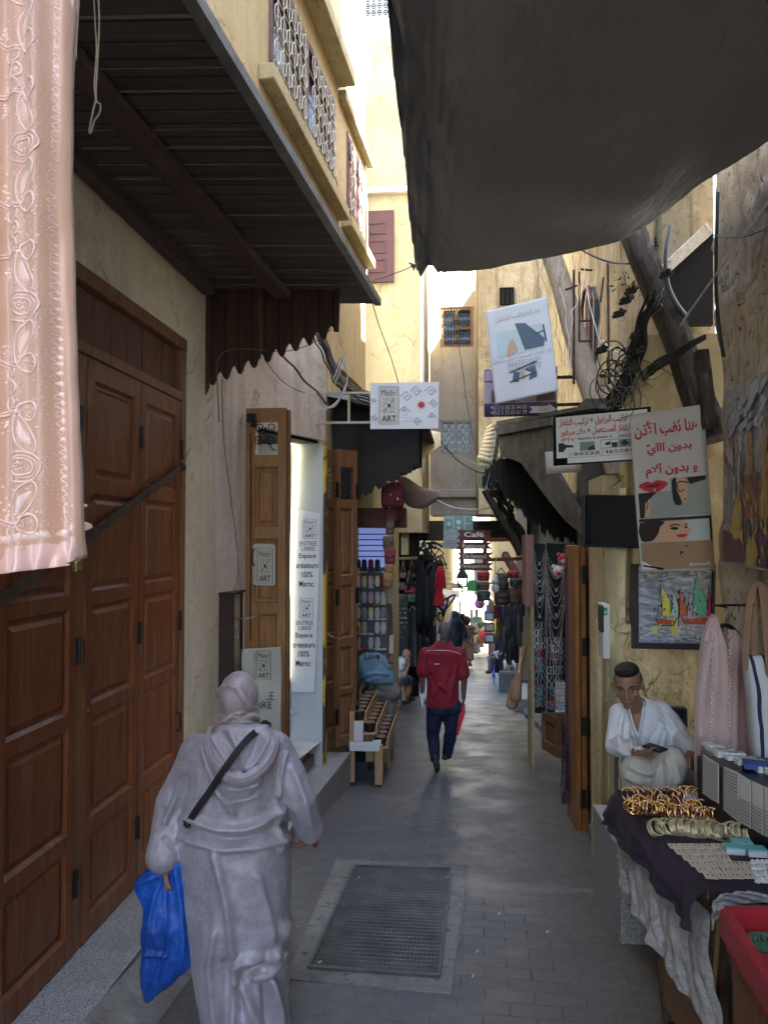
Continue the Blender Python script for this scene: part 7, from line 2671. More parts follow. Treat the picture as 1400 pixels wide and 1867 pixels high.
if 0:
 mb.build('boarding',wood('charred_boards',(.022,.018,.015),(.06,.05,.042),'Z',.85,.5,bump=.6),bk_)
mb=MB()
for i in range(60):
 u,v=rnd.gauss(784,9),rnd.gauss(1050,26)
 P=[Y(u+rnd.gauss(0,9),v+rnd.gauss(0,12),14.6+rnd.uniform(-.3,.3))for _ in range(5)]
 mb.tube(catmull(P,4),rnd.uniform(.010,.022),4)
mb.build('tangled_wire',M_WIRE_B,bk_)
mb=MB()
for i in range(14):
 u,v=762+i*2.1,1045+rnd.uniform(-20,15)
 soft(mb,yplane(14.4+rnd.uniform(-.2,.2)),[(v,u-3,u+3,.5),(v+30,u-5,u+5),(v+90+rnd.uniform(-10,30),u-4,u+5)],.2,.3,3,i,n=12,sub=2)
mb.build('black_garments',cloth('black_cloth',(.014,.014,.016),None,.9,60,.3,.0,1.0),bk_,smooth=True)
mb=MB()
for i in range(5):
 v=1110+i*4
 soft(mb,yplane(16.0),[(v,747+i*5,751+i*5,.5),(v+20,745+i*5,752+i*5),(v+120,746+i*5,753+i*5)],.2,.3,3,i,n=12,sub=2)
tag(mb.build('black_robes',cloth('black_cloth2',(.02,.02,.022),None,.9,60,.3,.0,1.0),smooth=True),'row of black robes hanging in the left shop mouth','robes')
# === drum and frame stall on the left
ds=thing('drum_stand','raw pine stepped stand with white boards holding small drums','stand',tuple(Y(675,1430,7.9)))
y0_,y1_=7.9,9.1
def ybx(mb,u0,v0,u1,v1,ya,yb):
 a,b=Y(u0,v0,ya),Y(u1,v1,ya)
 mb.box((min(a.x,b.x),ya,b.z),(max(a.x,b.x),yb,a.z))
for(u0,v0,u1,v1,ya,yb)in((637,1300,646,1427,7.9,7.96),(683,1360,697,1432,7.9,7.97),(667,1340,681,1390,8.2,8.26),(706,1330,711,1400,8.7,8.75)):
 mb=MB()
 ybx(mb,u0,v0,u1,v1,ya,yb)
 mb.build('leg',M_PINE,ds,bevel=.003)
mb=MB()
ybx(mb,637,1353,692,1371,7.87,7.895)
ybx(mb,645,1316,662,1352.5,7.88,7.897)
mb.build('white_board',M_WHITE,ds,bevel=.003)
for k,(u0,v,z_)in enumerate(((642,1300,0),(662,1322,0),(682,1348,0))):
 mb=MB()
 a=Y(u0,v,7.95)
 mb.box((a.x-.01,7.95,a.z-.10),(a.x+.13,9.1,a.z-.085))
 mb.build('shelf',M_PINE,ds)
 mb=MB()
 mb.box((a.x+.132,7.95,a.z-.10),(a.x+.145,9.1,a.z+.01))
 mb.build('shelf_edge',M_PINE,ds)
 for j in range(6):
  y_=8.03+j*.18
  dr=thing('small_drum','small dark-sided drum with tan skin on the %s shelf of the pine stand'%['rear','middle','front'][k],'drum',(a.x+.06,y_,a.z-.084),'drums on the %s shelf'%['rear','middle','front'][k])
  mb=MB()
  mb.tube([(a.x+.06,y_,a.z-.084),(a.x+.06,y_,a.z-.02),(a.x+.06,y_,a.z+.01)],[.052,.062,.062],14)
  mb.build('shell',plain('drum_shell',(.035,.016,.014),.35,0,.3,.1),dr,smooth=False)
  mb=MB()
  mb.tube([(a.x+.06,y_,a.z+.0105),(a.x+.06,y_,a.z+.018)],[.061,.057],14)
  mb.build('skin',plain('drum_skin',(.17,.115,.08),.7,0,.3,.2),dr)
mb=MB()
pq=yplane(7.86)
pshape(mb,pq,[(679,1350),(695,1349),(694,1360),(680,1361)],.0,th=.002)
o=mb.build('price_card',M_WHITE)
tag(o,'small white price card on the drum stand','price card')
mb=MB()
mb.obox(Y(651,1395,8.5),(.16,0,0),(0,.3,0),(0,0,.12))
mb.obox(Y(668,1412,8.3),(.10,0,0),(0,.1,0),(0,0,.07))
tag(mb.build('storage_box',plain('dark_blue_box',(.03,.035,.05),.6),bevel=.02),'dark blue boxes pushed under the pine drum stand','box')
mf=thing('framed_mirror','dark pointed mirror frame leaning behind the pine drum stand','mirror',tuple(Y(642,1290,8.4)))
mb=MB()
pm=yplane(8.4)
P=[pm.pt(*p)for p in[(635,1282),(653,1276),(652,1250),(645,1234),(636,1242)]]
mb.tube(P,.012,6,closed=True)
mb.build('frame',M_BLACKPL,mf)
mb=MB()
mb.add([p+V((0,.01,0))for p in P],[(0,1,2,3,4)])
mb.build('glass',plain('mirror_grey',(.12,.13,.14),.1,.9),mf)
for lab,uv,up in(('cement kerb block at the foot of the seated bald man',[(716,1300),(728,1300),(744,1265),(735,1262)],.12),('grey shop ledge the bald man sits on',[(700,1290),(730,1290),(752,1240),(735,1240)],.34)):
 P=[G(u,v)for u,v in uv]
 mb=MB()
 mb.hexa([p-V((0,0,.2))for p in P],[p+V((0,0,up))for p in P])
 tag(mb.build('kerb_block',M_CEMENT,bevel=.012),lab,'kerb stone')
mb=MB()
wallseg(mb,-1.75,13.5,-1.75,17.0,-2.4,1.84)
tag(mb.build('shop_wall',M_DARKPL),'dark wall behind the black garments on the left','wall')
# === CENTRE: café sign, notice, lantern, bags
pC=yplane(11.0)
cs=thing('cafe_sign','brown wooden signpost of four arrow boards lettered Café Restaurant on long red arms','sign',tuple(pC.pt(860,1042)))
for i,(v0,v1,u0,u1,tx,a0,a1,t0,t1)in enumerate(((967,982,832,899,'Café',846,882,970,979),(989,1001,830,897,'Restaurant',843,884,991,1000),(1008,1020,832,899,'Dar-hammad',844,886,1010,1018),(1027,1040,833,899,'Terracepanoramic',841,889,1029,1037))):
 mb=MB()
 m_=(v0+v1)/2
 pshape(mb,pC,[(u0,v0),(u1,v0-.5),(u1-7,m_-.5),(u1,v1),(u0,v1),(u0+8,m_)],0.0,th=.025)
 bo=mb.build('arrow_board',M_BROWN,cs)
 mb=MB()
 pwrite(mb,pC,tx,a0,t0,a1,t1,0,.004,.02 if i<1 else .004)
 mb.build('lettering',col_('sign_cream',(.80,.74,.66)),bo)
for u in(842,884):
 mb=MB()
 mb.bar(pC.pt(u,966,-.03),pC.pt(u,1041,-.03),.06,.02,(0,1,0))
 mb.build('post',M_BROWN,cs)
mb=MB()
M_REDB=wood('red_arm_wood',(.20,.06,.04),(.32,.11,.07),'X',.5,1.0,bump=.2)
for v0,v1,u1 in((985,983,966),(1021,1018,968)):
 mb=MB()
 mb.bar(pC.pt(884,v0,.03),Y(u1,v1,10.6),.055,.05)
 mb.build('arm',M_REDB,cs,bevel=.004)
pN=yplane(11.6)
nn=thing('notice_banner','pale green notice sheet with small pictures behind the brown arrow boards','banner',tuple(pN.pt(835,1000)))
qs=QS(pN,[(809,940),(862,940),(862,968),(808,1001)])
mb=MB()
pshape(mb,pN,[(809,940),(862,940),(862,968),(842,969),(840,1002),(808,1000)],0,th=.004)
mb.build('sheet',plain('pale_green_sheet',(.36,.42,.38),.6),nn)
mb=MB()
for(u0,v0,u1,v1)in((812,946,825,965),(828,941,845,966),(848,942,861,953),(848,956,861,966)):
 pshape(mb,pN,[(u0,v0),(u1,v0),(u1,v1),(u0,v1)],.004)
mb.build('photo_print',plain('teal_print',(.16,.32,.28),.6),nn)
mb=MB()
for(u,v,r)in((818,955,4),(836,952,4.5),(836,962,3)):
 pshape(mb,pN,[(u+r*math.cos(a),v+r*math.sin(a))for a in[k*math.pi/4 for k in range(8)]],.007)
mb.build('print_detail',plain('pale_print',(.55,.60,.50),.6),nn)
mb=MB()
pwrite(mb,pN,'DAR HAMMAD',815,970,846,976,0,.004,.02)
pwrite(mb,pN,'Restaurant',821,978,846,983,0,.004)
for k in range(6):
 pline(mb,pN,[(812,985+k*2.8),(834-(k%3)*3,985+k*2.8)],.006,.003)
mb.build('printing',M_INKG,nn)
ln=thing('street_lantern','black four-sided glass lantern hanging under the brown arrow boards','lantern',tuple(Y(843,1076,12)))
pL=yplane(12)
mb=MB()
c=pL.pt(843,1040)
tp_,bt_=pL.pt(843,1037),pL.pt(843,1051)
r1=(pL.pt(854,1051)-bt_).length
mb.loft([[bt_+V((dx*r1,dy*r1,0))for dx,dy in((-1,-1),(1,-1),(1,1),(-1,1))],[tp_+V((dx*r1*.3,dy*r1*.3,0))for dx,dy in((-1,-1),(1,-1),(1,1),(-1,1))]])
mb.tube([tp_,tp_+V((0,0,.08))],.02,6)
mb.build('roof',M_IRON,ln)
b0,b1=pL.pt(843,1053),pL.pt(843,1070)
mb=MB()
for dx,dy in((-1,-1),(1,-1),(1,1),(-1,1)):
 mb.tube([b0+V((dx*r1*.9,dy*r1*.9,0)),b1+V((dx*r1*.6,dy*r1*.6,0))],.010,5)
for dz,k in((b0,.9),(b1,.6)):
 mb.tube([dz+V((dx*r1*k,dy*r1*k,0))for dx,dy in((-1,-1),(1,-1),(1,1),(-1,1))],.010,5,closed=True)
mb.tube([b1,b1-V((0,0,.06))],.012,5)
mb.ball(b1-V((0,0,.07)),.02,6,5)
mb.build('frame',M_IRON,ln)
t=NT('lantern_glass')
t.b.inputs['Alpha'].default_value=.25
mb=MB()
mb.loft([[b0+V((dx*r1*.88,dy*r1*.88,0))for dx,dy in((-1,-1),(1,-1),(1,1),(-1,1))],[b1+V((dx*r1*.58,dy*r1*.58,0))for dx,dy in((-1,-1),(1,-1),(1,1),(-1,1))]],True,False)
mb.build('glass',t.out((.8,.85,.85),.1),ln)
mb=MB()
mb.tube([tp_+V((0,0,.08)),pL.pt(843,1022),Y(844,1000,11.2)],.008,5)
mb.build('hanging_rod',M_IRON,ln)
pH=yplane(11.4)
HB=[('red satchel at the top left of the bag cluster by the lantern',870,1043,893,1059,(.45,.02,.03)),('olive brown satchel under the red one',868,1061,893,1076,(.12,.10,.06)),('dark grey-green satchel at the lower left of the bag cluster',869,1078,894,1096,(.05,.06,.05)),('grey roll bag in the middle of the bag cluster',901,1045,926,1062,(.10,.115,.11)),('black envelope bag in the middle of the bag cluster',905,1061,928,1076,(.015,.017,.02)),('large dark brown briefcase at the bottom middle of the bag cluster',901,1077,929,1103,(.085,.045,.035)),('bright red half-moon purse at the top right of the bag cluster',925,1041,946,1054,(.50,.03,.035)),('dark green bag under the red half-moon purse',929,1055,948,1071,(.05,.08,.065)),('chestnut brown satchel at the lower right of the bag cluster',926,1073,948,1101,(.16,.075,.05))]
for lab,u0,v0,u1,v1,c in HB:
 hbag('handbag',lab,yplane(11.4+rnd.uniform(-.15,.15)),u0,v0,u1,v1,plain('hb_%d%d'%(u0,v0),c,.4,0,.15,.15),'bag','handbags hanging by the lantern',True,9 if v0<1060 else 0,.14)
mb=MB()
p=Y(903,1060,10.8)
mb.tube([p+V((0,0,.1)),p,p+V((0,0,-.03))],[.02,.05,.05],12)
mb.ball(p+V((0,0,-.09)),(.055,.055,.07),14,9)
o=mb.build('light_bulb',M_WHITEPL,smooth=True)
tag(o,'unlit white bulb and socket hanging in front of the handbags','light bulb')
cable('thin cord holding the white bulb under the arrow boards',[(903,1052,10.8),(903,1028,10.8),(906,1015,10.8)],.008,M_WIRE_W)
mb=MB()
mb.ball(Y(891,1083+12,14),.075,14,10)
tag(mb.build('lit_bulb',emit('lit_bulb',(.8,.92,1.0),3.0),smooth=True),'glowing white bulb below the hanging satchels','light bulb')
for lab,u,v,w_,h_,c in(('round pale straw bag hanging left of the glowing bulb',877,1094,11,19,(.52,.40,.27)),('fringed straw hat bundle hanging right of the glowing bulb',895,1104,12,26,(.42,.32,.19))):
 mb=MB()
 soft(mb,yplane(13.5),[(v-h_/2,u-1,u+1,.3),(v-h_*.3,u-w_*.4,u+w_*.4),(v,u-w_/2,u+w_/2),(v+h_*.35,u-w_*.4,u+w_*.4),(v+h_/2,u-1,u+1,.3)],.16,.1,4,3)
 tag(mb.build('straw_bag',cloth('straw_%d'%u,c,None,.9,60,.4,0),smooth=True),lab,'bag')
pr=yplane(13.0)
rc_=thing('hanging_caftan','bright red two-tier caftan on a hanger over the lane','caftan',tuple(pr.pt(800,1106)))
M_REDC=cloth('red_crepe',(.50,.012,.022),(.34,.008,.015),.7,60,.3,.05,.8)
mb=MB()
soft(mb,pr,[(1033,800,805,.4),(1038,797,808,.7),(1060,795,808),(1074,793,808),(1074.5,794,807,.9),(1092,792,809),(1105,790,810)],.16,.3,4,3)
mb.build('body',M_REDC,rc_,smooth=True)
for s_ in(0,1):
 mb=MB()
 soft(mb,pr,[(1036,797,800,.5),(1050,794,799),(1070,791,797,.7)]if s_==0 else[(1037,806,809,.5),(1052,807,812),(1072,808,814,.7)],.08,.2,3,2,off=.05)
 mb.build('sleeve',M_REDC,rc_,smooth=True)
mb=MB()
mb.tube(catmull([pr.pt(*p)for p in[(795,1038),(802,1032),(804,1024),(806,1032),(810,1037)]],4),.012,6)
mb.build('hanger',M_INKB,rc_)
rc2=thing('wooden_canopy','soot-black plank canopy with drooping scalloped fringe on the right','canopy',(1.1,9.3,2.4))
M_SOOT=plain('soot_boards',(.018,.017,.016),.85,0,.4,.6,10)
t=NT('grimy_board')
c=t.ramp(t.noise(t.pos,5,7,.7),[(.35,(.035,.033,.03)),(.6,(.10,.092,.08)),(.75,(.17,.155,.13))])
c=t.mix(t.ramp(t.noise(t.pos,60,4,.8),[(.58,0.0),(.66,.7)]),c,(.30,.27,.22))
M_GRIMY=t.out(c,.85)
pq1,pq2=(905,770),(1075,758)
mb=MB()
pa=wallplane(.42,9.6,1.20,6.6)
A=[pa.pt(*p)for p in[(908,792),(1010,772),(1010,850),(1060,940),(1060,975),(1030,950),(990,900),(950,845),(935,838),(912,832)]]
mb.slab(A,(.04,.03,0))
mb.build('fascia',M_GRIMY,rc2,bevel=.004)
mb=MB()
mb.slab([pa.pt(*p,.03)for p in[(900,778),(1012,758),(1012,774),(906,794)]],(.05,.04,0))
mb.build('cornice',M_GRIMY,rc2,bevel=.006)
mb=MB()
pf=yplane(9.5)
pts=[]
bt=[(884,886),(915,902),(943,922),(970,945),(992,964),(1020,976),(1050,985)]
tpz=[(878,872),(893,848),(909,835),(930,833),(944,828),(958,832),(984,850),(1003,868),(1020,886),(1035,907),(1064,925)]
def _li(L,u):
 for(a0,b0),(a1,b1)in zip(L,L[1:]):
  if u<=a1:
   return b0+(b1-b0)*max(0,u-a0)/(a1-a0)
 return L[-1][1]
u=879.0
k=0
while u<1062:
 w_=rnd.uniform(3.6,5.6)
 t0=_li(tpz,u+w_/2)-(6 if k%3==1 else 0)
 b0=_li(bt,u+w_/2)+rnd.uniform(-5,9)
 o_=.05*(k%2)
 mb.slab([pf.pt(u,t0+4,o_),pf.pt(u+w_/2,t0-2,o_),pf.pt(u+w_+.4,t0+4,o_),pf.pt(u+w_+.4,b0,o_),pf.pt(u+w_/2,b0+7,o_),pf.pt(u,b0-1,o_)],(0,.02,0))
 u+=w_
 k+=1
mb.build('fringe_board',M_SOOT,rc2)
mb=MB()
mb.slab([Y(u,v,10.3)for u,v in((884,860),(910,845),(960,850),(1010,885),(1040,930),(1040,985),(990,950),(940,910),(890,880))],(0,.03,0))
mb.build('inner_board',M_SOOT,rc2)
mb=MB()
q=[Y(889,782,10.6),Y(907,772,9.6),Y(875,882,9.4),Y(868,840,10.6)]
mb.add([Y(895,780,12.5),Y(908,776,9.6),Y(897,850,9.5),Y(868,842,12.0)],[(0,1,2,3)])
mb.add([Y(868,845,12.0),Y(897,851,9.5),Y(886,893,9.4),Y(872,888,10.6)],[(0,1,2,3)])
o=mb.build('side_sheet',plain('green_tin',(.10,.14,.085),.7,.2,.4,.4),rc2)
o.modifiers.new('t','SOLIDIFY').thickness=.012
mb=MB()
for i in range(9):
 s0=i/9
 a,b=Y(891-17*s0,782+58*s0,11.5),Y(909-11*s0,774+74*s0,9.7)
 mb.tube([a,b],.05,8)
mb.build('corrugated_sheet',plain('pale_fibre_sheet',(.50,.44,.30),.8,0,.2,.3),rc2,smooth=True)
mb=MB()
mb.hexa([Y(905,776,9.6),Y(1075,745,6.6),V((1.5,6.6,2.9)),V((1.5,9.6,3.1))],[Y(905,768,9.6),Y(1075,737,6.6),V((1.5,6.6,2.95)),V((1.5,9.6,3.15))])
mb.build('roof_boards',M_GRIMY,rc2)
mb=MB()
mb.box((1.12,6.9,.2+CH-.5),(1.48,7.4,3.0))
mb.build('back_board',M_GRIMY,rc2)
for i in range(16):
 cable('cable strand in the bundle hanging from the black canopy to the far bags',[(900+rnd.uniform(-4,8),890+rnd.uniform(-10,10),9.2),(925+rnd.uniform(-6,10),935+rnd.uniform(-12,12),9.6),(948+rnd.uniform(-8,8),965+rnd.uniform(-10,10),10),(955+rnd.uniform(-8,10),1000+rnd.uniform(-14,14),10.4)],rnd.choice([.006,.010,.014]),rnd.choice([M_WIRE_B,M_WIRE_B,M_WIRE_BR]),group='cables under the black canopy',wob=.08)
mb=MB()
a,b=Y(937,930,12.2),Y(962,1240,12.2)
mb.box((a.x+.04,12.2,b.z),(b.x,12.5,a.z))
tag(mb.build('shop_pillar',M_PL_FAR),'peach plaster pillar behind the dangling cables','pillar')
for i in range(26):
 mb=MB()
 u=908+(i%7)*6.5+rnd.uniform(-2,2)
 v0=1104+(i//7)*22+rnd.uniform(-6,6)
 yy=14-(i%7)*.55
 ln_=rnd.uniform(30,60)
 c=rnd.choice([(.05,.06,.09),(.10,.09,.08),(.16,.13,.10),(.03,.03,.035),(.12,.12,.13),(.05,.05,.10)])
 soft(mb,yplane(yy),[(v0,u-2,u+2,.5),(v0+8,u-4,u+4),(v0+ln_,u-4.5,u+4.5)],.12,.35,3,i,n=14,sub=2)
 tag(mb.build('hanging_cloth',cloth('goods_%d'%i,c,None,.8,50,.3,0,.8),smooth=True),'dark textile hanging in the crowded shop mouth on the right','cloth','textiles in the right shop mouth')
for lab,u0,u1,v0,v1,c,yy in(('navy and red striped textile hanging under the brown briefcase',900,908,1103,1128,(.30,.02,.04),13.2),('deep blue textile beside the navy and red one',906,914,1103,1125,(.03,.05,.20),13.3),('purple-blue patterned cloth hanging in the right shop',911,921,1120,1165,(.12,.11,.33),13.6),('black and yellow striped cloth in the right shop',904,910,1118,1160,(.55,.42,.03),13.8)):
 mb=MB()
 soft(mb,yplane(yy),[(v0,u0+1,u1-1,.5),(v0+6,u0,u1),(v1,u0,u1)],.12,.3,3,2,n=14)
 tag(mb.build('hanging_cloth',cloth('bright_%d'%u0,c,tuple(x*.25 for x in c),.8,30,.3,0,.8),smooth=True),lab,'cloth')
for i,(u0,v0,u1,v1,w_)in enumerate(((958,1178,938,1252,.05),(951,1182,945,1240,.035))):
 it=thing('leaning_lute',['long wooden lute leaning by the grey step, right of the lane','thinner wooden lute just behind the first one'][i],'instrument',tuple(Y(u1,v1+20,9.9)))
 mb=MB()
 mb.bar(Y(u0,v0,10.4),Y(u1,v1,10.0),w_,w_*.6)
 mb.build('neck',M_PINE if i else wood('lute_wood',(.20,.10,.05),(.35,.20,.11),'Z',.6),it,bevel=.004)
 mb=MB()
 a,b=Y(u1,v1-8,10.0),Y(u1-5,v1+32,9.85)
 mb.cap(a,b,.05,.075,14,.6)
 mb.build('bowl',wood('lute_bowl',(.22,.12,.07),(.40,.25,.15),'Z',.6),it,smooth=True)
gs=thing('goods_stall','low grey crate stall of rolled goods beside the seated man on the right','stall',tuple(G(925,1262)))
mb=MB()
a=G(909,1262)
mb.box((a.x,a.y,a.z-.05),(a.x+.62,a.y+1.4,a.z+.42))
mb.build('crate',plain('grey_crate',(.17,.17,.165),.7),gs,bevel=.01)
mb=MB()
mb.box((a.x-.02,a.y-.02,a.z+.421),(a.x+.64,a.y+1.42,a.z+.47))
mb.build('top_board',plain('pale_grey_board',(.30,.30,.29),.7),gs,bevel=.006)
for i in range(5):
 mb=MB()
 p=V((a.x+.06+i*.12,a.y+.05,a.z+.53))
 mb.tube([p,p+V((.0,1.0,.10))],[.05,.05],12)
 tag(mb.build('roll',cloth('roll_%d'%i,[(.30,.24,.18),(.42,.36,.30),(.26,.14,.12),(.36,.34,.30),(.24,.18,.14)][i],None,.8),smooth=True),'patterned roll lying on the low grey stall','roll','rolls on the grey stall')
mb=MB()
pq=G(902,1245)
soft(mb,yplane(pq.y),[(1198,898,908,.5),(1210,896,912),(1236,897,912),(1246,899,910,.6)],.35,.2,3,3)
tag(mb.build('cloth_bundle',cloth('indigo_tie_dye',(.50,.52,.58),(.02,.04,.18),.8,12,.3,0,1.0,pat=(9,(.02,.03,.14))),smooth=True),'blue and white tie-dyed bundle standing before the low grey stall','bundle')
for i in range(4):
 mb=MB()
 mb.obox(Y(912+i*7,1192+(i%2)*4,13.6-i*.3),(.10,.02,.03),(0,.1,0),(-.02,0,.05))
 tag(mb.build('rolled_cloth',cloth('stripe_%d'%i,[(.55,.58,.60),(.05,.05,.06),(.30,.40,.42),(.10,.10,.12)][i],None,.8),bevel=.02),['pale folded cloth on the stall heap','black folded cloth on the stall heap','teal folded cloth on the stall heap','charcoal folded cloth on the stall heap'][i],'cloth')
fb1=thing('yellow_house','sunlit yellow house on the left beyond the passage with timber rails','building',(-1.6,27,-2.5))
mb=MB()
wallseg(mb,-.95,21.5,-.15,40.0,-5,9.5)
mb.build('wall',plaster('lemon_limewash',(.50,.42,.22),(.42,.34,.16),(.56,.50,.31),.2,.2,streak=.2),fb1)
pf1=yplane(24)
mb=MB()
for k in range(6):
 mb.bar(Y(776,1046+k*9,23.5),Y(822,1046+k*9.5,28),.05)
mb.build('timber_rail',M_PINE,fb1)
M_FARW=plaster('far_limewash',(.56,.54,.49),(.47,.45,.40),(.62,.60,.56),.2,.2,streak=.2)
fb2=thing('white_house','bright white house wall on the right beyond the passage','building',(1.6,30,-2.5))
mb=MB()
wallseg(mb,2.35,19.1,1.55,38.0,-5,9.0)
mb.build('wall',M_FARW,fb2)
fb3=thing('white_house','white house closing the far end of the sunlit lane','building',(1.0,43,-4))
mb=MB()
mb.box((-8,42.5,-6),(9,44,7.5))
mb.build('wall',M_FARW,fb3)
mb=MB()
mb.box((.9,42.4,-1.4),(1.7,42.49,.9))
mb.build('window',M_INT,fb3)
mb=MB()
for(u0,v0,u1,v1,yy)in((836,1095,840,1130,38),(857,1112,862,1140,38),(866,1111,872,1130,36)):
 a,b=Y(u0,v0,yy),Y(u1,v1,yy)
 mb.box((a.x,yy,b.z),(b.x,yy+.1,a.z))
mb.build('door',plain('grey_door',(.30,.27,.26),.7),fb3)
an=thing('cloth_awning','cream cloth awning over the sunlit stalls beyond the red caftan','awning',tuple(Y(825,1095,21)))
mb=MB()
q=[Y(806,1074,22),Y(838,1078,26),Y(836,1092,25),Y(808,1100,21)]
mb.grid(lambda s,q_:q[0].lerp(q[1],s).lerp(q[3].lerp(q[2],s),q_)+V((0,0,.06*math.sin(s*9)*q_)),16,6)
o=mb.build('canvas',cloth('cream_canvas',(.68,.62,.52),None,.8),an,smooth=True,fix=False)
o.modifiers.new('t','SOLIDIFY').thickness=.01
mb=MB()
mb.slab([Y(*p,29)for p in[(851,1066),(855,1058),(868,1058),(872,1070),(872,1078),(851,1078)]],(0,.1,0))
tag(mb.build('green_sign',plain('green_sign',(.05,.30,.12),.6)),'green house-shaped sign behind the lantern','sign')
mb=MB()
mb.slab([Y(*p,30)for p in[(822,1063),(842,1064),(842,1074),(822,1073)]],(0,.08,0))
tag(mb.build('board_sign',plain('pale_board',(.45,.42,.36),.6)),'pale board sign on the yellow house beyond the passage','sign')
mb=MB()
mb.bar(Y(873,1064,26),Y(905,1063,22),.04)
tag(mb.build('rail',M_RUST),'thin iron rail across the sunlit lane behind the bags','rail')
sgp=yplane(19.3)
b4=thing('wall_poster','cream poster boards under the passage beam at the left','poster',tuple(sgp.pt(795,1000)))
mb=MB()
for(u0,v0,u1,v1)in((780,971,806,984),(772,990,806,996)):
 pshape(mb,sgp,[(u0,v0),(u1,v0),(u1,v1),(u0,v1)],0,th=.05)
mb.build('board',M_CREAMV,b4)
for i in range(3):
 pf_=thing('picture_frame',['upper framed picture on the sunlit stall rack','middle framed picture on the sunlit stall rack','lowest framed picture on the sunlit stall rack'][i],'picture',tuple(Y(892,1140+i*20,19.4)))
 pl=yplane(19.4)
 mb=MB()
 v0=1117+i*20
 pline(mb,pl,[(884,v0),(900,v0),(900,v0+14),(884,v0+14)],.025,0,0,True)
 mb.build('frame',M_INKB,pf_)
 mb=MB()
 pshape(mb,pl,[(884,v0),(900,v0),(900,v0+14),(884,v0+14)],-.01,th=.01)
 mb.build('picture',plain('print_%d'%i,[(.45,.55,.60),(.60,.50,.36),(.55,.60,.62)][i],.6,0,.3,0,6),pf_)
for i in range(22):
 u=874+rnd.uniform(0,34)
 v=1100+rnd.uniform(0,70)
 c=rnd.choice([(.50,.05,.05),(.60,.40,.10),(.35,.10,.25),(.10,.20,.40),(.60,.55,.45),(.50,.20,.08),(.15,.30,.15)])
 mb=MB()
 mb.ball(Y(u,v,21+rnd.uniform(0,6)),(rnd.uniform(.08,.18),.1,rnd.uniform(.08,.2)),10,7)
 tag(mb.build('stall_goods',cloth('g_%d'%i,c,None,.8,40,.2,0),smooth=True),'coloured ware heaped on the sunlit stall at the far right','ware','wares on the far sunlit stall')
for i in range(16):
 u=776+rnd.uniform(0,36)
 v=1085+rnd.uniform(0,30)
 c=rnd.choice([(.40,.10,.08),(.50,.35,.15),(.30,.20,.12),(.55,.50,.40),(.10,.12,.30),(.25,.35,.25)])
 mb=MB()
 mb.ball(Y(u,v,20+rnd.uniform(0,5)),(rnd.uniform(.08,.2),.1,rnd.uniform(.08,.2)),10,7)
 tag(mb.build('stall_goods',cloth('h_%d'%i,c,None,.8,40,.2,0),smooth=True),'coloured ware on the sunlit stall beyond the red caftan','ware','wares on the left sunlit stall')
def gslab(uv,up,th):
 P=[G(u,v,up)for u,v in uv]
 return[p-V((0,0,th))for p in P],P
gt=thing('street_grating','large rectangular iron chequer grating set in a cement border in the lane','grating',tuple(G(690,1680)))
mb=MB()
mb.hexa(*gslab([(520,1785),(822,1812),(853,1577),(612,1568)],.006,.05))
mb.build('cement_border',plaster('pale_cement',(.24,.23,.205),(.15,.142,.125),(.30,.29,.26),.9,.9,coarse=12,crack=False,streak=0),gt)
gc=[G(563,1765,.012),G(800,1781,.012),G(823,1585,.012),G(648,1580,.012)]
mb=MB()
mb.hexa([p-V((0,0,.03))for p in gc],gc)
mb.build('plate',plain('grating_iron',(.080,.079,.078),.5,.5,.4,.5,20),gt)
mb=MB()
for i in range(4):
 mb.bar(gc[i]+V((0,0,.002)),gc[(i+1)%4]+V((0,0,.002)),.018,.018,(0,0,1))
mb.build('edge_angle',plain('worn_iron_edge',(.13,.13,.13),.45,.6,.3,.3,40),gt)
mb=MB()
nx,ny=30,34
for i in range(nx):
 for j in range(ny):
  s0,t0=(i+.18)/nx,(j+.25)/ny
  s1,t1=(i+.82)/nx,(j+.75)/ny
  f=lambda s,t_:gc[0].lerp(gc[1],s).lerp(gc[3].lerp(gc[2],s),t_)
  q=[f(s0,t0),f(s1,t0),f(s1,t1),f(s0,t1)]
  h=V((0,0,.004))
  k=.12
  c=(q[0]+q[2])/2
  mb.add(q+[p.lerp(c,k)+h for p in q],[(0,1,5,4),(1,2,6,5),(2,3,7,6),(3,0,4,7),(4,5,6,7)])
mb.build('studs',plain('grating_stud',(.098,.096,.094),.42,.6,.4,.3,20),gt)
for i,(u,v)in enumerate(((583,1755),(910,1667),(655,1600),(543,1690),(862,1780),(870,1735),(652,1603),(998,1700),(816,1600),(757,1300),(1010,1410))):
 mb=MB()
 mb.obox(G(u,v,.022 if i<1 else .012),(rnd.uniform(.005,.011),.004,.002),(0,.006,0),(0,0,.003))
 tag(mb.build('litter',M_CREAMV),'tiny pale scrap of litter on the paving','litter','pale scraps on the lane')
rnd=random.Random(5)
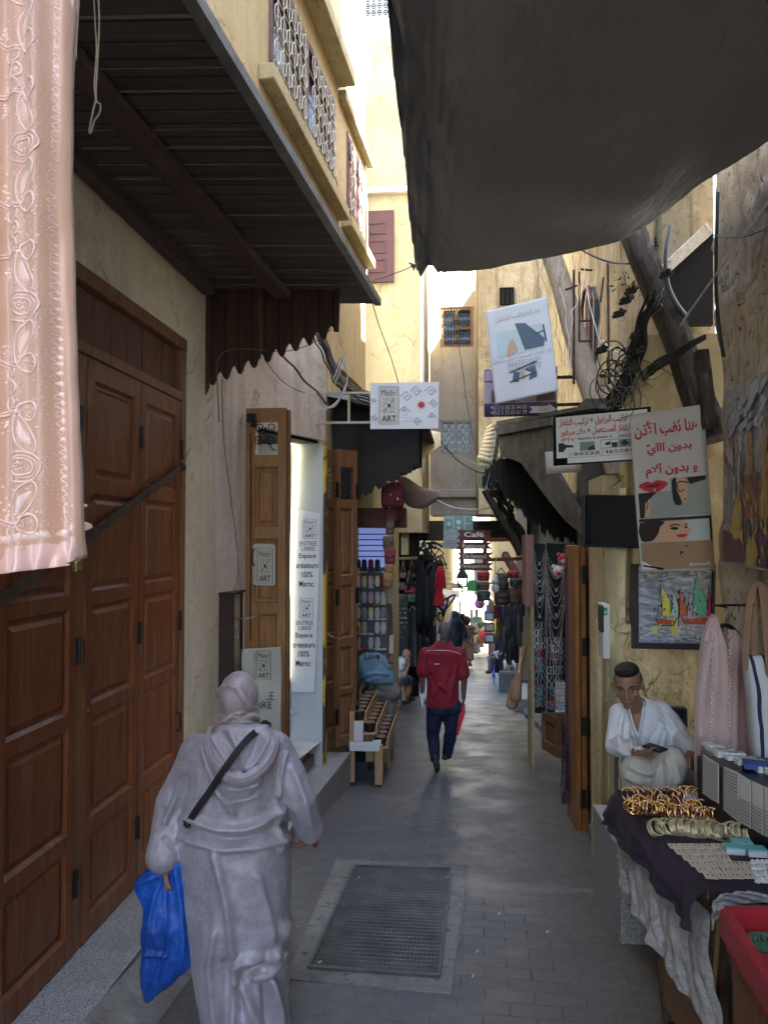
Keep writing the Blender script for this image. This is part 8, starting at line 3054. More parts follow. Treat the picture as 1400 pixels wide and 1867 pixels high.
for i in range(34):
 u=rnd.choice([rnd.uniform(928,960),rnd.uniform(905,955),rnd.uniform(768,792)])
 left=u<800
 v0=rnd.uniform(1040,1150)
 yy=rnd.uniform(15.5,17.5)if left else 11.2+(955-u)*.06
 c=rnd.choice([(.25,.12,.07),(.10,.06,.05),(.04,.05,.10),(.30,.22,.14),(.20,.03,.05),(.08,.10,.08),(.16,.15,.16),(.05,.09,.20),(.34,.26,.18)])
 w_,h_=rnd.uniform(5,9),rnd.uniform(12,34)
 mb=MB()
 soft(mb,yplane(yy),[(v0,u-1,u+1,.4),(v0+4,u-w_*.4,u+w_*.4),(v0+h_*.7,u-w_/2,u+w_/2),(v0+h_,u-w_*.4,u+w_*.4,.6)],.14,.3,3,i,n=12,sub=2)
 tag(mb.build('hanging_goods',cloth('hg_%d'%i,c,None,.75,30,.4,0,.8,pat=(18,tuple(min(1,x*2.2+.05)for x in c))if i%3==0 else None),smooth=True),'small bag or folded textile hung in the crowded %s shop mouth'%('left' if left else 'right'),'goods','small goods hung in the %s shop mouth'%('left' if left else 'right'))
_MI=_M.transposed()
def proj(p):
 c=_MI@(V(p)-C0)
 return 700-c.x/c.z*1400,933.5+c.y/c.z*1400
def fold_disp(lines,amp=.02,w_=9.0,nz=.006,ns=7.0,face=True):
 """push cloth out along crease ridges given as photo polylines (ridge height, width)"""
 segs=[]
 for L in lines:
  h,ww,pts=L
  Q=catmull([V((u,v,0))for u,v in pts],5)
  segs+=[(a,b,h,ww)for a,b in zip(Q,Q[1:])]
 def f(p,n):
  k=0
  if n.y<.35:
   u,v=proj(p)
   q=V((u,v,0))
   best={}
   for a,b,h,ww in segs:
    if abs(a.x-u)>ww*5+12 or abs(a.y-v)>ww*5+12:
     continue
    d=b-a
    t_=max(0,min(1,(q-a).dot(d)/max(d.length_squared,1e-6)))
    e=math.exp(-((a+d*t_-q).length/ww)**2)
    key=h
    if e>best.get((h,ww),0):
     best[(h,ww)]=e
   for(h,ww),e in best.items():
    k+=h*e*amp
  k+=nz*noise.fractal(V((p.x*ns*1.6,p.y*ns,p.z*ns*.7)),.8,2.1,4)
  return p+n*k
 return f
M_SK1=plain('skin_tan',(.26,.135,.08),.5,0,.12,.1,40)
M_SK2=plain('skin_brown',(.17,.085,.052),.5,0,.12,.1,40)
M_HAIR=plain('black_hair',(.012,.010,.009),.6,0,.3,.6,120)
M_GHAIR=plain('grey_cropped_hair',(.12,.10,.095),.8,0,.3,.5,160)
def headshape(mb,c,f,up,s=1.0,nose=True,ears=True):
 f,up=V(f).normalized(),V(up).normalized()
 r=f.cross(up).normalized()
 up=r.cross(f)
 M=Matrix((r,f,up)).transposed()
 P=lambda x,y,z:V(c)+(r*x+f*y+up*z)*s
 mb.ball(P(0,-.012,.03),(.074*s,.094*s,.088*s),18,12,M)
 mb.ball(P(0,.022,-.035),(.056*s,.062*s,.075*s),16,10,M)
 mb.ball(P(0,.045,-.088),(.032*s,.028*s,.024*s),12,8,M)
 for k in(-1,1):
  mb.ball(P(k*.040,.048,-.022),(.022*s,.020*s,.02*s),10,7,M)
  mb.cap(P(k*.012,.078,.020),P(k*.046,.064,.022),.011*s,.009*s,8)
  if ears:
   mb.ball(P(k*.077,-.010,-.008),(.010*s,.018*s,.030*s),10,7,M)
 if nose:
  mb.cap(P(0,.080,.010),P(0,.103,-.032),.009*s,.013*s,8)
  for k in(-1,1):
   mb.ball(P(k*.012,.090,-.036),.009*s,8,6)
  mb.ball(P(0,.083,-.058),(.026*s,.012*s,.008*s),10,6,M)
  mb.ball(P(0,.080,-.070),(.022*s,.012*s,.008*s),10,6,M)
 return P,M
def hand(mb,w_,d,pn,side,s=1.0,curl=.5):
 """palm and five fingers from wrist w_, pointing along d, palm facing pn; side +1/-1 places the thumb"""
 d,pn=V(d).normalized(),V(pn).normalized()
 x=d.cross(pn).normalized()*side
 pn=(x.cross(d)*side).normalized()
 w_=V(w_)
 mb.cap(w_-d*.02*s,w_+d*.03*s,.024*s,.030*s,12,.62,pn)
 for k in range(4):
  b=w_+d*.035*s+x*(.027-.018*k)*s
  kn=w_+d*(.088-.004*abs(k-1.4))*s+x*(.030-.020*k)*s
  mb.cap(b,kn,.012*s,.0105*s,8)
  L=(.040,.046,.043,.033)[k]*s
  a1=curl*.9
  e1=d*math.cos(a1)+pn*math.sin(a1)
  m_=kn+e1*L
  a2=curl*2.0
  e2=d*math.cos(a2)+pn*math.sin(a2)
  mb.cap(kn,m_,.0098*s,.0088*s,8)
  mb.cap(m_,m_+e2*L*.8,.0088*s,.0070*s,8)
 b=w_+d*.02*s+x*.028*s
 m_=b+(d*.6+x*.75+pn*.35).normalized()*.036*s
 mb.cap(b,m_,.014*s,.0115*s,8)
 mb.cap(m_,m_+(d*.85+x*.2+pn*.5).normalized()*.032*s,.0108*s,.008*s,8)
def eyes(P,M,par,s=1.0,brow=True):
 mb=MB()
 for k in(-1,1):
  mb.ball(P(k*.030,.068,.000),(.013*s,.010*s,.0075*s),10,7,M)
 mb.build('eyes',plain('eye_white',(.42,.38,.34),.3),par,smooth=True)
 mb=MB()
 for k in(-1,1):
  mb.ball(P(k*.030,.0765,-.001),.0052*s,8,6)
  mb.tube([P(k*.017,.078,.006),P(k*.030,.0795,.009),P(k*.044,.072,.005)],.0022*s,5)
 mb.build('pupils',M_HAIR,par)
 if brow:
  mb=MB()
  for k in(-1,1):
   mb.tube([P(k*.014,.089,.022),P(k*.030,.086,.030),P(k*.050,.070,.026)],[.003*s,.004*s,.002*s],6)
  mb.build('eyebrows',M_HAIR,par)
 mb=MB()
 mb.ball(P(0,.090,-.0645),(.023*s,.005*s,.0025*s),10,6,M)
 mb.build('lips',plain('lip_brown',(.15,.055,.045),.5),par)
LYY=3.2
lpn=yplane(LYY)
wm=thing('person','woman seen from behind in a lilac-grey hooded robe and headscarf, carrying a blue bag','person',tuple(G(450,1890)))
mb=MB()
soft(mb,lpn,[(1318,410,462,.45),(1332,385,480,.62),(1348,362,502,.85),(1372,345,516),(1410,337,522),(1450,331,524),(1500,331,522,1.05),(1545,336,524,1.12),(1600,341,527,1.15),(1680,346,527,1.1),(1760,356,525),(1830,370,524),(1890,380,524),(1915,384,522)],.36,.0,n=36,sq=.85)
LS,RS=lpn.pt(362,1372),lpn.pt(500,1370)
LE,RE=lpn.pt(318,1472,.02),lpn.pt(546,1455,.0)
LW,RW=lpn.pt(297,1560,.10),lpn.pt(566,1515,-.12)
mb.cap(LS,LE,.080,.082,16)
mb.cap(LE,LW,.082,.070,16)
mb.cap(LW+V((-.02,0,.02)),LW+V((.035,.01,-.0)),.050,.045,14)
mb.cap(RS,RE,.080,.072,16)
mb.cap(RE,RW,.072,.058,16)
mb.cap(RW,RW+V((-.03,.02,-.01)),.045,.045,14)
FL_=[(1,7,[(345,1492),(400,1512),(460,1508),(515,1470)]),(.8,6,[(330,1528),(400,1548),(470,1545),(522,1530)]),(-.7,7,[(340,1508),(410,1530),(480,1522),(518,1500)]),(.7,5,[(500,1460),(508,1500),(512,1550)]),(.6,6,[(395,1440),(425,1462),(470,1450)]),(1.1,7,[(392,1560),(415,1650),(425,1740)]),(.9,8,[(470,1600),(490,1680),(500,1750)]),(1.15,9,[(520,1690),(490,1745),(450,1752),(425,1768),(445,1810),(470,1870)]),(.8,7,[(516,1740),(492,1775),(462,1782)]),(-1.0,8,[(505,1715),(470,1765),(435,1790),(440,1850)]),(1.2,6,[(495,1790),(505,1840),(512,1900)]),(1.0,6,[(392,1700),(385,1780),(398,1890)]),(-1,8,[(412,1760),(408,1890)]),(1.1,7,[(430,1790),(425,1890)]),(-.9,7,[(482,1800),(488,1890)]),(.8,5,[(335,1400),(322,1450),(300,1500)]),(.8,5,[(530,1400),(552,1450),(565,1500)]),(-.8,5,[(340,1420),(325,1480)]),(-.6,5,[(300,1530),(318,1545),(330,1535)]),(.9,6,[(372,1370),(395,1430),(425,1480)]),(.7,5,[(520,1375),(512,1420),(508,1450)])]
t=NT('lilac_velvet')
n1=t.noise(t.obj,6.5,6,.65,.6)
n2=t.noise(t.obj,26,5,.7,.5)
c=t.ramp(n1,[(.30,(.20,.172,.190)),(.5,(.275,.243,.265)),(.70,(.37,.338,.370))])
c=t.mix(t.ramp(n2,[(.46,0.0),(.68,.38)]),c,(.44,.43,.50))
c=t.mix(t.ramp(t.noise(t.obj,11,3),[(.56,0.0),(.66,.35)]),c,(.30,.26,.25))
t.bump(t.math('ADD',n2,t.math('MULTIPLY',t.noise(t.obj,160,3),.25)),.5,.008)
M_VELVET=t.out(c,.34,0,.6,.15)
rb9=mb.skin('robe',M_VELVET,wm,.0085,fold_disp(FL_,.028,nz=.006),it=3)
mb=MB()
for k,(du,amp_)in enumerate(((0,1.0),)):
 P=catmull([lpn.pt(*p)for p in[(384,1326,.10),(379,1352,.165),(388,1385,.20),(412,1412,.225),(440,1421,.235),(470,1408,.225),(494,1380,.20),(503,1350,.16),(497,1332,.10)]],6)
 mb.tube(P,[.012+.012*math.sin(math.pi*i/(len(P)-1))for i in range(len(P))],10)
soft(mb,lpn,[(1322,398,488,.5),(1345,386,500,.9),(1375,392,496),(1400,410,476,.9),(1416,430,452,.5)],.10,0,n=24,off=.155)
soft(mb,lpn,[(1408,400,480,.5),(1430,402,478,.8),(1448,412,462,.7),(1470,430,442,.3)],.07,0,n=24,off=.165)
mb.skin('hood',M_VELVET,wm,.007,fold_disp([(1,5,[(390,1345),(412,1385),(436,1408)]),(-1,6,[(405,1340),(425,1375),(440,1400)]),(1,5,[(420,1335),(438,1372),(448,1400),(470,1385),(488,1350)]),(-1,6,[(470,1345),(460,1380)]),(.9,4,[(400,1425),(430,1440),(470,1430)])],.018,nz=.005),it=2)
mb=MB()
P=catmull([lpn.pt(*p)for p in[(385,1328,.125),(380,1352,.19),(389,1385,.226),(412,1411,.250),(440,1420,.262),(470,1407,.250),(493,1380,.226),(502,1350,.186),(497,1334,.125)]],6)
mb.tube(P,.005,6)
mb.build('hood_piping',plain('mauve_piping',(.34,.25,.25),.6),wm,smooth=True)
hc=lpn.pt(435,1275,-.02)
mb=MB()
mb.ball(hc+V((0,0,.012)),(.083,.10,.108),22,16)
mb.cap(hc+V((.0,.0,-.03)),hc+V((.005,.0,-.115)),.080,.074,20)
soft(mb,lpn,[(1300,402,470,.7),(1322,392,474,.8),(1338,384,478,.85),(1347,396,470,.5)],.23,0,n=24,off=.0)
t=NT('mauve_scarf')
n1=t.noise(t.map(t.obj,(14,14,5),rot=(0,R(30),0)),2.2,5,.6,.8)
t.bump(n1,.4,.01)
M_SCARF=t.out(t.ramp(n1,[(.3,(.24,.195,.195)),(.7,(.36,.30,.30))]),.40,0,.5,.1)
mb.skin('headscarf',M_SCARF,wm,.006,fold_disp([(1,3,[(470,1310),(440,1300),(405,1318)]),(1,3,[(472,1322),(440,1318),(400,1336)]),(-1,3,[(471,1316),(440,1309),(402,1328)]),(.8,3,[(468,1295),(450,1285),(432,1262)]),(1.2,4,[(398,1268),(404,1258),(420,1252),(440,1262),(452,1290)])],.013,nz=.003),it=2)
mb=MB()
bs_=catmull([lpn.pt(*p)for p in[(490,1316,.0),(484,1318,.09),(470,1332,.17),(448,1352,.235),(415,1395,.255),(385,1440,.222),(360,1475,.21),(344,1500,.17),(336,1512,.10)]],8)
rg=[]
for i,p in enumerate(bs_):
 d=(bs_[min(i+1,len(bs_)-1)]-bs_[max(i-1,0)]).normalized()
 s_=d.cross(lpn.n).normalized()*.014
 rg.append([p-s_,p+s_,p+s_+lpn.n*.004,p-s_+lpn.n*.004])
mb.loft(rg)
mb.build('bag_strap',cloth('black_webbing',(.022,.018,.022),None,.7,200,.2,0),wm)
mb=MB()
mb.tube([lpn.pt(338,1494,.17),lpn.pt(343,1508,.17)],.012,8)
mb.build('strap_buckle',M_IRON,wm)
mb=MB()
hand(mb,LW+V((.02,.0,-.045)),(.1,.05,-1),(1,0,0),1,.95,1.1)
mb.cap(LW+V((.02,.0,-.045)),LE,.025,.032)
mb.skin('hand',M_SK1,wm,.004)
mb=MB()
mb.cap(RW+V((.0,.02,-.01)),RW+V((.015,.03,-.065)),.032,.022,12,.7)
mb.build('red_cuff',cloth('dark_red_cuff',(.16,.012,.02),None,.8,90),wm,smooth=True)
mb=MB()
hand(mb,RW+V((-.02,.06,-.01)),(-.2,.6,-.8),(-1,0,0),-1,.95,.8)
mb.cap(RW+V((-.02,.06,-.01)),RE,.025,.030)
mb.skin('hand',M_SK1,wm,.004)
bgp=yplane(3.12)
t=NT('blue_polythene')
t.bump(t.noise(t.map(t.obj,(5,5,2.5)),2.6,7,.65,1.4),.45,.03)
c=t.ramp(t.noise(t.obj,5,4),[(.35,(.004,.045,.24)),(.65,(.010,.10,.46))])
M_BLUE=t.out(c,.38,0,.45)
M_BLUE.node_tree.nodes['Principled BSDF'].inputs['Transmission Weight'].default_value=.0
mb=MB()
soft(mb,bgp,[(1560,322,336,.3),(1590,300,345,.5),(1625,268,350,.7),(1680,262,356),(1730,259,358),(1770,260,340),(1800,264,300,.7),(1822,268,276,.3)],.17,.0,n=30)
soft(mb,bgp,[(1578,282,310,.3),(1592,262,310,.6),(1612,246,290,.6),(1640,252,272,.5),(1658,260,266,.3)],.07,0,n=20,off=.03)
ob=mb.skin('plastic_bag',M_BLUE,None,.006,fold_disp([(1,4,[(300,1590),(280,1650),(268,1720),(266,1800)]),(1,5,[(320,1580),(330,1660),(335,1740)]),(-1,5,[(300,1600),(300,1700),(285,1790)]),(1.2,3,[(270,1740),(300,1745)]),(1,4,[(250,1612),(280,1600),(305,1592)])],.012,nz=.010,ns=10),it=2)
tag(ob,'bulky royal blue plastic bag hanging from the robed woman’s left hand','bag')
# ---------------- man in the red shirt walking away
def man_red():
 y=8.85
 q=yplane(y)
 pr_=thing('person','man in a red short-sleeved shirt and dark jeans walking away down the lane','person',tuple(G(803,1400)))
 P=lambda u,v,o=0.0:q.pt(u,v,o)
 head=P(811,1152)
 mb=MB()
 headshape(mb,head,(0.05,1,-.08),(0,0,1),.98)
 mb.cap(head+V((0,-.03,-.06)),P(808,1180),.055,.062)
 mb.cap(P(808,1190),P(806,1280),.13,.12,14,.7,(0,1,0))
 aL,eL,wL=P(776,1192),P(770,1232,.02),P(770,1264,.0)
 aR,eR,wR=P(838,1192),P(846,1238,.02),P(845,1272,.0)
 for a,e,w_,sd_ in((aL,eL,wL,1),(aR,eR,wR,-1)):
  mb.cap(a,e,.050,.040)
  mb.cap(e,w_,.040,.026)
  hand(mb,w_,(0,.25,-1),(sd_,0,0),sd_,1.0,.7)
 mb.skin('body',M_SK2,pr_,.007,it=1)
 mb=MB()
 mb.ball(head+V((0,-.020,.035)),(.080,.092,.084),18,12)
 mb.cap(head+V((0,-.045,.02)),head+V((0,-.055,-.04)),.062,.048)
 mb.skin('hair',M_GHAIR,pr_,.006)
 mb=MB()
 soft(mb,q,[(1172,796,820,.5),(1178,786,828,.75),(1190,773,842),(1205,772,843),(1230,777,838),(1260,778,836),(1285,776,838),(1293,780,832,.8)],.27,0,n=30)
 for a,e in((aL,eL),(aR,eR)):
  mb.cap(a+V((0,0,-.0)),a.lerp(e,.82),.078,.074)
 mb.skin('shirt',cloth('red_cotton',(.27,.016,.030),(.19,.010,.020),.8,160,.3,.08,.8),pr_,.009,fold_disp([(1,3,[(790,1270),(800,1250),(815,1262)]),(1,3,[(832,1215),(826,1250),(820,1280)]),(-1,3,[(785,1230),(796,1255)]),(1,3,[(782,1205),(788,1240),(784,1280)]),(-1,3,[(822,1230),(810,1270)])],.016,nz=.007),it=2)
 mb=MB()
 mb.tube(catmull([P(776,1187,.13),P(790,1186,.155),P(808,1186,.165),P(826,1188,.155),P(840,1193,.12)],5),.0025,5)
 mb.tube([P(792,1211,.155),P(801,1211,.158)],.005,5)
 mb.build('shirt_piping',M_WHITE,pr_)
 mb=MB()
 mb.cap(P(799,1175,.0),P(818,1175,.0),.045,.045,12)
 mb.skin('collar',cloth('red_cotton',(.40,.014,.030),None,.8),pr_,.007)
 mb=MB()
 mb.cap(P(797,1290),P(823,1290),.13,.13,14,.9)
 lk,la=P(788,1340,.0),P(793,1382,.10)
 rk,ra_=P(822,1336,.0),P(815,1376,-.12)
 mb.cap(P(794,1295),lk,.105,.076)
 mb.cap(lk,la,.076,.058)
 mb.cap(P(824,1295),rk,.105,.074)
 mb.cap(rk,ra_,.074,.060)
 mb.skin('jeans',cloth('dark_denim',(.020,.032,.075),(.010,.016,.040),.85,120,.3,0,.8),pr_,.009,fold_disp([(1,3,[(788,1330),(795,1345)]),(1,3,[(820,1330),(812,1342)]),(1,3,[(790,1360),(796,1372)]),(1,3,[(812,1360),(820,1368)]),(1,3,[(800,1300),(808,1312)])],.014,nz=.008),it=2)
 mb=MB()
 mb.cap(P(793,1381,.13),P(796,1397,.14),.044,.046,14,.8,(1,0,0))
 mb.cap(P(796,1396,.13),P(797,1402,.05),.040,.034,14)
 mb.skin('shoe',plain('dark_shoe',(.03,.028,.03),.6,0,.3,.3),pr_,.006)
 mb=MB()
 g_=P(811,1385,-.10)
 mb.cap(g_+V((0,0,.02)),g_+V((.03,.16,.0)),.044,.040,14,.7,(0,0,1))
 mb.skin('shoe',plain('dark_shoe',(.03,.028,.03),.6,0,.3,.3),pr_,.006)
 mb=MB()
 pshape(mb,yplane(y-.05),[(766,1268),(772,1262),(774,1272),(770,1292)],0,th=.003)
 tag(mb.build('paper',M_WHITE),'folded white paper in the left hand of the red-shirted man','paper')
 mb=MB()
 pshape(mb,yplane(y-.06),[(838,1290),(848,1284),(848,1300),(836,1341),(832,1341)],0,th=.012)
 tag(mb.build('folder',plain('red_folder',(.50,.02,.03),.4)),'bright red folder in the right hand of the red-shirted man','folder')
man_red()
# ---------------- vendor in white seated by the stall
def vendor():
 vp=thing('person','seated young vendor in a white collarless shirt and cream trousers holding a black phone','person',tuple(Y(1180,1470,4.4)))
 hd=Y(1145,1251,4.28)
 f=V((-.30,-.93,-.20))
 up=V((-.12,-.12,1))
 mb=MB()
 P,M=headshape(mb,hd,f,up,.98)
 nk=Y(1158,1290,4.40)
 mb.cap(hd+V((.012,.035,-.06)),nk,.052,.058,14)
 ch_=Y(1166,1320,4.42)
 pel=Y(1192,1396,4.48)
 sL,sR=Y(1133,1304,4.40),Y(1202,1300,4.46)
 eL,eR=Y(1124,1360,4.30),Y(1240,1344,4.44)
 wL,wR=Y(1164,1376,4.08),Y(1258,1366,4.26)
 mb.cap(ch_,pel,.125,.115,14,.7,(0,1,0))
 mb.cap(sL,sR,.05,.05)
 mb.cap(nk,ch_,.07,.11,14,.7,(0,1,0))
 for a,e,w_ in((sL,eL,wL),(sR,eR,wR)):
  mb.cap(a,e,.045,.036)
  mb.cap(e,w_,.036,.025)
 hand(mb,wL,Y(1188,1374,3.96)-wL,(.10,-.35,.95),1,.98,.22)
 hand(mb,wR,(.35,-.5,-.5),(0,0,-1),-1,.98,.6)
 mb.skin('body',M_SK1,vp,.0045,it=1)
 eyes(P,M,vp,.98)
 mb=MB()
 mb.ball(P(0,-.008,.088),(.066,.082,.040),18,12,M)
 mb.ball(P(.0,.040,.098),(.056,.040,.022),14,10,M)
 mb.ball(P(0,-.050,.055),(.066,.058,.060),14,10,M)
 mb.skin('hair',M_HAIR,vp,.005)
 mb=MB()
 mb.ball(P(0,-.024,.034),(.0765,.078,.058),18,12,M)
 mb.build('faded_sides',plain('stubble',(.075,.045,.033),.8,0,.3,.4,150),vp,smooth=True)
 mb=MB()
 mb.cap(nk+V((0,.03,-.03)),ch_+V((0,.02,0)),.085,.15,18,.72,(0,1,0))
 mb.cap(ch_+V((0,.01,0)),pel+V((0,0,-.02)),.150,.150,20,.74,(0,1,0))
 mb.cap(sL,nk,.058,.062)
 mb.cap(sR,nk,.060,.062)
 mb.cap(pel+V((-.10,-.02,0)),pel+V((.06,0,-.01)),.10,.10)
 mb.cap(sL,eL,.068,.060,14)
 mb.cap(eL,wL-(wL-eL)*.12,.060,.044,14)
 mb.cap(sR,eR,.070,.062,14)
 mb.cap(eR,wR-(wR-eR)*.08,.060,.046,14)
 fl=fold_disp([(1,4,[(1135,1305),(1128,1335),(1130,1360)]),(-1,4,[(1140,1320),(1138,1350)]),(1,4,[(1128,1368),(1145,1376),(1160,1380)]),(1,4,[(1120,1352),(1130,1350)]),(1,5,[(1165,1330),(1172,1360),(1185,1385)]),(1,5,[(1210,1318),(1196,1345),(1188,1375)]),(-1,5,[(1200,1330),(1182,1365)]),(1,4,[(1150,1345),(1152,1372)]),(-1,4,[(1158,1350),(1164,1380)]),(1,4,[(1215,1305),(1232,1330),(1250,1350)]),(-1,4,[(1208,1312),(1228,1342)]),(1,4,[(1230,1345),(1248,1350)]),(1,4,[(1212,1335),(1205,1370)])],.013,nz=.005,ns=9)
 def disp(p,n):
  p2=fl(p,n)
  u,v=proj(p)
  w=(1345-v)/62
  cx_=1160+(v-1285)*.06
  if 0<w<1.25 and abs(u-cx_)<3+15*w and n.y<.3:
   p2=p2+V((0,.055,-.0))
  return p2
 mb.skin('shirt',cloth('white_linen',(.74,.75,.76),(.64,.65,.66),.85,260,.25,.0,.5),vp,.0065,disp,it=2)
 mb=MB()
 for pts in([(1146,1283,4.33),(1148,1300,4.31),(1154,1322,4.30),(1163,1345,4.29)],[(1172,1283,4.36),(1172,1300,4.33),(1168,1322,4.31),(1163,1345,4.29)]):
  Q=catmull([Y(*p)for p in pts],5)
  mb.tube(Q,.0075,6)
 mb.tube(catmull([Y(1146,1283,4.33),Y(1142,1276,4.42),Y(1160,1272,4.50),Y(1176,1276,4.44),Y(1172,1283,4.36)],5),.010,6)
 mb.build('collar',cloth('white_linen2',(.74,.75,.76),None,.85,260,.2,0),vp,smooth=True)
 mb=MB()
 hL,hR=Y(1172,1402,4.46),Y(1212,1400,4.46)
 kA,kB=Y(1222,1392,4.02),Y(1162,1410,4.02)
 mb.cap(hL,hR,.12,.12)
 mb.cap(hR,kA,.105,.085,16)
 mb.cap(kA,Y(1212,1450,3.98),.085,.065,16)
 mb.cap(Y(1212,1450,3.98),Y(1208,1560,4.04),.065,.055,16)
 mb.cap(hL,kB,.110,.090,16)
 mb.cap(kB,Y(1160,1500,4.0),.085,.062,16)
 mb.cap(Y(1160,1500,4.0),Y(1158,1560,4.04),.062,.055,16)
 mb.cap(Y(1225,1408,4.30),Y(1252,1418,4.36),.075,.05)
 mb.skin('trousers',cloth('cream_linen',(.50,.47,.40),(.40,.37,.31),.85,200,.3,0,.6),vp,.008,fold_disp([(1,5,[(1150,1400),(1180,1412),(1205,1400)]),(-1,5,[(1150,1410),(1182,1422)]),(1,4,[(1215,1385),(1222,1410),(1216,1445)]),(1,4,[(1232,1395),(1236,1425)]),(-1,4,[(1206,1395),(1208,1430)]),(1,5,[(1145,1418),(1165,1428)])],.016,nz=.006),it=2)
 for k,u in((0,1205),(1,1158)):
  mb=MB()
  a=Y(u,1572,4.06)
  mb.cap(a,a+V((-.02,-.13,-.01)),.042,.036,12,.7,(0,0,1))
  mb.build('shoe',plain('dark_shoe2',(.03,.028,.03),.6),vp,smooth=True)
 ph=thing('phone','black smartphone held in the seated vendor’s hand','phone',tuple(Y(1195,1368,3.97)))
 mb=MB()
 c=Y(1194,1364,3.965)
 ex_=(Y(1206,1370,3.93)-Y(1182,1362,3.99)).normalized()
 nz_=V((.25,-.45,.85)).normalized()
 ey_=nz_.cross(ex_).normalized()
 nz_=ex_.cross(ey_)
 mb.obox(c,ex_*.055,ey_*.032,nz_*.0045)
 mb.build('case',M_BLACKPL,ph,bevel=.003)
 mb=MB()
 mb.obox(c+nz_*.0052,ex_*.052,ey_*.029,nz_*.0006)
 mb.build('screen',plain('dark_screen',(.006,.007,.010),.12,0,.1,0),ph)
vendor()
# ---------------- small figures further down the lane
def simple(label,y,parts,extra=(),loc=None,vox=.014):
 """parts: (name, material, [(u0,v0,o0,u1,v1,o1,r0,r1)...]) on the plane at depth y"""
 q=yplane(y)
 p_=thing('person',label,'person',loc or(0,0,0))
 for nm,m_,caps,*fd_ in parts:
  mb=MB()
  for c in caps:
   if c[0]=='soft':
    soft(mb,q,c[1],c[2],0,n=24)
   elif c[0]=='head':
    headshape(mb,q.pt(c[1],c[2],c[3]),c[4],c[5],c[6]if len(c)>6 else 1.0)
   elif c[0]=='hand':
    hand(mb,q.pt(c[1],c[2],c[3]),c[4],c[5],c[6],1.0,.6)
   else:
    mb.cap(q.pt(c[0],c[1],c[2]),q.pt(c[3],c[4],c[5]),c[6],c[7],12)
  mb.skin(nm,m_,p_,vox,fold_disp(fd_[0]if fd_ else[],.02,nz=.012,ns=6),it=1)
 return p_
simple('man in a light blue shirt and grey trousers bending over goods at the left stall',9.4,[('body',M_SK2,[('head',655,1234,-.30,(-.5,.2,-.85),(.2,.6,.5)),(670,1215,-.1,656,1228,-.25,.055,.055),(664,1210,0,650,1262,-.2,.045,.035),(690,1215,-.1,664,1262,-.25,.045,.035),('hand',650,1264,-.2,(-.1,0,-1),(1,0,0),1),(668,1215,0,700,1240,0,.12,.12),(711,1370,0,712,1400,.02,.04,.035)]),('hair',M_HAIR,[(652,1232,-.34,656,1226,-.30,.088,.085)]),('shirt',cloth('sky_blue_cotton',(.20,.34,.46),(.14,.25,.35),.8,120,.3,0,.8),[('soft',[(1190,664,690,.5),(1200,653,702,.9),(1220,652,714),(1240,664,721),(1247,680,720,.6)],.34),(662,1212,0,652,1240,-.1,.075,.07),(692,1216,-.1,672,1244,-.2,.07,.065)],[(1,3,[(660,1236),(680,1228),(705,1230)]),(1,3,[(668,1243),(690,1236)]),(1,3,[(690,1200),(708,1218)])]),('trousers',cloth('grey_cotton',(.22,.21,.205),(.16,.15,.15),.85,120,.3,0,.8),[(700,1252,0,712,1262,0,.13,.13),(704,1262,.02,664,1278,.0,.115,.09),(664,1278,0,668,1330,0,.085,.06),(709,1262,0,709,1325,0,.11,.075),(709,1325,0,710,1362,0,.075,.06)],[(1,3,[(670,1262),(700,1268)]),(1,3,[(714,1290),(706,1320)]),(1,3,[(704,1315),(716,1312)])]),('shoe',plain('dark_shoe',(.03,.028,.03),.6),[(712,1398,0,707,1410,.12,.05,.045)])],loc=tuple(G(705,1385)),vox=.009)
mb=MB()
pwrite(mb,yplane(9.17),'Love',664,1192,692,1204,-2,.02,.03)
o=mb.build('shirt_print',M_INKB)
o.parent=[x for x in bpy.data.objects if x.get('label','').startswith('man in a light blue')][0]
o.matrix_parent_inverse=Matrix.Translation(-o.parent.location)
simple('bald man in a white and grey T-shirt sitting on the left ledge, chin on hand',14.2,[('body',M_SK1,[('head',741,1196,0,(.75,-.5,-.45),(0,0,1)),(739,1204,0,733,1212,0,.055,.06),(726,1216,.1,738,1232,.22,.045,.04),(738,1232,.22,745,1213,.15,.04,.03),('hand',745,1212,.15,(0,0,1),(-.6,.5,0),1),(745,1240,.15,745,1262,.18,.06,.045),(745,1262,.18,742,1276,.15,.045,.035),(736,1242,.2,738,1276,.2,.06,.04),(728,1215,0,728,1235,0,.12,.12)]),('shirt',cloth('white_grey_tee',(.55,.54,.52),(.20,.20,.20),.85,100,.3,0,.6),[('soft',[(1198,724,734,.5),(1206,719,742),(1220,719,738),(1238,720,738)],.30),(724,1210,.1,732,1220,.16,.075,.07)]),('shorts',cloth('black_shorts',(.025,.025,.03),None,.85,100),[(726,1242,0,744,1240,.2,.11,.085),(724,1244,0,736,1243,.25,.11,.085)]),('sandal',M_BLACKPL,[(737,1281,.2,747,1281,.3,.035,.03),(743,1277,.1,754,1276,.2,.035,.03)])],loc=tuple(G(735,1283)),vox=.010)
simple('woman in a long black robe and headscarf walking away beyond the red shirt',19.2,[('robe',cloth('black_crepe',(.012,.013,.018),None,.85,60,.3,0,.6),[('soft',[(1126,824,838,.6),(1134,818,843),(1150,814,846),(1180,817,842),(1215,815,843),(1240,814,843)],.34),(820,1140,0,812,1165,.1,.08,.07),(842,1140,0,848,1160,.1,.08,.07)]),('headscarf',cloth('black_scarf',(.010,.012,.02),None,.8,60),[(829,1121,0,830,1130,0,.115,.12)])],loc=tuple(G(830,1245)))
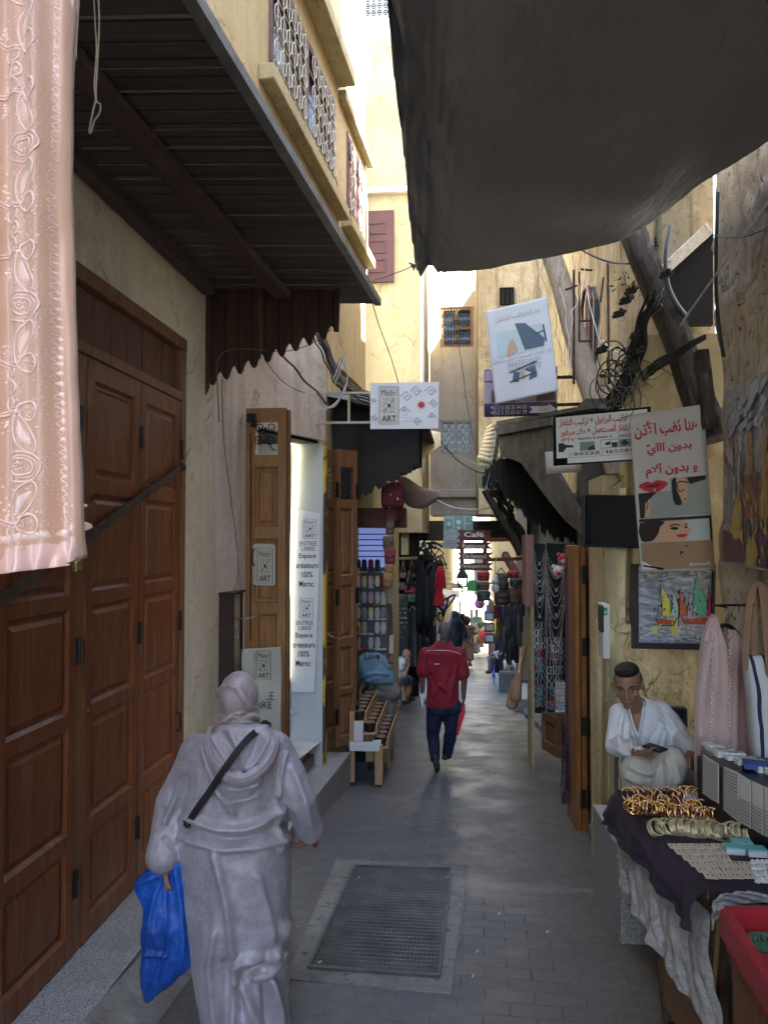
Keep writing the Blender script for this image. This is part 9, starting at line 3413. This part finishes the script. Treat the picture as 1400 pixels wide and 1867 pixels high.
simple('woman in a brown floral dress walking away in the middle of the lane',25.5,[('body',M_SK2,[('head',851,1131,0,(0,1,0),(0,0,1)),(851,1136,0,851,1146,0,.06,.07),(841,1146,0,838,1160,.1,.05,.04),(862,1146,0,867,1156,.1,.05,.04),(846,1195,0,846,1212,0,.06,.045),(856,1195,0,857,1213,.05,.06,.045),(857,1212,0,859,1213,-.1,.04,.04)]),('hair',M_HAIR,[(851,1129,.02,851,1134,.05,.115,.11)]),('dress',cloth('brown_floral',(.13,.10,.085),(.09,.07,.06),.85,60,.3,0,.6,pat=(5,(.30,.20,.16))),[('soft',[(1139,846,856,.6),(1143,839,865),(1155,840,863),(1175,839,864),(1204,838,864)],.36),(841,1146,0,839,1156,.1,.09,.08),(862,1146,0,866,1154,.1,.09,.08)])],loc=tuple(G(852,1212)))
simple('woman in a white robe and pale green headscarf far down the lane',33,[('robe',cloth('white_robe',(.66,.66,.66),(.55,.56,.57),.85,60,.3,0,.6),[('soft',[(1134,864,873,.6),(1138,859,877),(1150,860,878),(1172,862,877)],.36),(874,1140,0,880,1152,.1,.09,.08)]),('trousers',cloth('white_floral',(.62,.62,.62),(.30,.30,.35),.85,30,.3,0),[(866,1168,0,866,1186,0,.10,.08),(872,1168,0,872,1187,.05,.10,.08)]),('headscarf',cloth('mint_scarf',(.25,.46,.42),None,.8,60),[(867,1128,0,866,1136,0,.13,.15)]),('shoe',M_BLACKPL,[(866,1189,0,869,1190,0,.06,.05)])],loc=tuple(G(869,1190)))
simple('person in an orange and green headscarf beside the white-robed woman',35,[('robe',cloth('rose_robe',(.45,.20,.20),(.30,.12,.14),.85,40,.3,0,.6,pat=(5,(.60,.50,.45))),[('soft',[(1136,873,879,.6),(1142,871,882),(1180,871,882)],.34)]),('headscarf',cloth('orange_scarf',(.62,.22,.03),(.20,.35,.05),.8,20),[(875,1129,0,876,1136,0,.12,.12)])],loc=tuple(G(876,1186)))
simple('dark-haired person just left of the floral dress, further off',29,[('body',M_SK2,[('head',843,1125,0,(0,1,0),(0,0,1)),(843,1130,0,843,1140,0,.06,.07)]),('hair',M_HAIR,[(843,1124,.03,842,1128,.03,.12,.12)]),('coat',cloth('black_coat',(.02,.02,.025),None,.9,60),[('soft',[(1134,839,848,.6),(1138,834,850),(1170,835,850),(1200,836,850)],.34)])],loc=tuple(G(843,1204)))
simple('woman in a white scarf and blue-edged top facing up the lane at the left',22.5,[('body',M_SK1,[('head',803,1127,.05,(.1,-1,0),(0,0,1)),(803,1134,0,803,1142,0,.06,.07)]),('hair',M_HAIR,[(803,1122,-.03,803,1128,-.06,.115,.11)]),('robe',cloth('white_blue_robe',(.62,.65,.70),(.10,.12,.20),.85,10,.3,0,.6),[('soft',[(1135,798,808,.6),(1141,793,813),(1180,794,812),(1225,793,812)],.34)])],loc=tuple(G(803,1228)))
simple('dark-skinned seated man in a brown-grey top on the right side of the lane',19.5,[('body',M_SK2,[('head',905,1166,.0,(-.9,-.2,-.1),(0,0,1)),(907,1172,0,910,1180,0,.06,.07),(905,1188,.2,893,1197,.2,.045,.035),('hand',893,1197,.2,(-1,0,-.2),(0,0,-1),1),(895,1208,.2,892,1222,.25,.05,.04)]),('hair',M_HAIR,[(906,1163,.0,907,1166,-.02,.105,.10)]),('shirt',cloth('brown_grey_top',(.11,.10,.09),None,.85,60,.3,0,.6),[('soft',[(1174,904,912,.6),(1180,899,918),(1195,900,921),(1212,902,921)],.36),(902,1183,.15,903,1192,.2,.08,.07)]),('trousers',cloth('grey_brown_trousers',(.14,.125,.11),None,.85,60,.3,0,.6),[(912,1208,0,894,1204,.25,.12,.09),(894,1205,.25,894,1222,.25,.085,.06)]),('shoe',M_BLACKPL,[(893,1225,.25,887,1226,.25,.05,.04)])],loc=tuple(G(905,1232)))
simple('person in pink reaching over the sunlit stall behind the seated man',24,[('body',M_SK1,[('head',896,1156,0,(-1,0,-.2),(0,0,1)),(892,1168,.1,880,1171,.1,.05,.035)]),('hair',M_HAIR,[(897,1153,0,898,1157,0,.11,.11)]),('shirt',cloth('dusty_rose_top',(.35,.16,.16),None,.85,60),[('soft',[(1161,894,900,.6),(1166,890,904),(1195,890,905)],.3)])],loc=tuple(G(897,1215)))
